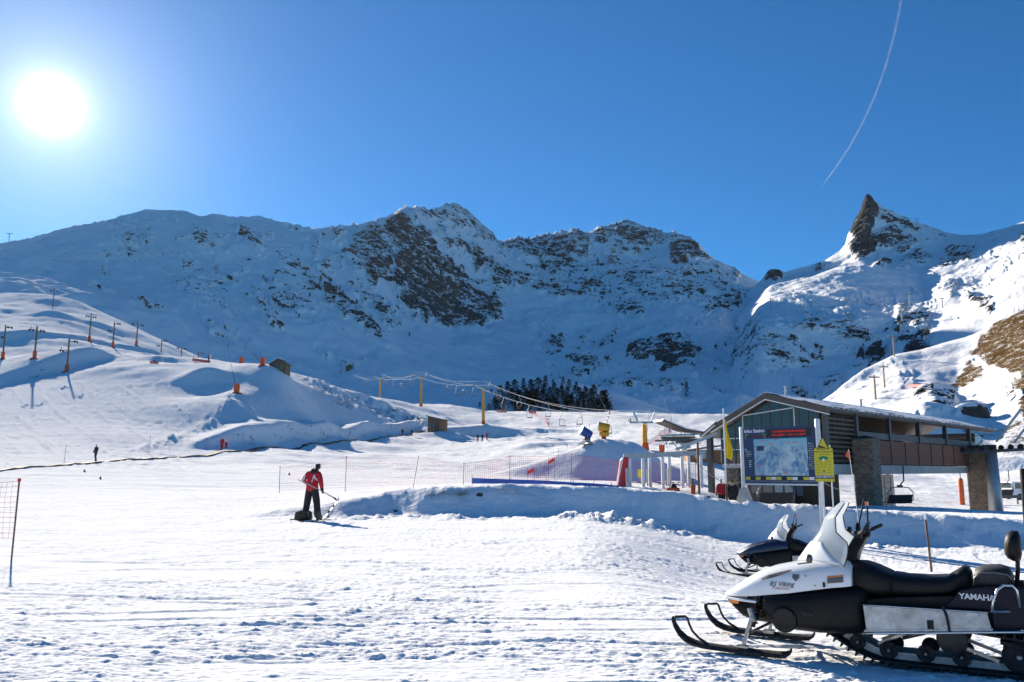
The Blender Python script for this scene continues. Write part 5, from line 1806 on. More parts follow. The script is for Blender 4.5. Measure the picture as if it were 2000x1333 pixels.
for i in range(15):
    v = .30 + i * .031
    rect('legend_key', .912, v, .922, v + .018, [M_WHITE, M_PINK, M_TEAL, M_GREENP][i % 4])
    rect('legend_line', .929, v + .004, .965 + .02 * ((i * 7) % 3) / 2, v + .013, M_GSTEEL)
for i in range(4):
    rect('side_line', .035, .42 + i * .028, .10 + .012 * (i % 3), .43 + i * .028, M_GSTEEL)
    rect('side_line', .075, .585 + i * .035, .105, .597 + i * .035, M_WHITE)
MB().lathe([(.05, -.057), (.05, -.0535)], 16, 'y', (P(.02, .395)[0] + .03, 0, P(.02, .395)[2])).build('round_badge', M_TEAL, PB)
for i in range(13):
    u = .015 + i * .0735
    k = 'yellow black yellow black yellow white yellow black yellow white black yellow white'.split()[i]
    rect('advert', u, .885, u + .068, .935, {'yellow': M_YSIGN, 'black': mat('black_print', (.01, .01, .01), .5), 'white': M_WHITE}[k])
rect('footer_line', .02, .955, .62, .962, M_GSTEEL)
rect('footer_line', .65, .953, .97, .960, M_GSTEEL)

# ================================================================== avalanche notice
_a = at(1612, 941, 26.0)
av = thing('avalanche_sign', 'yellow avalanche-risk notice with warning triangle in front of the blue board', 'sign', (_a.x, _a.y, _a.z), _ang)
s_ = 26.0 / 1614
w2 = 19.5 * s_
h2 = 62 * s_
MB().prism([(-w2, 0), (w2, 0), (w2, h2), (w2 * .55, h2 + .10), (-w2 * .45, h2 + .10), (-w2, h2)], -.03, 0).build('board', M_YSIGN, av)
tri = [(-w2 * .62, h2 + .0), (w2 * .66, h2 + .0), (.02, h2 + .38)]
MB().prism(tri, -.045, -.032).build('triangle', M_YSIGN, av)
for i in range(3):
    a_, b_ = tri[i], tri[(i + 1) % 3]
    MB().bar((a_[0], -.047, a_[1]), (b_[0], -.047, b_[1]), .008, .022, (0, 0, 1) if i else (0, 0, 1)).build('triangle_border', mat('black_print', (.01, .01, .01), .5), av)
M_BLK = MATS['black_print']
MB().add([(-w2 * .42, -.049, h2 + .035), (w2 * .42, -.049, h2 + .035), (-w2 * .36, -.049, h2 + .125)], [(0, 1, 2)]).build('slope_symbol', M_BLK, av)
def avt(txt, x, z, size, m, **kw):
    return lettering('notice_text', txt, lambda a_, b_: (x + a_, -.0335, z + b_), m, av, size=size, **kw)
avt("RISQUE D'AVALANCHE", 0, h2 - .085, .068, M_BLK, bold=.0008)
MB().box(-.14, .22, -.0335, -.0315, h2 - .166, h2 - .154).build('text_line', M_BLK, av)
MB().box(-w2 + .002, w2 - .002, -.0345, -.0305, .085, .185).build('black_band', M_BLK, av)
lettering('notice_text', "AUJOURD'HUI", lambda a_, b_: (a_, -.038, .145 + b_), M_WHITE, av, size=.095, bold=.0018)
lettering('notice_text', "TODAY", lambda a_, b_: (a_, -.038, .104 + b_), M_WHITE, av, size=.03)
zc_ = h2 * .40
fan = [(math.sin(t) * r, math.cos(t) * r) for r, ts in ((.40, np.linspace(-.42, .42, 9)), (.30, np.linspace(.42, -.42, 9))) for t in ts]
MB().add([(x, -.0335, zc_ - .02 + z) for x, z in fan], [tuple(range(18))]).build('risk_fan', mat('green_fan', (.02, .22, .06), .5), av)
MB().lathe([(.04, -.037), (.04, -.034)], 16, 'y', (0, 0, zc_ + .27)).build('risk_number', M_WHITE, av)
for sg in (-1, 1):
    MB().bar((sg * .012, -.034, zc_), (sg * .115, -.034, zc_ + .26), .004, .005, (0, 0, 1)).build('fan_edge', M_BLK, av)
MB().prism([(-.024, .19), (.024, .19), (.024, .30), (.05, .30), (0, .36), (-.05, .30), (-.024, .30)], -.035, -.031).build('arrow', M_BLK, av)
MB().prism([(-.013, .19), (.013, .19), (.013, .31), (-.013, .31)], -.037, -.0355).build('arrow_core', M_WHITE, av)
for i in range(6):
    MB().box(-w2 * .82, -w2 * .36, -.0335, -.0315, h2 - .30 - i * .085, h2 - .292 - i * .085).build('text_line', M_BLK, av)
    MB().box(w2 * .38, w2 * .84, -.0335, -.0315, h2 - .30 - i * .085, h2 - .292 - i * .085).build('text_line', M_BLK, av)
for x in (-.12, .20):
    MB().lathe([(.022, -1.6 if x > 0 else -2.0), (.022, h2 + .12 if x > 0 else h2 + .05)], 8, 'z', (x, .03, 0)).build('post', M_WHITEM, av)

# yellow flag, rope posts
_f = at(1420, 985, 29.4)
fl = thing('yellow_flag', 'yellow flag hanging limp on a white pole left of the information board', 'flag', (_f.x, _f.y, gz(_f.x, _f.y) - .05))
hp = at(1414, 805, 29.4).z - _f.z
MB().lathe([(.034, -.2), (.034, .62)], 10).build('pole_base', M_POSTW, fl)
MB().lathe([(.026, .60), (.026, hp), (.036, hp), (.036, hp + .05)], 10).build('pole', M_WHITEM, fl)
def flg(u, v):
    w = (.05 + .15 * math.sin(v * 2.75) * (0.4 + .6 * v)) * u * 1.25
    return (.028 + w * (1 - .25 * u * math.sin(v * 5)), .05 * math.sin(u * 9 + v * 3) * u, hp - .32 - 1.36 * v - .10 * u * u)
MB().grid(flg, 12, 22).build('cloth', mat('yellow_cloth', (.80, .52, .01), .7), fl, True, solid=.006)

def rope_post(px, D, ytop, label, r=.045):
    g = ground_at(px, D)
    h = at(px, ytop, D).z - g.z
    T = thing('wooden_post', label, 'post', (g.x, g.y, g.z))
    MB().lathe([(r, -.25), (r * .96, h * .5), (r * .92, h), (r * .5, h + .02)], 10).build('shaft', M_POSTW, T, True)
    MB().tube([(r * 1.05 * math.cos(t), r * 1.05 * math.sin(t), h * .58 + .01 * t) for t in np.linspace(0, 9, 28)], .010, 5).build('rope_winding', mat('pale_rope', (.45, .42, .36), .8), T)
    return g, h
g1, h1 = rope_post(1366, 30.2, 866, 'round brown post wound with rope left of the yellow flag')
_r2 = at(1425, 968, 37.0)
tag(MB().tube(catenary((g1.x, g1.y, g1.z + h1 * .6), (_f.x + .03, _f.y, _f.z + .72), .10), .012, 5).tube(catenary((_f.x + .03, _f.y, _f.z + .72), (_l.x - .08, _l.y, zl + .85), .06), .012, 5).build('rope', MATS['pale_rope']), 'slack pale rope strung from the brown post to the information board', 'rope')
tag(MB().tube(catenary((_l.x + .1, _l.y, zl + .95), (_r.x - .1, _r.y + .2, _r.z + 1.3), .22), .011, 5).tube(catenary((_r.x - .1, _r.y + .2, _r.z + 1.3), (_r.x + 1.4, _r.y + 1.2, _r.z + .8), .1), .011, 5).build('rope', MATS['pale_rope']), 'slack pale rope running below the blue information board', 'rope')

def stake(px, yb, yt, D, r, m, label, lean=0.0, tip=None):
    g = ground_at(px, D)
    h = (yb - yt) * D / FPX
    T = thing('stake', label, 'stake', (g.x, g.y, g.z))
    MB().tube([(lean * -.05, 0, -.15), (lean * h * .5, 0, h * .5), (lean * h, 0, h)], [r, r, r * .9], 8).build('shaft', m, T, True)
    if tip:
        MB().tube([(lean * (h - .10), 0, h - .10), (lean * (h + .01), 0, h + .01)], r * 1.12, 8).build('tip', tip, T)
    return T
stake(1820, 1110, 1005, 21.0, .028, M_POSTW, 'brown wooden stake with white tip standing behind the seat of the white snowmobile', -.045, M_WHITE)
_g = ground_at(1680, 26.5)
pn = thing('pennant', 'small orange pennant on a thin white rod before the first stone pillar', 'flag', (_g.x, _g.y, _g.z))
hh = at(1668, 878, 26.5).z - _g.z
MB().tube([(0, 0, -.1), (-.08, 0, hh * .5), (-.19, 0, hh)], .010, 6).build('rod', M_WHITEM, pn)
MB().add([(-.19, 0, hh), (-.30, .03, hh - .20), (-.175, 0, hh - .32)], [(0, 1, 2)]).build('cloth', mat('orange_cloth', (.75, .10, .03), .7), pn, solid=.006)
# ================================================================== portal gates beside the station
M_RAIL = mat('grey_rail', (.34, .38, .41), .5, .3, var=.15, scale=4)
gA, gB = at(1219, 889, 47.0), at(1376, 881, 47.5)
gt = thing('loading_gates', 'row of white boarding gates hanging from a long grey overhead beam', 'gate', (gA.x, gA.y, 0), math.atan2(gB.y - gA.y, gB.x - gA.x))
LG = math.hypot(gB.x - gA.x, gB.y - gA.y)
zA, zB = gA.z, gB.z
MB().bar((-.05, 0, zA - .09), (LG + .05, 0, zB - .09), .16, .26).build('beam', M_RAIL, gt, bevel=.01)
MB().bar((LG * .66, .3, zB + .08), (LG * 1.19, .3, at(1397, 847, 47.5).z), .12, .16).build('sloping_beam', M_RAIL, gt)
zg = gz((gA.x + gB.x) / 2, 47.2)
for px in (1229, 1255, 1268, 1293, 1306, 1331, 1344, 1368):
    x = (px - 1219) / 157 * LG
    z1 = zA + (zB - zA) * x / LG - .22
    MB().box(x - .085, x + .085, -.07, .07, zg + .02, z1).build('gate_column', M_WHITEM, gt, bevel=.015)
for px in (1224, 1265, 1302, 1341):
    x = (px - 1219) / 157 * LG
    for k in range(3):
        MB().box(x - .13 + .1 * k, x - .06 + .1 * k, -.16, -.10, zg + .12, zg + 1.12).build('gate_paddle', mat('cream_panel', (.62, .58, .52), .5), gt)
MB().box(-.02, .10, -.06, .06, zA - .75, zA - .22).build('beam_end_post', M_RAIL, gt)
for x0, x1 in ((.3, 1.3), (1.8, 2.9), (3.1, 4.4)):
    MB().bar((x0, .2, zg + .32), (x1, .2, zg + .32), .04, .05).build('guide_bar', M_DSTEEL, gt)
_m = ground_at(1213, 47.0)
mt = thing('crash_mat', 'leaning red crash mat at the end of the boarding gates', 'mat', (_m.x, _m.y, _m.z - .05), R(6))
MB().prism([(-.28, 0), (.30, 0), (.45, 1.62), (.10, 1.62), (-.02, 1.45)], -.15, .15).build('pad', M_REDPAD, mt, bevel=.04)
MB().prism([(-.29, 0.02), (-.22, .02), (.13, 1.6), (.06, 1.6)], -.17, -.152).build('edge_strip', M_WHITE, mt)
def small_box(name, label, cat, px, yb, D, w, h, m, par_extra=None):
    g = ground_at(px, D)
    T = thing(name, label, cat, (g.x, g.y, g.z))
    MB().box(-w / 2, w / 2, -w * .3, w * .3, -.05, h).build('body', m, T, bevel=.02)
    return T
T = small_box('sign_plate', 'small yellow plate standing behind the boarding gates', 'sign', 1251, 950, 49.5, .05, .5, M_GSTEEL)
MB().box(-.14, .14, -.04, -.02, .38, .86).build('plate', M_YSIGN, T)
T = small_box('machine_box', 'low orange box at the foot of the middle boarding gates', 'box', 1315, 957, 46.0, .65, .34, M_ORPAD)
MB().prism([(-.15, .34), (.22, .34), (.1, .56), (-.05, .58)], -.1, .1).build('motor', M_DARK, T)
T = small_box('padded_post', 'orange padded post at the right end of the boarding gates', 'post', 1354, 960, 46.0, .24, .72, M_ORPAD)
MB().lathe([(.05, .72), (.05, 1.05)], 8).build('pipe', M_DSTEEL, T)

# ================================================================== yellow chairlift: towers, ropes, chairs
def yellow_tower(px, yb, yt, D, label, arm=4.6, rot=R(-35), wid=.75, frame=1.4):
    g = ground_at(px, D)
    top = at(px, yt, D).z
    T = thing('lift_tower', label, 'lift tower', (g.x, g.y, g.z), 0, 'yellow towers of the chairlift')
    h = top - g.z
    MB().loops([[(x * w, y * w, z) for x, y in ((-1, -1), (1, -1), (1, 1), (-1, 1))] for z, w in ((-.6, wid / 2), (h, wid * .40))]).build('mast', M_YELLOW, T, bevel=.04)
    MB().loops([[(x * w, y * w, z) for x, y in ((-1, -1), (1, -1), (1, 1), (-1, 1))] for z, w in ((-.4, wid * .72), (.5, wid * .66), (1.1, wid * .56))]).build('base_pad', M_ORPAD, T, bevel=.05)
    cr, sr = 1.0, 0.0
    a = arm / 2
    MB().bar((-a, 0, h + .12), (a, 0, h + .12), .35, .26).build('crossarm', M_TEAL, T, bevel=.02)
    for sg in (-1, 1):
        MB().bar((sg * a * .45, 0, h + .25), (sg * a * .72, 0, h + .25 + frame), .22, .22, (0, 1, 0)).build('lifting_frame', M_TEAL if sg < 0 else M_WHITEM, T)
        b = MB().bar((sg * a * .98, -1.1, h + .42), (sg * a * .98, 1.1, h + .42), .10, .16)
        tr = b.build('sheave_train', M_GSTEEL, T)
        for k in range(4):
            MB().lathe([(.10, -.07), (.24, -.07), (.20, 0), (.24, .07), (.10, .07)], 14, 'x', (sg * a * .98, -.9 + .6 * k, h + .42)).build('sheave', M_DSTEEL, tr)
    MB().bar((-a * .72, 0, h + .3 + frame), (a * .60, 0, h + .3 + frame), .10, .10).build('top_bar', M_TEAL, T)
    MB().box(-.05, wid * .75, -wid * .45, -wid * .42, h * .38, h * .38 + .06).build('step_bracket', M_GSTEEL, T)
    return g, h, a
TW = [yellow_tower(1260, 876, 827, 122, 'short yellow lift tower nearest the roofed lower terminal', 4.4),
      yellow_tower(944, 850, 758, 204, 'tall yellow lift tower rising from the rutted snow beside the pine wood', 4.8),
      yellow_tower(822, 790, 737, 258, 'yellow lift tower beyond the ploughed bank, third from the terminal', 4.8),
      yellow_tower(741, 776, 739, 330, 'farthest yellow lift tower showing above the ploughed bank', 5.0)]
MB().box(.36, .40, -.55, -.2, .1, .2)
R0 = [at(1296, 836, 112), at(1322, 838, 112)]
ends = [at(690, 731, 400), at(700, 738, 400)]
lines = {}
for sg in (0, 1):
    pts = [R0[sg]] + [Vector((g.x + (a * .98 if sg else -a * .98), g.y, g.z + h + .68)) for g, h, a in TW] + [ends[sg]]
    lines[sg] = pts
    b = MB()
    poly = []
    for i in range(len(pts) - 1):
        L_ = (pts[i + 1] - pts[i]).length
        poly += catenary(pts[i], pts[i + 1], L_ * .018, 14)[(1 if i else 0):]
    lines[sg] = poly
    tag(MB().tube(poly, .045, 5).build('haul_rope', M_GSTEEL), ('uphill' if sg else 'downhill') + ' steel rope of the yellow chairlift on the ' + ('right' if sg else 'left') + ' side of its towers', 'cable')
tp_ = [Vector((g.x, g.y, g.z + h + 1.75)) for g, h, a in TW]
poly = []
for i in range(len(tp_) - 1):
    poly += catenary(tp_[i], tp_[i + 1], (tp_[i + 1] - tp_[i]).length * .022, 14)[(1 if i else 0):]
tag(MB().tube([at(1335, 812, 112)] + poly, .03, 5).build('signal_cable', M_GSTEEL), 'thin upper cable strung across the tops of the yellow lift towers', 'cable')


def proj(p):
    d = Vector(p) - Vector((0, 0, EYE))
    f = d.y * CP + d.z * SP
    return CX + FPX * d.x / f, CY - FPX * (d.z * CP - d.y * SP) / f


def on_rope(sg, px):
    pl = lines[sg]
    for i in range(len(pl) - 1):
        x0, x1 = proj(pl[i])[0], proj(pl[i + 1])[0]
        if (x0 - px) * (x1 - px) <= 0 and abs(x0 - x1) > 1e-6:
            return pl[i].lerp(pl[i + 1], (px - x0) / (x1 - x0))
    return None


def make_chair():
    T = thing('chair', 'x', 'chairlift chair', (0, 0, 0), 0, 'chairs on the yellow chairlift')
    MB().tube([(0, 0, .05), (.05, 0, -.45), (.32, 0, -.95), (.50, 0, -1.35), (.52, 0, -2.45)], .06, 6).build('hanger', M_GSTEEL, T, True)
    MB().tube([(.50, 0, -1.4), (.0, 0, -1.25), (-.38, 0, -1.5), (-.52, 0, -1.8), (-.52, 0, -2.5)], .05, 6).build('frame', M_GSTEEL, T, True)
    MB().tube([(-.52, 0, -1.95), (.52, 0, -1.95)], .02, 5).build('backrest_bar', M_GSTEEL, T)
    MB().box(-.52, .52, -.42, .06, -2.60, -2.44).build('seat', mat('chair_slats', (.16, .10, .07), .6), T, bevel=.01)
    MB().box(-.08, .08, -.15, .15, -.04, .14).build('grip', M_DSTEEL, T)
    MB().box(-.46, .46, -.70, -.62, -3.0, -2.96).build('footrest', M_GSTEEL, T)
    return T
ch0 = make_chair()
CH = [(1, 1307), (0, 1188), (1, 1132), (0, 1098), (1, 1071), (0, 1034), (1, 1014), (0, 984), (1, 974), (0, 926), (1, 907), (0, 893), (1, 875), (1, 849), (0, 803), (1, 785), (0, 769), (1, 753), (0, 718), (1, 710)]
LB = ['empty chair nearest the roofed lower terminal of the yellow lift', 'empty chair hanging just above the yellow snow gun', 'empty chair hanging left of and above the blue snow gun', 'chair with brown seat in front of the lower right of the wood',
      'chair hanging at the crest of the white piste below the wood', 'chair swinging in front of the red barrier at the crest', 'chair before the middle of the pine wood, fourth right of the tall tower', 'chair before the left part of the pine wood, second right of the tall tower', 'dark chair directly right of the tall yellow tower',
      'chair directly left of the tall yellow tower', 'second chair left of the tall yellow tower', 'third chair left of the tall yellow tower', 'fourth chair left of the tall yellow tower', 'chair just right of the third yellow tower',
      'chair just left of the third yellow tower', 'second chair left of the third yellow tower', 'third chair left of the third yellow tower', 'chair just right of the farthest yellow tower', 'chair just left of the farthest yellow tower', 'last small chair visible left of the farthest yellow tower']
_first = True
for (sg, px), lb in zip(CH, LB):
    p = on_rope(sg, px)
    if p is None:
        continue
    if _first:
        c, _first = ch0, False
        c.location = p
        c['label'] = lb
    else:
        c = copy_tree(ch0, lb, p)
    c.rotation_euler = (0, 0, R(-20 if sg else 160))

# lower terminal of the yellow lift
g = ground_at(1336, 112)
tm = thing('lift_terminal', 'roofed lower terminal of the yellow chairlift with bullwheel and machinery', 'lift terminal', (g.x, g.y, g.z), R(12))
MB().lathe([(.55, -.5), (.42, .2), (.40, 2.4)], 14).build('column', M_WHITEM, tm, True)
MB().prism([(-3.6, 4.85), (-.2, 3.65), (2.75, 3.30), (2.75, 3.42), (-.15, 3.85), (-3.45, 5.1)], -1.6, 1.6).build('roof', M_BROWNM, tm)
MB().prism([(-3.45, 5.105), (-.15, 3.86), (2.75, 3.425), (2.7, 3.50), (-.1, 4.0), (-3.3, 5.22)], -1.58, 2.6).build('roof_snow', M_SNOWC, tm)
MB().lathe([(1.75, 2.72), (1.9, 2.80), (1.75, 2.88), (1.62, 2.84), (1.62, 2.76)], 30, 'z', (-.2, 0, 0)).build('bullwheel', M_DSTEEL, tm)
for k in range(6):
    a = k * math.pi / 3
    MB().bar((-.2, 0, 2.8), (-.2 + 1.7 * math.cos(a), 1.7 * math.sin(a), 2.8), .12, .08).build('wheel_spoke', M_GSTEEL, tm)
for y in (-1.1, 1.1):
    MB().bar((-3.6, y, 2.35), (2.4, y, 2.55), .16, .22).build('frame_beam', M_DSTEEL, tm)
    MB().bar((-3.0, y, 3.05), (2.2, y, 3.2), .12, .14).build('frame_beam', M_TEAL, tm)
    for x in (-2.4, -.9, .6, 1.9):
        MB().bar((x, y, 2.4), (x + .15, y, 3.6 + (.45 if x < -2 else 0)), .09, .09, (1, 0, 0)).build('frame_post', M_GSTEEL, tm)
for i in range(11):
    MB().lathe([(.09, -1.22), (.20, -1.22), (.20, -1.12), (.09, -1.12)], 12, 'y', (-3.5 + i * .3, 0, 2.66)).build('sheave', M_DSTEEL, tm)
MB().box(-.9, 1.4, -.7, .7, 2.0, 2.65).build('gearbox', M_DSTEEL, tm, bevel=.1)
MB().lathe([(.32, 1.35), (.32, 2.05)], 14, 'z', (.75, .2, 0)).build('motor', M_GSTEEL, tm)
b = MB()
MB().bar((-3.4, -1.0, .3), (-2.3, -1.0, 2.4), .06, .06).build('stay', M_TEAL, tm)
MB().bar((-2.2, -1.0, 2.35), (-1.2, -1.0, 1.2), .10, .10).build('stay', M_TEAL, tm)
MB().box(-2.0, 2.0, -1.35, -1.25, 1.92, 2.0).build('walkway', M_GSTEEL, tm)

# timber hut beside the terminal
g = ground_at(1378, 104)
ht = thing('timber_hut', 'orange-brown timber hut to the right of the lift terminal', 'hut', (g.x, g.y, g.z), R(10))
MB().box(-2.1, 2.1, 0, 2.4, -.3, 1.55).build('wall', mat('orange_timber', (.36, .15, .06), .7, var=.3, scale=3), ht)
MB().prism([(-2.5, 1.35), (2.5, 2.05), (2.5, 2.2), (-2.5, 1.5)], -.4, 2.8).build('roof', M_BROWNM, ht)
for x in (-1.4, -.5):
    MB().box(x, x + .55, -.03, -.003, .45, 1.2).build('window', mat('tan_pane', (.55, .45, .30), .2), ht)  # panes in one plain tan colour
MB().box(.5, 1.2, -.03, -.003, -.1, 1.3).build('door', M_POSTW, ht)

# ================================================================== drag-lift pylons on the left hill
def drag_pylon(px, yb, yt, D, label, arms=((1, .80), (-1, .62)), armlen=1.35, rz=0, pad=True):
    g = ground_at(px, D) if D < 455 else S1(px, yb)
    Dd = g.y
    h = (yb - yt) * Dd / FPX
    T = thing('drag_lift_pylon', label, 'lift pylon', (g.x, g.y, g.z), rz, 'pylons of the drag lifts')
    m = MATS['pylon_wood'] if 'pylon_wood' in MATS else mat('pylon_wood', (.40, .21, .09), .6, var=.3, scale=2)
    MB().lathe([(.30, -.5), (.27, 1.6), (.20, 1.65), (.17, h)], 10).build('mast', m, T, True)
    if pad:
        MB().lathe([(.42, -.4), (.42, 1.3), (.36, 1.75), (.28, 1.8)], 12).build('base_pad', M_ORPAD, T, True)
        MB().lathe([(1.0, -.35), (.9, .05), (.45, .12)], 14).build('base_collar', mat('dull_red_pad', (.36, .06, .035), .7, var=.3), T)
    for sg, fz in arms:
        z = h * fz + (h * .12 if sg > 0 else 0)
        MB().bar((0, 0, z), (sg * armlen, 0, z + .05), .10, .14).build('arm', M_DSTEEL, T)
        w = MB().bar((sg * armlen, -.6, z + .02), (sg * armlen, .6, z + .10), .08, .12)
        w = w.build('sheave_beam', M_DSTEEL, T)
        for k in (-.45, .45):
            MB().lathe([(.10, -.06), (.26, -.06), (.22, 0), (.26, .06), (.10, .06)], 12, 'x', (sg * armlen, k, z - .05)).build('sheave', M_RUB, w)
        MB().bar((sg * armlen, 0, z), (sg * (armlen + .12), 0, z + .9 * (1 if sg < 0 else .35)), .06, .06, (0, 1, 0)).build('hook', M_DSTEEL, T)
    return T
PY = [(5, 705, 637, 198, 'drag-lift pylon with red base at the left edge of the picture'),
      (67, 725, 660, 184, 'brown drag-lift pylon, second from the left edge on the shaded dip'),
      (130, 728, 662, 181, 'brown drag-lift pylon throwing a long shadow down the groomed piste'),
      (174, 662, 605, 252, 'tall dark drag-lift pylon with red foot on the upper ridge'),
      (220, 681, 630, 240, 'drag-lift pylon on the ridge, second from the top of the row'),
      (266, 681, 632, 262, 'orange-brown drag-lift pylon, third of the row on the ridge'),
      (314, 688, 655, 290, 'drag-lift pylon, fourth of the row going down behind the crest'),
      (353, 699, 668, 300, 'drag-lift pylon standing just left of the starting gate'),
      (386, 703, 672, 300, 'drag-lift pylon right behind the starting gate'),
      (103, 600, 563, 380, 'small leaning drag-lift pylon high on the upper snow slope'),
      (665, 734, 706, 620, 'lone wooden pylon on the shaded snowfield above the ploughed bank')]
for i, (px, yb, yt, D, lb) in enumerate(PY):
    drag_pylon(px, yb, yt, D, lb, arms=((1, .72), (-1, .90)) if i % 2 else ((1, .80), (-1, .66)), rz=R(-25 + 9 * (i % 3)), pad=i < 9, armlen=1.6 if i < 9 else 2.2)
g = S1(18, 474)
T = thing('drag_lift_pylon', 'tiny lift pylon standing on the far left skyline', 'lift pylon', (g.x, g.y, g.z), 0, 'pylons of the drag lifts')
MB().lathe([(.5, -2), (.4, 12)], 8).build('mast', M_GSTEEL, T)
MB().bar((-4, 0, 11.5), (4, 0, 11.5), .6, .6).build('arm', M_GSTEEL, T)

# pylons on the right-hand mountain
for i, (px, py, h, S, lb) in enumerate(((1746, 697, 9, S3, 'thick wooden lift pylon on the crest of the sunlit right-hand piste'), (1724, 752, 8, S3, 'wooden lift pylon in the snow above the station roof'),
                                        (1706, 790, 7, S3, 'small lift pylon just above the middle of the station roof'), (1755, 628, 16, S2, 'lift pylon among the dark rocks below the sharp peak'), (1770, 600, 15, S2, 'small lift pylon higher up below the sharp peak'),
                                        (1790, 445, 16, S2, 'lift pylon near the shoulder of the sharp peak'), (1505, 608, 12, S2, 'tiny lift pylon at the left edge of the sunlit shoulder'), (1840, 605, 10, S2, 'tiny pylon in the shaded gully of the right-hand mountain'))):
    g = S(px, py)
    T = thing('slope_pylon', lb, 'lift pylon', (g.x, g.y, g.z), 0, 'pylons on the right-hand slopes')
    r0 = .35 if S is S3 else .55
    MB().lathe([(r0, -1), (r0 * .8, h)], 8).build('mast', mat('pale_timber', (.42, .30, .18), .7) if i < 3 else M_GSTEEL, T)
    MB().bar((-h * .22, 0, h * .92), (h * .22, 0, h * .92), r0, r0).build('arm', M_DSTEEL, T)
# ================================================================== people
def cloth(name, c, v=.25):
    return mat(name, c, .75, var=v, scale=9, bump=.12, bscale=26)
C_RED, C_BLACK, C_NAVY, C_WHITE2, C_DARK = cloth('red_jacket', (.50, .012, .022)), cloth('black_trousers', (.010, .010, .012)), cloth('navy_trousers', (.015, .03, .10)), cloth('white_jacket', (.72, .72, .74), .1), cloth('dark_jacket', (.03, .032, .04))
C_SKIN, C_HAIR, C_BOOT, C_YEL, C_REDT = mat('skin', (.50, .29, .21), .55), mat('dark_hat', (.012, .012, .013), .85), mat('ski_boot', (.03, .03, .033), .4), cloth('olive_jacket', (.20, .17, .07)), cloth('red_trousers', (.35, .02, .02))
C_STRIPE = cloth('white_stripe', (.70, .70, .74), .05)
FAT = {'pelvis': (.185, .15), 'spine': (.185, .145), 'chest': (.205, .15), 'sh': .098, 'el': .075, 'wr': .058, 'hip': .125, 'kn': .098, 'an': .095, 'head': .105, 'crown': .08}

# the man in the foreground: back turned, head bowed, poles in his right hand
MJ = {'pelvis': (0, 0, .95), 'spine': (0, .01, 1.12), 'chest': (.015, .06, 1.33), 'neck': (.045, .115, 1.475), 'jaw': (.07, .175, 1.535), 'head': (.075, .165, 1.615), 'crown': (.08, .145, 1.69), 'nose': (.10, .262, 1.575),
      'sh_r': (.205, .05, 1.375), 'el_r': (.315, .00, 1.11), 'wr_r': (.34, .03, .925), 'ha_r': (.345, .045, .865),
      'sh_l': (-.185, .055, 1.385), 'el_l': (-.315, -.03, 1.14), 'wr_l': (-.15, .20, 1.06), 'ha_l': (-.09, .245, 1.05),
      'kn_l': (-.185, .05, .5), 'kn_r': (.175, .03, .5), 'an_l': (-.225, -.01, .13), 'an_r': (.235, -.01, .13), 'toe_l': (-.25, .16, .05), 'toe_r': (.285, .155, .05), 'heel_l': (-.22, -.075, .05), 'heel_r': (.23, -.075, .05)}


def man_stripe(c, mi):
    x, y, z = c[:, 0], c[:, 1], c[:, 2]
    back = (y < .03) & (mi == 0)
    s1 = np.abs(x - (.11 + .42 * (1.33 - z))) < .017
    s2 = np.abs(x - (.11 - .22 * (1.33 - z))) < .015
    s3 = np.abs(x + (.235 + .25 * (1.30 - z))) < .018
    zr = (z > 1.04) & (z < 1.33)
    return np.where(back & zr & (s1 | (s2 & (z > 1.12)) | s3), 6, mi)


g = ground_at(607, 27.4)
MFAT = dict(FAT, head=.118, crown=.088, jaw=.082, neck=.07, chest=(.22, .16), kn=.11, an=.115)
man = link('person', person_mesh('person', MJ, MFAT, [C_RED, C_BLACK, C_SKIN, C_HAIR, C_BLACK, C_BOOT, C_STRIPE], True, 3, man_stripe))
man.location = (g.x, g.y, g.z + .015)
man.rotation_euler = (0, 0, R(-22))
man.scale = (1.08, 1.08, 1.08)
tag(man, 'skier in red jacket and black trousers standing bowed with his back turned', 'person')
b = MB()
b.loops([[(x * w + .04, y_ + y * d, z + .04 * y) for x, y in ((math.cos(t), math.sin(t)) for t in np.linspace(0, 2 * math.pi, 14, endpoint=False))] for z, w, d, y_ in ((1.40, .07, .03, -.02), (1.43, .125, .075, .0), (1.475, .135, .085, .02), (1.52, .115, .07, .045), (1.535, .09, .045, .06))])
b.build('hood', cloth('dark_hood', (.035, .012, .014)), man, True)
MRZ = Matrix.Translation(man.location) @ Matrix.Rotation(R(-22), 4, 'Z') @ Matrix.Scale(1.08, 4)
hand = MRZ @ Vector((.36, -.03, .86))
# ski poles carried in his right hand, tucked across his back
ROT = (Matrix.Rotation(R(-22), 3, 'Z'))
for k, lb in enumerate(('ski pole slanting across the back of the man in red', 'second ski pole held together with the first in his right hand')):
    T = thing('ski_pole', lb, 'ski pole', hand, 0, 'ski poles of the man in red')
    bk, fr = ROT @ Vector((-.66 + .16 * k, -.36, .36 - .03 * k)), ROT @ Vector((.36, .17 + .05 * k, -.20 - .05 * k))
    d = (bk - fr).normalized()
    a_, b_ = bk, fr
    MB().tube([a_, Vector((0, .02 * k, 0)), b_], .011, 6).build('shaft', mat('pole_grey', (.30, .30, .32), .4, .5), T)
    MB().tube([b_, b_ - d * .12 + Vector((0, 0, -.02))], .016, 8).build('grip', M_RUB, T)
    MB().lathe([(.01, -.004), (.045, 0), (.01, .004)], 12).xf(Matrix.Translation(a_ * .93) @ d.to_track_quat('Z', 'Y').to_matrix().to_4x4()).build('basket', M_RUB, T)
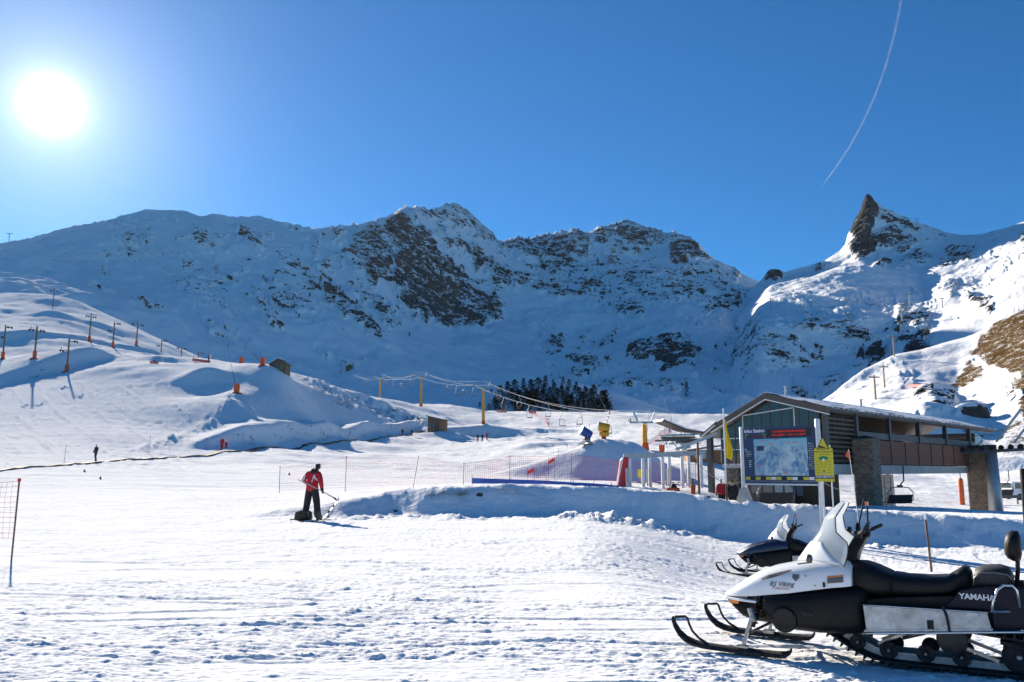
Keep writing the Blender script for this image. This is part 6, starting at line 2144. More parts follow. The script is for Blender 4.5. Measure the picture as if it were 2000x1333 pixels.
def ski(label, p, rz, pitch, m, ln=1.65, w=.075):
    T = thing('ski', label, 'ski', p, rz, None)
    rings = []
    for t in np.linspace(0, 1, 15):
        y = (t - .45) * ln
        ww = w / 2 * (1 + .18 * (abs(t - .5) * 2) ** 2) * (1 if t < .93 else max(.25, (1 - t) / .07)) * (1 if t > .02 else .7)
        z = .012 + .10 * max(0, (t - .86) / .14) ** 2
        rings.append([(-ww, y, z), (ww, y, z), (ww, y, z + .014), (-ww, y, z + .014)])
    o = MB().loops(rings).build('blade', m, T)
    MB().box(-.035, .035, -.16, -.06, .026, .075).build('binding', M_RUB, T, bevel=.005)
    MB().box(-.035, .035, .10, .17, .026, .065).build('binding', M_RUB, T, bevel=.005)
    T.rotation_euler = (pitch, 0, rz)
    return T
M_SKIW, M_SKID = mat('white_ski', (.74, .75, .76), .3, coat=.5), mat('dark_ski', (.03, .03, .035), .35)
fl_, fr_ = MRZ @ Vector((-.235, .04, 0)), MRZ @ Vector((.26, .04, 0))
ski('dark ski under the left boot of the man in red', (fl_.x, fl_.y, gz(fl_.x, fl_.y) + .012), R(4), R(3), M_SKID, 1.45)
ski('dark ski under the right boot of the man in red', (fr_.x, fr_.y, gz(fr_.x, fr_.y) + .012), R(-12), R(3), M_SKID, 1.45)
_p = MRZ @ Vector((.44, .42, .02))
ski('short white ski leaning up from the snow right of the man', (_p.x, _p.y, gz(_p.x, _p.y) + .34), R(-52), R(48), M_SKIW, .85, .11)
# rucksack on the snow
_p = ground_at(593, 27.62)
bp_ = thing('rucksack', 'patterned brown rucksack lying on the snow at the feet of the man', 'rucksack', (_p.x, _p.y, _p.z), R(25))
m_bag = mat('camouflage_cloth', (.09, .075, .045), .85, var=.8, scale=14, color2=(.02, .018, .014), bump=.3, bscale=20)
MB().loops([[(x * w, y * d + .02, z) for x, y in ((math.cos(t) * (1 + .08 * math.sin(3 * t)), math.sin(t)) for t in np.linspace(0, 2 * math.pi, 16, endpoint=False))] for z, w, d in ((-.03, .24, .16), (.06, .30, .20), (.16, .28, .18), (.25, .27, .15), (.30, .17, .10), (.31, .06, .04))]).build('bag', m_bag, bp_, True)
MB().lathe([(.03, -.11), (.075, -.09), (.085, 0), (.075, .09), (.03, .11)], 12, 'x', (-.02, -.20, .15)).build('pocket', m_bag, bp_, True)
MB().tube([(-.28, -.02, .02), (-.36, -.04, .03), (-.44, -.02, .02), (-.42, .06, .02)], .02, 6).build('strap', M_RUB, bp_, True)
MB().tube([(-.08, 0, .30), (0, 0, .37), (.08, 0, .30)], .012, 6).build('handle', M_RUB, bp_, True)

# smaller figures
STAND = {}
WALK = {'kn_l': (-.10, .10, .52), 'an_l': (-.10, .02, .14), 'toe_l': (-.11, .17, .08), 'heel_l': (-.10, -.05, .07), 'kn_r': (.10, -.02, .5), 'an_r': (.11, -.16, .13), 'toe_r': (.12, -.01, .05), 'heel_r': (.11, -.22, .07), 'wr_l': (-.20, .22, 1.0), 'ha_l': (-.18, .27, .98), 'wr_r': (.24, .12, .92)}
SKI = {'pelvis': (0, -.10, .84), 'spine': (0, -.02, 1.0), 'chest': (0, .10, 1.18), 'neck': (0, .19, 1.30), 'jaw': (0, .25, 1.36), 'head': (0, .24, 1.45), 'crown': (0, .22, 1.53), 'nose': (0, .345, 1.42),
       'sh_l': (-.18, .09, 1.25), 'sh_r': (.18, .09, 1.25), 'el_l': (-.34, .14, 1.05), 'el_r': (.34, .14, 1.05), 'wr_l': (-.36, .36, 1.0), 'wr_r': (.36, .36, 1.0), 'ha_l': (-.36, .42, 1.0), 'ha_r': (.36, .42, 1.0),
       'hip_l': (-.10, -.1, .82), 'hip_r': (.10, -.1, .82), 'kn_l': (-.15, .16, .48), 'kn_r': (.15, .16, .48), 'an_l': (-.15, .0, .13), 'an_r': (.15, .0, .13)}
def figure(px, D, rz, mats, label, pose=STAND, dz=0.0, h=1.0, pos=None, grp=None):
    me = person_mesh('person', pose, FAT, mats, False, 1)
    o = link('person', me)
    p = pos or ground_at(px, D)
    o.location = (p.x, p.y, p.z + dz)
    o.rotation_euler = (0, 0, rz)
    o.scale = (h, h, h)
    return tag(o, label, 'person', grp)
def cset(j, t, hair=C_HAIR):
    return [j, t, C_SKIN, hair, C_BLACK, C_BOOT]
figure(186, 84.2, R(150), cset(C_DARK, C_NAVY), 'person in black top and blue trousers riding the conveyor lift alone', WALK, .12)
figure(433, 111.5, R(160), cset(C_RED, C_REDT), 'person in red jacket on the conveyor beside one in white', STAND, .12)
figure(441, 112.3, R(170), cset(C_WHITE2, C_REDT, mat('pale_hat', (.6, .6, .6), .8)), 'person in white jacket and red trousers on the conveyor', STAND, .12)
figure(786, 179.5, R(20), cset(C_DARK, C_BLACK), 'dark figure on the conveyor lift, left of the pair near the cabin', STAND, .12)
figure(804, 183.0, R(30), cset(C_BLACK, C_DARK), 'dark figure on the conveyor lift nearest the small wooden cabin', WALK, .12)
figure(933, 186, R(200), cset(C_DARK, C_RED), 'leftmost of three small figures below the tall yellow tower', STAND)
figure(942, 186, R(170), cset(C_NAVY, C_NAVY), 'blue-clad middle one of three figures below the tall yellow tower', STAND)
figure(951, 186.5, R(190), cset(C_RED, C_REDT), 'red-clad rightmost of three figures below the tall yellow tower', STAND)
sk_ = figure(1191, 287, R(115), cset(C_YEL, C_BLACK), 'lone skier gliding down the white piste below the pine wood', SKI)
figure(1411, 43.5, R(15), cset(C_RED, C_BLACK, mat('grey_hat', (.12, .12, .13), .8)), 'person in a red jacket seen from behind at the station entrance', STAND, .0)
figure(1432, 43.0, R(-20), cset(C_BLACK, C_BLACK), 'person in black with a rucksack at the station entrance', STAND, .02)
figure(1369, 296, R(100), cset(C_DARK, C_BLACK), 'tiny figure on the skyline of the piste above the lift terminal', STAND)

# ------------------------------------------------------------------ conveyor lift
_pl = []
for px in np.linspace(-60, 838, 60):
    # the belt runs straight in plan
    a_ = (px - CX) / (FPX * CP)
    Y = (-42.9 - .183 * 85) / (a_ - .183)
    p = ground_at(px, float(Y))
    _pl.append(p)
cv = thing('conveyor_lift', 'long thin conveyor-belt lift running across the piste to the small cabin', 'conveyor lift', (0, 0, 0))
def strip(y0, y1, z0, z1):
    rings = []
    for i, p in enumerate(_pl):
        d = (_pl[min(i + 1, len(_pl) - 1)] - _pl[max(i - 1, 0)])
        n = Vector((-d.y, d.x, 0)).normalized()
        rings.append([p + n * y0 + Vector((0, 0, z0)), p + n * y1 + Vector((0, 0, z0)), p + n * y1 + Vector((0, 0, z1)), p + n * y0 + Vector((0, 0, z1))])
    return MB().loops(rings)
strip(-.35, .35, -.15, .10).build('belt', mat('grey_belt', (.09, .085, .08), .8, var=.3), cv)
strip(-.50, -.37, -.15, .12).build('edge_board', mat('brown_edge', (.17, .13, .09), .8, var=.3), cv)
strip(.37, .50, -.15, .12).build('edge_board', MATS['brown_edge'], cv)

# small cabin at its top
g = ground_at(854, 192.5)
kb = thing('lift_cabin', 'small wooden cabin with sloping snowy roof at the end of the conveyor', 'cabin', (g.x, g.y, g.z), R(-28))
MB().prism([(-1.7, -.5), (1.7, -.5), (1.7, 3.15), (-1.7, 3.9)], -1.5, 1.7).build('wall', M_PLANK, kb)
MB().prism([(-2.1, 3.98), (2.4, 3.0), (2.4, 3.14), (-2.1, 4.12)], -1.9, 2.1).build('roof', M_BROWNM, kb)
MB().prism([(-2.05, 4.125), (2.35, 3.145), (2.3, 3.27), (-2.0, 4.25)], -1.85, 2.05).build('roof_snow', M_SNOWC, kb)
for x in (-1.35, -.45):
    w = MB().box(x, x + .75, -1.54, -1.503, 1.0, 2.2).build('window', M_GLASS, kb)
    MB().box(x + .34, x + .40, -1.56, -1.541, 1.0, 2.2).build('glazing_bar', M_WHITEM, w)
MB().box(.75, 1.45, -1.53, -1.503, -.4, 1.9).build('door', M_POSTW, kb)

# hut on the hill
g = ground_at(547, 173.5)
hh_ = thing('gabled_hut', 'brown gabled hut on top of the shaded hill', 'hut', (g.x, g.y, g.z - .9), R(-6))
MB().prism([(-1.55, -.5), (1.55, -.5), (1.55, 2.0), (0, 3.0), (-1.55, 2.0)], -1.2, 1.8).build('wall', M_PLANK, hh_)
for sg in (-1, 1):
    MB().prism([(0, 3.02), (sg * 1.95, 1.76), (sg * 1.95, 1.90), (0, 3.18)], -1.55, 2.1).build('roof', M_BROWNM, hh_)
MB().prism([(0, 3.19), (-1.9, 1.95), (-1.9, 2.04), (0, 3.30)], -1.5, 2.05).build('roof_snow', M_SNOWC, hh_)
for x, m_ in ((-1.2, M_GLASS), (-.3, M_GLASS), (.6, mat('green_shutter', (.16, .20, .03), .6))):
    MB().box(x, x + .65, -1.24, -1.203, 1.0, 1.75).build('window', m_, hh_)
MB().bar((-1.62, -1.3, -.4), (-1.62, -1.3, 1.9), .14, .14, (1, 0, 0)).build('corner_post', M_POSTW, hh_)
MB().bar((1.62, -1.3, -.4), (1.62, -1.3, 1.9), .14, .14, (1, 0, 0)).build('corner_post', M_POSTW, hh_)
_q = ground_at(547, 171.6)
_n0 = MB()
# ================================================================== snow guns
def fan_gun(label, pos, rz, shell, tilt, tripod=True):
    T = thing('snow_gun', label, 'snow gun', pos, rz, 'snow guns on the snow heap')
    M = Matrix.Translation((0, 0, 1.28)) @ Matrix.Rotation(tilt, 4, 'Y')
    MB().lathe([(.40, -.62), (.44, -.55), (.47, -.1), (.52, .42), (.54, .62), (.50, .66), (.46, .62), (.43, .2)], 22, 'x').xf(M).build('fan_barrel', shell, T, True)
    MB().lathe([(.535, .56), (.565, .58), (.565, .66), (.50, .675)], 22, 'x').xf(M).build('nozzle_ring', M_WHITEM, T, True)
    MB().lathe([(.05, .3), (.42, .32), (.42, .36)], 22, 'x').xf(M).build('fan_grille', M_DARK, T)
    MB().lathe([(.12, -.66), (.30, -.64), (.40, -.60)], 18, 'x').xf(M).build('rear_grille', M_GSTEEL, T)
    if tripod:
        for sg in (-1, 1):
            MB().bar((0, sg * .52, 1.28), (-.05, sg * .45, .5), .16, .12, (0, 1, 0)).build('yoke_arm', M_BLUE, T)
            MB().bar((-.05, sg * .4, .55), (.75, sg * .62, .03), .13, .13).build('leg', M_GSTEEL, T)
            MB().bar((-.05, sg * .4, .55), (-.75, sg * .55, .03), .13, .13).build('leg', M_GSTEEL, T)
        MB().box(-.38, .28, -.42, .42, .28, .78).build('compressor', M_DSTEEL, T, bevel=.05)
        MB().bar((-.85, 0, .05), (.9, 0, .05), .9, .07).build('skid_frame', M_DSTEEL, T)
    else:
        MB().box(-.55, .55, -.42, .42, .30, .78).build('control_housing', shell, T, bevel=.12)
        MB().box(-.30, .20, -.43, -.421, .36, .74).build('label_plate', mat('pale_plate', (.45, .50, .52), .4), T)
        MB().box(-.22, .30, -.36, .36, -.15, .30).build('base', M_REDPAD, T, bevel=.03)
        MB().bar((0, 0, .78), (0, 0, 1.0), .3, .3, (1, 0, 0)).build('turntable', M_DARK, T)
    MB().lathe([(.02, 0), (.02, .45), (.05, .46), (.05, .56)], 8, 'z', (-.35, .1, 1.62)).build('beacon', mat('beacon_red', (.5, .05, .04), .4), T)
    return T
def onz(px, py, D):
    p = at(px, py, D)
    return Vector((p.x, p.y, gz(p.x, p.y)))
p = onz(1145, 864, 89.5)
fan_gun('blue fan snow gun on a tripod on top of the snow heap', p, R(190), M_BLUE, R(-28))
p = onz(1180, 868, 91.5)
T = fan_gun('yellow fan snow gun on a red base behind the blue one', p, R(175), M_YELLOW, R(-8), False)

# snow lances
def lance(px, py, D, tip, label, base=True, surf=None):
    g = surf(px, py) if surf else ground_at(px, D)
    t = at(tip[0], tip[1], g.y)
    T = thing('snow_lance', label, 'snow lance', g, 0, 'snow-making lances')
    v = t - g
    if base:
        MB().loops([[(x * w, y * w * .8, z) for x, y in ((-1, -1), (1, -1), (1, 1), (-1, 1))] for z, w in ((-.2, .42), (1.0, .48), (1.65, .4), (1.75, .28))]).build('padding', M_ORPAD, T, bevel=.06)
        MB().lathe([(1.1, -.15), (.9, .04), (.45, .07)], 14).build('collar', MATS['dull_red_pad'], T)
    MB().tube([(0, 0, .3), v * .45], .055, 6).build('lower_tube', M_GSTEEL if not base else M_DSTEEL, T)
    MB().tube([v * .44, v], .035, 6).build('upper_tube', M_GSTEEL, T)
    MB().lathe([(.06, -.2), (.10, 0), (.05, .2)], 8).xf(Matrix.Translation(v)).build('nozzle_head', M_DSTEEL, T)
    return T
lance(462, 766, 151, (445, 676), 'snow lance with orange padding at the top of the shaded slope')
lance(513, 727, 173, (472, 664), 'snow lance with orange padding leaning left beside the gabled hut')
lance(471, 720, 186, (479, 678), 'small dark snow lance with cross bars behind the crest', True)
lance(1186, 807, 299, (1166, 765), 'thin pale snow lance at the crest in front of the wood', False)
lance(1306, 806, 302, (1289, 762), 'thin pale snow lance at the crest right of the wood', False)
lance(1262, 860, 150, (1269, 795), 'thin pale snow lance rising behind the nearest yellow tower', False)

# starting gate flag and barriers on the left crest
g = ground_at(409, 197)
fb = thing('banner_flag', 'pink and white feather banner at the top of the groomed piste', 'flag', g, R(10))
MB().tube([(0, 0, -.2), (0, 0, 1.6), (.06, 0, 2.2)], .03, 6).build('pole', M_DSTEEL, fb)
MB().prism([(.0, 1.0), (.25, 1.15), (.42, 1.7), (.38, 2.15), (.15, 2.35), (-.05, 2.2), (-.1, 1.7)], -.02, .02).build('banner', mat('pink_cloth', (.75, .42, .42), .7, var=.5, scale=2, color2=(.75, .72, .72)), fb)
MB().prism([(-.45, .55), (-.08, .6), (-.12, 2.1), (-.3, 2.0)], .03, .06).build('dark_banner', C_BLACK, fb)
def barrier(px0, px1, D, h, m, label, name='barrier'):
    a_, b_ = ground_at(px0, D), ground_at(px1, D)
    T = thing(name, label, 'barrier', a_)
    v = b_ - a_
    n = max(2, int(v.length / 2.5))
    MB().bar(Vector((0, 0, h * .55)), v + Vector((0, 0, h * .55)), .10, h * .9).build('sheet', m, T)
    for i in range(n + 1):
        q = v * (i / n)
        MB().bar(q + Vector((0, 0, -.2)), q + Vector((0, 0, h * 1.15)), .07, .07, (0, 1, 0)).build('post', M_ORPAD, T)
    return T
M_PINKN = mat('pink_barrier', (.72, .16, .13), .7, var=.3, scale=2)
barrier(376, 410, 196, .75, M_PINKN, 'low orange-red barrier below the pink feather banner')
barrier(293, 309, 184, .5, M_PINKN, 'short orange-red barrier on the rim of the groomed piste')
barrier(970, 990, 292, 1.1, mat('pale_pink_barrier', (.74, .40, .34), .7, var=.4, scale=1), 'pale pink barrier at the crest left of the wood')
barrier(1033, 1047, 295, 1.1, M_PINKN, 'red barrier at the crest in front of the wood')
barrier(1288, 1298, 118, 1.3, M_ORPAD, 'orange board beside the lift terminal column')

# ================================================================== net fences
def net_mat():
    return mat('red_netting', (.62, .05, .12), .7)
M_NET = net_mat()
M_NETP = mat('fence_pole', (.10, .07, .06), .6)
def net_fence(label, posts, cell=.14, r=.0045, grp='net fences along the piste', post_r=.018, cap=M_REDPAD, bottom=.12):
    """posts: list of (foot, top) vectors"""
    o0 = posts[0][0]
    T = thing('net_fence', label, 'fence', o0, 0, grp)
    for a_, b_ in posts:
        ps = MB().tube([a_ - o0 - (b_ - a_) * .08, b_ - o0], post_r, 6).build('post', M_NETP, T)
        MB().tube([b_ - o0 - Vector((0, 0, .05)), b_ - o0 + Vector((0, 0, .015))], post_r * 1.9, 6).build('cap', M_RUB if cap is None else cap, ps)
    b = MB()
    for i in range(len(posts) - 1):
        (a0, a1), (c0, c1) = posts[i], posts[i + 1]
        L_ = (c0 - a0).length
        H_ = (a1 - a0).length
        nx, nz = max(4, int(L_ / cell)), max(4, int(H_ * .86 / cell))
        def pt(u, v):
            lo, hi = a0.lerp(c0, u), a1.lerp(c1, u)
            sag = .05 * L_ / 4 * 4 * u * (1 - u)
            return lo.lerp(hi, bottom + (.97 - bottom) * v) - o0 - Vector((0, 0, sag * v)) + Vector((0, .03 * math.sin(u * 17 + v * 5), 0))
        for k in range(nz + 1):
            b.tube([pt(j / 12, k / nz) for j in range(13)], r * (1.7 if k in (0, nz) else 1), 3)
        for j in range(nx + 1):
            b.tube([pt(j / nx, v) for v in (0, .33, .66, 1)], r, 3)
    b.build('netting', M_NET, T)['kind'] = 'stuff'
    return T
def fpost(x0, y0, x1, y1, D):
    a_ = at(x0, y0, D)
    a_ = Vector((a_.x, a_.y, gz(a_.x, a_.y)))
    t = at(x1, y1, D)
    return a_, t
net_fence('thin red net fence behind the man in red, on the sunlit snow', [fpost(545, 970, 547, 912, 50), fpost(674, 960, 677, 892, 51), fpost(807, 951, 818, 891, 52), fpost(905, 948, 906, 905, 52)], .12, .003)
net_fence('red net fence across the shaded snow heap left of the boarding gates', [fpost(905, 948, 906, 905, 51.5), fpost(995, 946, 996, 891, 51.5), fpost(1115, 946, 1117, 886, 51.5), fpost(1222, 948, 1222, 900, 51.5)], .115, .0062)
net_fence('red net fence behind the white boarding gates', [fpost(1226, 950, 1226, 898, 52.5), fpost(1290, 952, 1290, 903, 52.5), fpost(1358, 955, 1358, 906, 52.5)], .115, .0062)
_a, _b = at(22, 1097, 16.2), at(38, 936, 16.2)
_a.z = gz(_a.x, _a.y)
_c, _d = at(-190, 1090, 16.6), at(-180, 938, 16.6)
_c.z = gz(_c.x, _c.y)
net_fence('red net fence with leaning pole at the left edge of the foreground', [(_a, _b), (_c, _d)], .12, .0028, post_r=.016, bottom=.28)
# pink net up the right of the piste, by the terminal
net_fence('pinkish net fence climbing beside the roofed lift terminal', [fpost(1262, 872, 1262, 862, 140), fpost(1290, 858, 1290, 843, 158), fpost(1306, 845, 1306, 828, 172), fpost(1311, 828, 1311, 812, 205)], .5, .012)
net_fence('faint pink net fence along the piste left of the wood', [fpost(1040, 812, 1040, 804, 285), fpost(1064, 824, 1064, 814, 258), fpost(1072, 838, 1072, 826, 228)], .5, .012)
# blue banner fence
bn = thing('banner_fence', 'long blue banner strip with mirrored lettering along the top of the bank', 'banner', at(922, 946, 46.5))
o0 = bn.location.copy()
BNP = [(922, 945, 934), (996, 945.5, 936.5), (1067, 946, 939), (1120, 948.5, 942.5), (1160, 950, 944.5), (1194, 951.5, 947.5), (1212, 953, 949)]
v_ = []
for x, yb, yt in BNP:
    v_ += [at(x, yb, 46.5) - o0, at(x, yt, 46.5) - o0]
M_BAN = mat('blue_banner', (.05, .14, .50), .6, var=.25, scale=3)
ban = MB().add(v_, [(2 * i, 2 * i + 2, 2 * i + 3, 2 * i + 1) for i in range(len(BNP) - 1)]).build('banner', M_BAN, bn, solid=.02)
for x, yb, yt in BNP:
    MB().tube([at(x, yb + 3, 46.5) - o0, at(x, yt - 6, 46.5) - o0], .016, 6).build('post', M_REDPAD, bn)
_t = at(975, 940.5, 46.5) - o0
lettering('banner_text', 'LUZ ARDIDEN', lambda x, y: (_t.x - x * 1.05, _t.y - .03, _t.z + y - .0185 * (-x)), mat('banner_print', (.06, .10, .34), .6), ban, size=.24, bold=.004)

# small red direction flags and poles in front of the heap
for i, (x0, y0, x1, y1, D, lb) in enumerate(((1084, 920, 1083, 893, 60, 'small red pennant between two rods above the net, right one'), (1043, 944, 1043, 912, 56, 'small red pennant low on the shaded heap, left one'))):
    a_, t = fpost(x0, y0, x1, y1, D)
    T = thing('piste_pennant', lb, 'flag', a_, 0, 'red pennants by the snow heap')
    v = t - a_
    MB().tube([(0, 0, -.2), v], .012, 6).build('rod', M_NETP, T)
    MB().tube([Vector((-.45, 0, -.2)), v + Vector((-.45, 0, .1 - .2 * i))], .010, 6).build('rod', M_NETP, T)
    MB().add([v + Vector((0, 0, -.04)), v + Vector((-.44, 0, -.28)), v + Vector((-.44, 0, -.55)), v + Vector((0, 0, -.28))], [(0, 1, 2, 3)]).build('cloth', mat('red_cloth', (.60, .035, .03), .7), T, solid=.01)
for i, (px, yb, yt, D) in enumerate(((1081, 862, 838, 118), (1107, 870, 845, 112), (1120, 872, 846, 104), (1089, 880, 850, 108), (124, 912, 872, 78), (290, 890, 856, 100), (330, 886, 860, 104), (1065, 862, 843, 150), (387, 810, 797, 138))):
    g = ground_at(px, D)
    T = thing('slalom_pole', ['thin bamboo pole right of the middle of the snow-gun piste', 'thin pole left of the blue snow gun', 'tall thin pole just left of the blue snow gun', 'thin pole on the slope left of the snow heap', 'thin leaning pole at the left end of the conveyor',
                              'thin pole where the ploughed edge meets the conveyor', 'thin pole on the conveyor right of the ploughed edge', 'thin pole with green tip on the piste below the wood', 'thin pole on the groomed piste'][i], 'pole', g, 0, 'thin marker poles')
    h = (yb - yt) * D / FPX
    MB().tube([(0, 0, -.2), (.05 * h, 0, h)], .022, 6).build('shaft', M_GSTEEL, T)
    MB().lathe([(.03, h * .96), (.035, h), (.01, h + .05)], 6, 'z', (.05 * h, 0, 0)).build('tip', M_DSTEEL, T)

# small cones and stones on the snow
for px, D, lb in ((165, 71, 'tiny dark cone on the white piste, left one'), (196, 63, 'tiny dark cone on the white piste, right one'), (596, 62, 'tiny dark marker above the man on the white piste'), (565, 72, 'tiny dark marker above the left net post')):
    g = ground_at(px, D)
    T = thing('marker_cone', lb, 'cone', g, 0, 'tiny marker cones')
    MB().lathe([(.13, -.02), (.13, .03), (.09, .035), (.02, .24)], 10).build('body', M_DSTEEL, T)
    MB().lathe([(.075, .09), (.05, .15)], 10).build('band', M_BLUE, T)
def stone(px, py, D, s, label, m):
    p = at(px, py, D)
    # find the snow surface along that line of sight
    for k in range(400):
        q = at(px, py, 24 + k * .025)
        if gz(q.x, q.y) >= q.z:
            p = q
            break
    rr = random.Random(int(px))
    rings = [[(math.cos(t) * s * w * rr.uniform(.8, 1.2), math.sin(t) * s * w * rr.uniform(.8, 1.2), z * s) for t in np.linspace(0, 2 * math.pi, 9, endpoint=False)] for z, w in ((-.5, .7), (-.1, 1.0), (.25, .8), (.5, .35))]
    o = MB().loops(rings).build('stone', m, None)
    o.location = p
    tag(o, label, 'stone')
M_STN = mat('dark_stone', (.05, .038, .03), .9, var=.4)
stone(937, 967, 29, .13, 'dark brown stone stuck in the shaded bank', M_STN)
stone(772, 999, 28, .10, 'small dark lump at the foot of the shaded bank', M_STN)
stone(1382, 972, 29, .10, 'small brown stone at the foot of the roped post', M_STN)

# ================================================================== right edge: rope tower, barrier, vehicle
g = ground_at(1947, 62)
rt = thing('rope_tower', 'thick grey tube tower with sheaves right of the second stone pillar', 'lift tower', g, R(-30))
hh = at(1938, 885, 62).z - g.z
MB().lathe([(.52, -.4), (.46, hh * .4), (.40, hh)], 18).build('mast', M_CONC if False else M_GSTEEL, rt, True)
MB().box(-.55, .4, -.35, .35, hh - .1, hh + .6).build('head_block', M_DSTEEL, rt, bevel=.05)
for y in (-1.0, 1.0):
    MB().bar((-2.0, y, hh - .0), (3.2, y, hh + .30), .10, .18).build('sheave_beam', M_DSTEEL, rt)
    for i in range(8):
        MB().lathe([(.06, y - .06), (.19, y - .06), (.16, y), (.19, y + .06), (.06, y + .06)], 14, 'y', (-1.8 + i * .62, 0, hh + .22 + i * .035)).build('sheave', M_RUB, rt)
MB().bar((.4, 0, hh + .8), (2.2, 0, hh + 3.2), .16, .16).build('lifting_arm', M_GSTEEL, rt)
MB().bar((1.6, .6, hh + .8), (3.4, .6, hh + 3.2), .16, .16).build('lifting_arm', M_GSTEEL, rt)
for y in (.75, 1.05):
    MB().bar((.3, y, -.2), (.3, y, hh), .05, .05, (1, 0, 0)).build('ladder_rail', M_DSTEEL, rt)
for i in range(10):
    MB().bar((.3, .75, .3 + i * .38), (.3, 1.05, .3 + i * .38), .035, .035).build('ladder_rung', M_DSTEEL, rt)
a_, b_ = ground_at(1905, 84), ground_at(2110, 86)
gr = thing('guard_rail', 'dark horizontal guard rail beyond the grey tube tower', 'rail', a_)
v = b_ - a_
MB().bar((0, 0, .75), v + Vector((0, 0, .75)), .10, .32).build('beam', M_DSTEEL, gr)
for i in range(6):
    q = v * (i / 5)
    MB().bar(q + Vector((0, 0, -.3)), q + Vector((0, 0, .85)), .12, .12, (0, 1, 0)).build('post', M_DSTEEL, gr)
_c = at(1966, 968, 78)
quad_chair('hooped lift chair in the distance right of the grey tube tower', (_c.x, _c.y, _c.z), R(25), 1.6)
for px, D, h, lb in ((1737, 78, 2.4, 'orange padded post seen under the station deck'), (1880, 84, 2.6, 'orange padded post just left of the second stone pillar')):
    g = ground_at(px, D)
    T = thing('padded_post', lb, 'post', g, 0, 'orange padded posts')
    MB().lathe([(.22, -.3), (.25, h * .5), (.24, h * .9), (.18, h)], 12).build('padding', M_ORPAD, T, True)
    MB().lathe([(.06, h), (.06, h + .8)], 8).build('pole', M_GSTEEL, T)
# parked van beyond the rail
g = ground_at(2004, 92)
vn = thing('parked_van', 'white van parked beyond the guard rail at the right edge', 'van', (g.x, g.y, g.z), R(8))
MB().prism([(-2.3, .35), (2.3, .35), (2.3, 1.0), (2.1, 1.25), (1.2, 1.95), (-2.2, 1.95), (-2.3, 1.6)], -.9, .9).build('body', M_WHITEP, vn, bevel=.06)
for sg in (-1, 1):
    MB().prism([(-1.9, 1.2), (1.75, 1.2), (1.1, 1.8), (-1.9, 1.8)], min(sg * .903, sg * .915), max(sg * .903, sg * .915)).build('side_window', M_GLASS, vn)
    for x in (-1.4, 1.45):
        w = MB().lathe([(.1, sg * .72), (.33, sg * .72), (.35, sg * .8), (.33, sg * .92), (.2, sg * .92)], 16, 'y', (x, 0, .35)).build('wheel', M_RUB, vn)
        MB().lathe([(.18, sg * .90), (.18, sg * .93), (.05, sg * .935)], 12, 'y', (x, 0, .35)).build('rim', M_GSTEEL, w)
    MB().box(2.28, 2.33, min(sg * .55, sg * .8), max(sg * .55, sg * .8), .8, 1.0).build('headlight', M_GLASS, vn)
MB().prism([(-.82, 1.28), (.82, 1.28), (.7, 1.85), (-.7, 1.85)], -2.32, -2.29, 'yz').build('rear_window', M_GLASS, vn)
# snow-capped boulder behind the station roof
g = S3(1898, 832)
rr = random.Random(4)
bo = thing('boulder', 'dark snow-capped boulder behind the end of the station roof', 'rock', (g.x, g.y, g.z))
k_ = g.y / FPX
rings = [[(math.cos(t) * 36 * k_ * w * rr.uniform(.9, 1.1), math.sin(t) * 20 * k_ * w * rr.uniform(.85, 1.15), (z + rr.uniform(-2.5, 2.5)) * k_) for t in np.linspace(0, 2 * math.pi, 14, endpoint=False)] for z, w in ((-14, 1.0), (4, 1.0), (14, .9), (20, .65), (22, .3))]
MB().loops(rings).build('rock', mat('brown_rock', (.085, .066, .052), .9, var=.4, scale=.6, bump=.6, bscale=1.5), bo, True)
MB().loops([[(math.cos(t) * 31 * k_ * w - 3 * k_, math.sin(t) * 17 * k_ * w, z * k_) for t in np.linspace(0, 2 * math.pi, 14, endpoint=False)] for z, w in ((12, .98), (19, .85), (24, .5), (25.5, .2))]).build('snow_cap', M_SNOWC, bo, True)
# low pink rope net on the right hill
_p = [S3(1742, 742), S3(1775, 752), S3(1800, 762), S3(1822, 765)]
T = thing('net_fence', 'low pink safety net on the snow hill above the station roof', 'fence', _p[0], 0, 'net fences along the piste')
MB().add([q for p_ in _p for q in (p_ - _p[0], p_ - _p[0] + Vector((0, 0, .9)))], [(2 * i, 2 * i + 2, 2 * i + 3, 2 * i + 1) for i in range(3)]).build('netting', mat('pink_barrier', (.72, .16, .13), .7), T, solid=.03)
for p_ in _p:
    MB().tube([p_ - _p[0], p_ - _p[0] + Vector((0, 0, 1.2))], .05, 5).build('post', M_NETP, T)
# tiny mountain hut among the rocks
for px, py, w, lb in ((1801, 655, 7, 'small grey hut among the dark rocks of the right-hand mountain'), (683, 722, 5, 'tiny round hut on the shaded snowfield')):
    g = (S2 if px > 1000 else S1)(px, py)
    T = thing('mountain_hut', lb, 'hut', (g.x, g.y, g.z), R(15))
    MB().box(-w / 2, w / 2, -w * .4, w * .4, -2, w * .5).build('wall', M_PLANK, T)
    MB().prism([(-w * .6, w * .48), (w * .6, w * .48), (0, w * .8)], -w * .5, w * .5).build('roof', M_BROWNM, T)

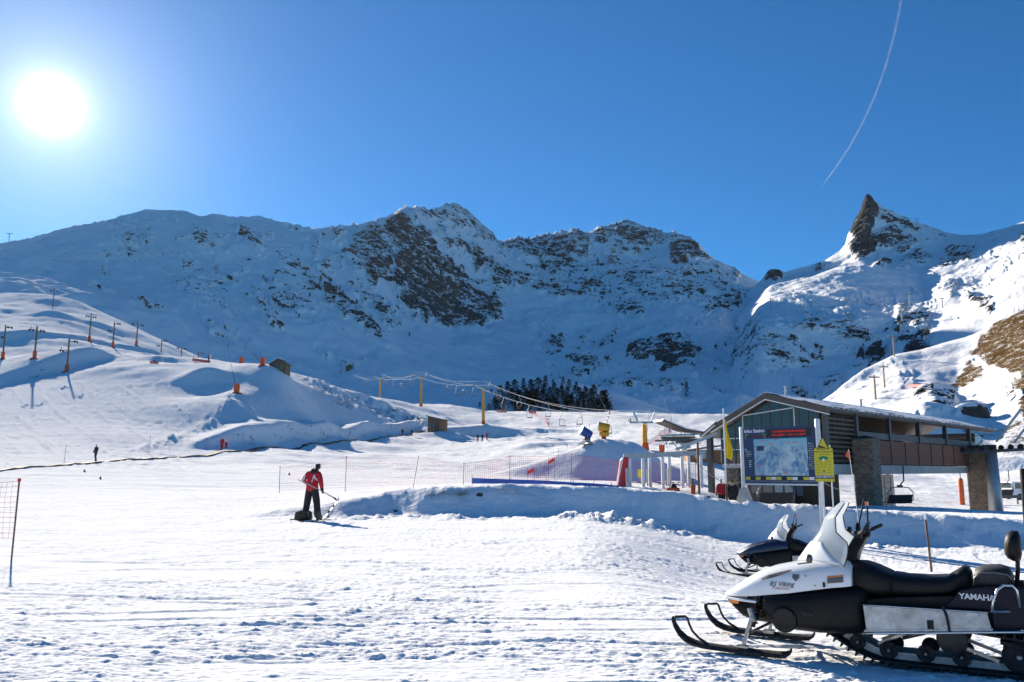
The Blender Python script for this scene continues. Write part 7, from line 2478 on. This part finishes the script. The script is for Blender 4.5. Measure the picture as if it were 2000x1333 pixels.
# ================================================================== pines
def pine_material():
    m = bpy.data.materials.new('pine_needles')
    m.use_nodes = True
    t = m.node_tree
    co = t.nodes.new('ShaderNodeTexCoord').outputs['Object']
    oi = t.nodes.new('ShaderNodeObjectInfo')
    c = nmix(t, nrange(t, nnoise(t, co, 1.3, 3), .35, .65), (.016, .026, .014), (.035, .048, .024))
    c = nmix(t, nmath(t, 'MULTIPLY', oi.outputs['Random'], .6), c, (.022, .026, .016))
    b = t.nodes['Principled BSDF']
    t.links.new(c, b.inputs['Base Color'])
    b.inputs['Roughness'].default_value = .8
    b.inputs['Specular IOR Level'].default_value = .1
    return m
M_PINE = pine_material()
M_BARK = mat('pine_bark', (.06, .045, .035), .9, var=.4)
def pine_meshes(seed):
    r = random.Random(seed)
    full = r.uniform(.20, .30)
    b = MB()
    n = 620
    for i in range(n):
        t = r.random() ** .8
        z = .06 + .94 * t
        rad = full * (1 - t) ** .75 * (0.75 + .35 * math.sin(t * 23 + seed)) + .012
        a = r.random() * 6.283
        rad *= 1 + .35 * math.sin(a * 2 + seed) * (1 - t)
        q = rad * r.random() ** .45
        x, y = q * math.cos(a), q * math.sin(a)
        L_, w_ = r.uniform(.035, .075), r.uniform(.018, .035)
        d = Vector((math.cos(a), math.sin(a), r.uniform(-.55, .25))).normalized()
        s = d.cross(Vector((r.uniform(-.4, .4), r.uniform(-.4, .4), 1))).normalized()
        p = Vector((x, y, z))
        b.add([p - s * w_, p + d * L_ * .4 - s * w_ * .3 + Vector((0, 0, .012)), p + d * L_, p + s * w_], [(0, 1, 2), (0, 2, 3)])
    crown = b.mesh('crown', M_PINE)
    trunk = MB().tube([(0, 0, -.05), (.005, 0, .4), (0, .004, .97)], [.022, .014, .003], 6).mesh('trunk', M_BARK)
    return crown, trunk
PM = [pine_meshes(s) for s in range(6)]
def pine(p, h, label, grp, i, wide=1.0):
    T = thing('pine_tree', label, 'tree', p, rng.random() * 6.28, grp)
    T.scale = (h * wide, h * wide, h)
    c, t = PM[i % len(PM)]
    link('crown', c, T)
    link('trunk', t, T)
    return T
WOOD = [(1022, 758, 22), (1036, 772, 34), (1051, 774, 40), (1066, 759, 26), (1081, 751, 9), (1101, 752, 15), (1112, 760, 20), (1125, 760, 16), (1147, 778, 26), (1160, 793, 40), (1176, 807, 42), (1186, 808, 30), (1192, 808, 19),
        (1096, 763, 13), (1006, 771, 28), (992, 778, 32), (976, 792, 36), (965, 803, 26), (955, 806, 16), (936, 800, 10), (961, 768, 10), (1000, 795, 34), (1015, 800, 34), (1030, 792, 30), (1044, 798, 34), (1060, 790, 32), (1074, 786, 34), (1088, 784, 30), (1099, 790, 28), (1110, 786, 30),
        (1120, 782, 28), (1131, 790, 32), (1140, 800, 34), (1150, 806, 30), (1105, 804, 24), (1090, 806, 24), (1075, 804, 26), (1055, 806, 24), (1035, 807, 22), (1020, 808, 20), (984, 806, 28), (972, 808, 24), (1008, 809, 18), (1062, 772, 26), (1040, 782, 28), (1084, 770, 22), (1117, 798, 26), (1128, 806, 22), (1165, 806, 28), (1048, 786, 30), (1022, 782, 28), (990, 792, 28), (1068, 798, 28), (1097, 776, 22), (1137, 784, 22), (1153, 784, 26), (1010, 786, 26), (1122, 770, 16), (1142, 768, 14), (1080, 796, 24)]
_rw = random.Random(31)
for _i in range(22):
    _x = _rw.uniform(965, 1185)
    WOOD.append((_x, _rw.uniform(788, 808), _rw.uniform(16, 30)))
WLB = {0: 'pine at the upper left of the wood, standing clear against the snow', 4: 'tiny lone pine on the snow above the middle of the wood', 5: 'small pine alone on the pale crest above the wood', 6: 'taller of the two pines on the crest right of the wood top',
       7: 'shorter of the two pines on the crest right of the wood top', 10: 'tall slim pine at the right end of the wood', 11: 'second pine from the right end of the wood', 12: 'last small pine at the right end of the wood', 18: 'small pine at the lower left end of the wood',
       19: 'little pine standing apart just left of the tall yellow tower', 20: 'little pine standing apart just right of the top of the tall yellow tower', 13: 'small pine in the snow gap in the middle of the wood', 8: 'pine in the upper right of the wood beside the open snow'}
WL = ['dark pine of the wood on the knoll beyond the white piste']
for i, (x, y, h) in enumerate(WOOD):
    p = S4(x, y)
    pine(p, h * p.y / FPX * rng.uniform(.85, 1.05), WLB.get(i, WL[0]), 'pines of the wood on the knoll', i, rng.uniform(1.4, 2.1))
EDGE = [(627, 552, 13, 'isolated dark pine on the shaded slope left of the big rock face'), (645, 572, 12, 'dark pine just below the isolated one on the shaded slope'), (828, 520, 9, None), (848, 500, 8, None), (861, 540, 9, None), (870, 520, 10, None), (800, 662, 9, 'small lone pine on the snow below the big rock face')]
r_ = random.Random(17)
zones = [([(1050, 505), (1400, 525), (1430, 560), (1300, 600), (1150, 600), (1060, 550)], 34), ([(990, 470), (1130, 462), (1130, 500), (1000, 505)], 14), ([(800, 470), (950, 540), (960, 590), (860, 590), (800, 520)], 20), ([(640, 560), (760, 620), (740, 660), (650, 610)], 10), ([(500, 540), (640, 580), (600, 640), (520, 620)], 9), ([(1300, 640), (1480, 640), (1480, 760), (1300, 760)], 8), ([(1640, 650), (1810, 600), (1810, 690), (1660, 700)], 16)]
for x, y, h, lb in EDGE:
    p = S1(x, y)
    pine(p, h * p.y / FPX, lb or 'tiny dark pine clinging to the rocky mountainside', 'small pines on the mountainside', x, 1.3)
for k, (pl, n) in enumerate(zones):
    P_ = np.array(pl, float)
    c = 0
    while c < n:
        x, y = r_.uniform(P_[:, 0].min(), P_[:, 0].max()), r_.uniform(P_[:, 1].min(), P_[:, 1].max())
        ins = False
        for i in range(len(P_)):
            a_, b_ = P_[i], P_[(i + 1) % len(P_)]
            if (a_[1] > y) != (b_[1] > y) and x < (b_[0] - a_[0]) * (y - a_[1]) / (b_[1] - a_[1]) + a_[0]:
                ins = not ins
        if not ins:
            continue
        p = (S2 if k == 6 else S1)(x, y)
        pine(p, r_.uniform(5, 10) * p.y / FPX, 'tiny dark pine clinging to the rocky mountainside', 'small pines on the mountainside', c, 1.35)
        c += 1
p = S1(1343, 800)
pine(S1(1338, 788), 12, 'slim dark pine standing on the shaded snow right of the knoll', None, 2, .9)

# ================================================================== condensation trail
def trail_material():
    m = bpy.data.materials.new('condensation_trail')
    m.use_nodes = True
    t = m.node_tree
    d = t.nodes.new('ShaderNodeBsdfTranslucent')
    d.inputs['Color'].default_value = (.95, .96, .98, 1)
    df = t.nodes.new('ShaderNodeBsdfDiffuse')
    df.inputs['Color'].default_value = (.95, .96, .98, 1)
    mx0 = t.nodes.new('ShaderNodeMixShader')
    t.links.new(d.outputs[0], mx0.inputs[1]); t.links.new(df.outputs[0], mx0.inputs[2])
    tr = t.nodes.new('ShaderNodeBsdfTransparent')
    mx = t.nodes.new('ShaderNodeMixShader')
    a = t.nodes.new('ShaderNodeAttribute')
    a.attribute_name = 'thin'
    geo = t.nodes.new('ShaderNodeNewGeometry')
    n = nnoise(t, geo.outputs['Position'], .004, 4, .7)
    lw = t.nodes.new('ShaderNodeLayerWeight')
    lw.inputs['Blend'].default_value = .5
    f = nmath(t, 'MULTIPLY', nmath(t, 'MULTIPLY', a.outputs['Fac'], nrange(t, n, .3, .7, .55, 1.1)), nmath(t, 'SUBTRACT', 1.0, nmath(t, 'MULTIPLY', lw.outputs['Facing'], .6)))
    t.links.new(f, mx.inputs[0])
    t.links.new(tr.outputs[0], mx.inputs[1]); t.links.new(mx0.outputs[0], mx.inputs[2])
    t.links.new(mx.outputs[0], t.nodes['Material Output'].inputs['Surface'])
    return m
TP = [(1606, 363), (1630, 331), (1660, 286), (1685, 240), (1708, 190), (1728, 135), (1745, 75), (1757, 20), (1766, -40), (1772, -110)]
ALT = 8200.0
pts, rad, thin = [], [], []
for i in range(61):
    s = i / 60 * (len(TP) - 1)
    k = min(int(s), len(TP) - 2)
    f_ = s - k
    x = TP[k][0] * (1 - f_) + TP[k + 1][0] * f_
    y = TP[k][1] * (1 - f_) + TP[k + 1][1] * f_
    e = ray(x, y)[1]
    D_ = ALT / e
    pts.append(at(x, y, D_) + Vector((0, 0, 0)))
    rad.append((2.5 + 17 * min(1, i / 8)) * (1 + .25 * math.sin(i * 1.7) * (i / 60)) * (.8 + .3 * i / 60))
    thin.append(.7 if i < 6 else .60 - .52 * (i / 60) ** .5)
o = MB().tube(pts, rad, 10).build('contrail', trail_material(), None, True)
at_ = o.data.attributes.new('thin', 'FLOAT', 'POINT')
at_.data.foreach_set('value', [v for v in thin for _ in range(10)])
o.visible_shadow = True
tag(o, 'long thin white contrail curving across the blue sky above the sharp peak', 'contrail')

# ================================================================== thin mountain haze
hz = MB().box(-1900, 2100, -130, 2400, -14, 620).build('haze', None)
hz.data.materials.clear()
mh = bpy.data.materials.new('mountain_air')
mh.use_nodes = True
mh.node_tree.nodes.remove(mh.node_tree.nodes['Principled BSDF'])
vn_ = mh.node_tree.nodes.new('ShaderNodeVolumePrincipled')
vn_.inputs['Color'].default_value = (.86, .92, 1.0, 1)
vn_.inputs['Density'].default_value = HAZE
vn_.inputs['Anisotropy'].default_value = 0.45
mh.node_tree.links.new(vn_.outputs[0], mh.node_tree.nodes['Material Output'].inputs['Volume'])
hz.data.materials.append(mh)
hz['kind'] = 'stuff'
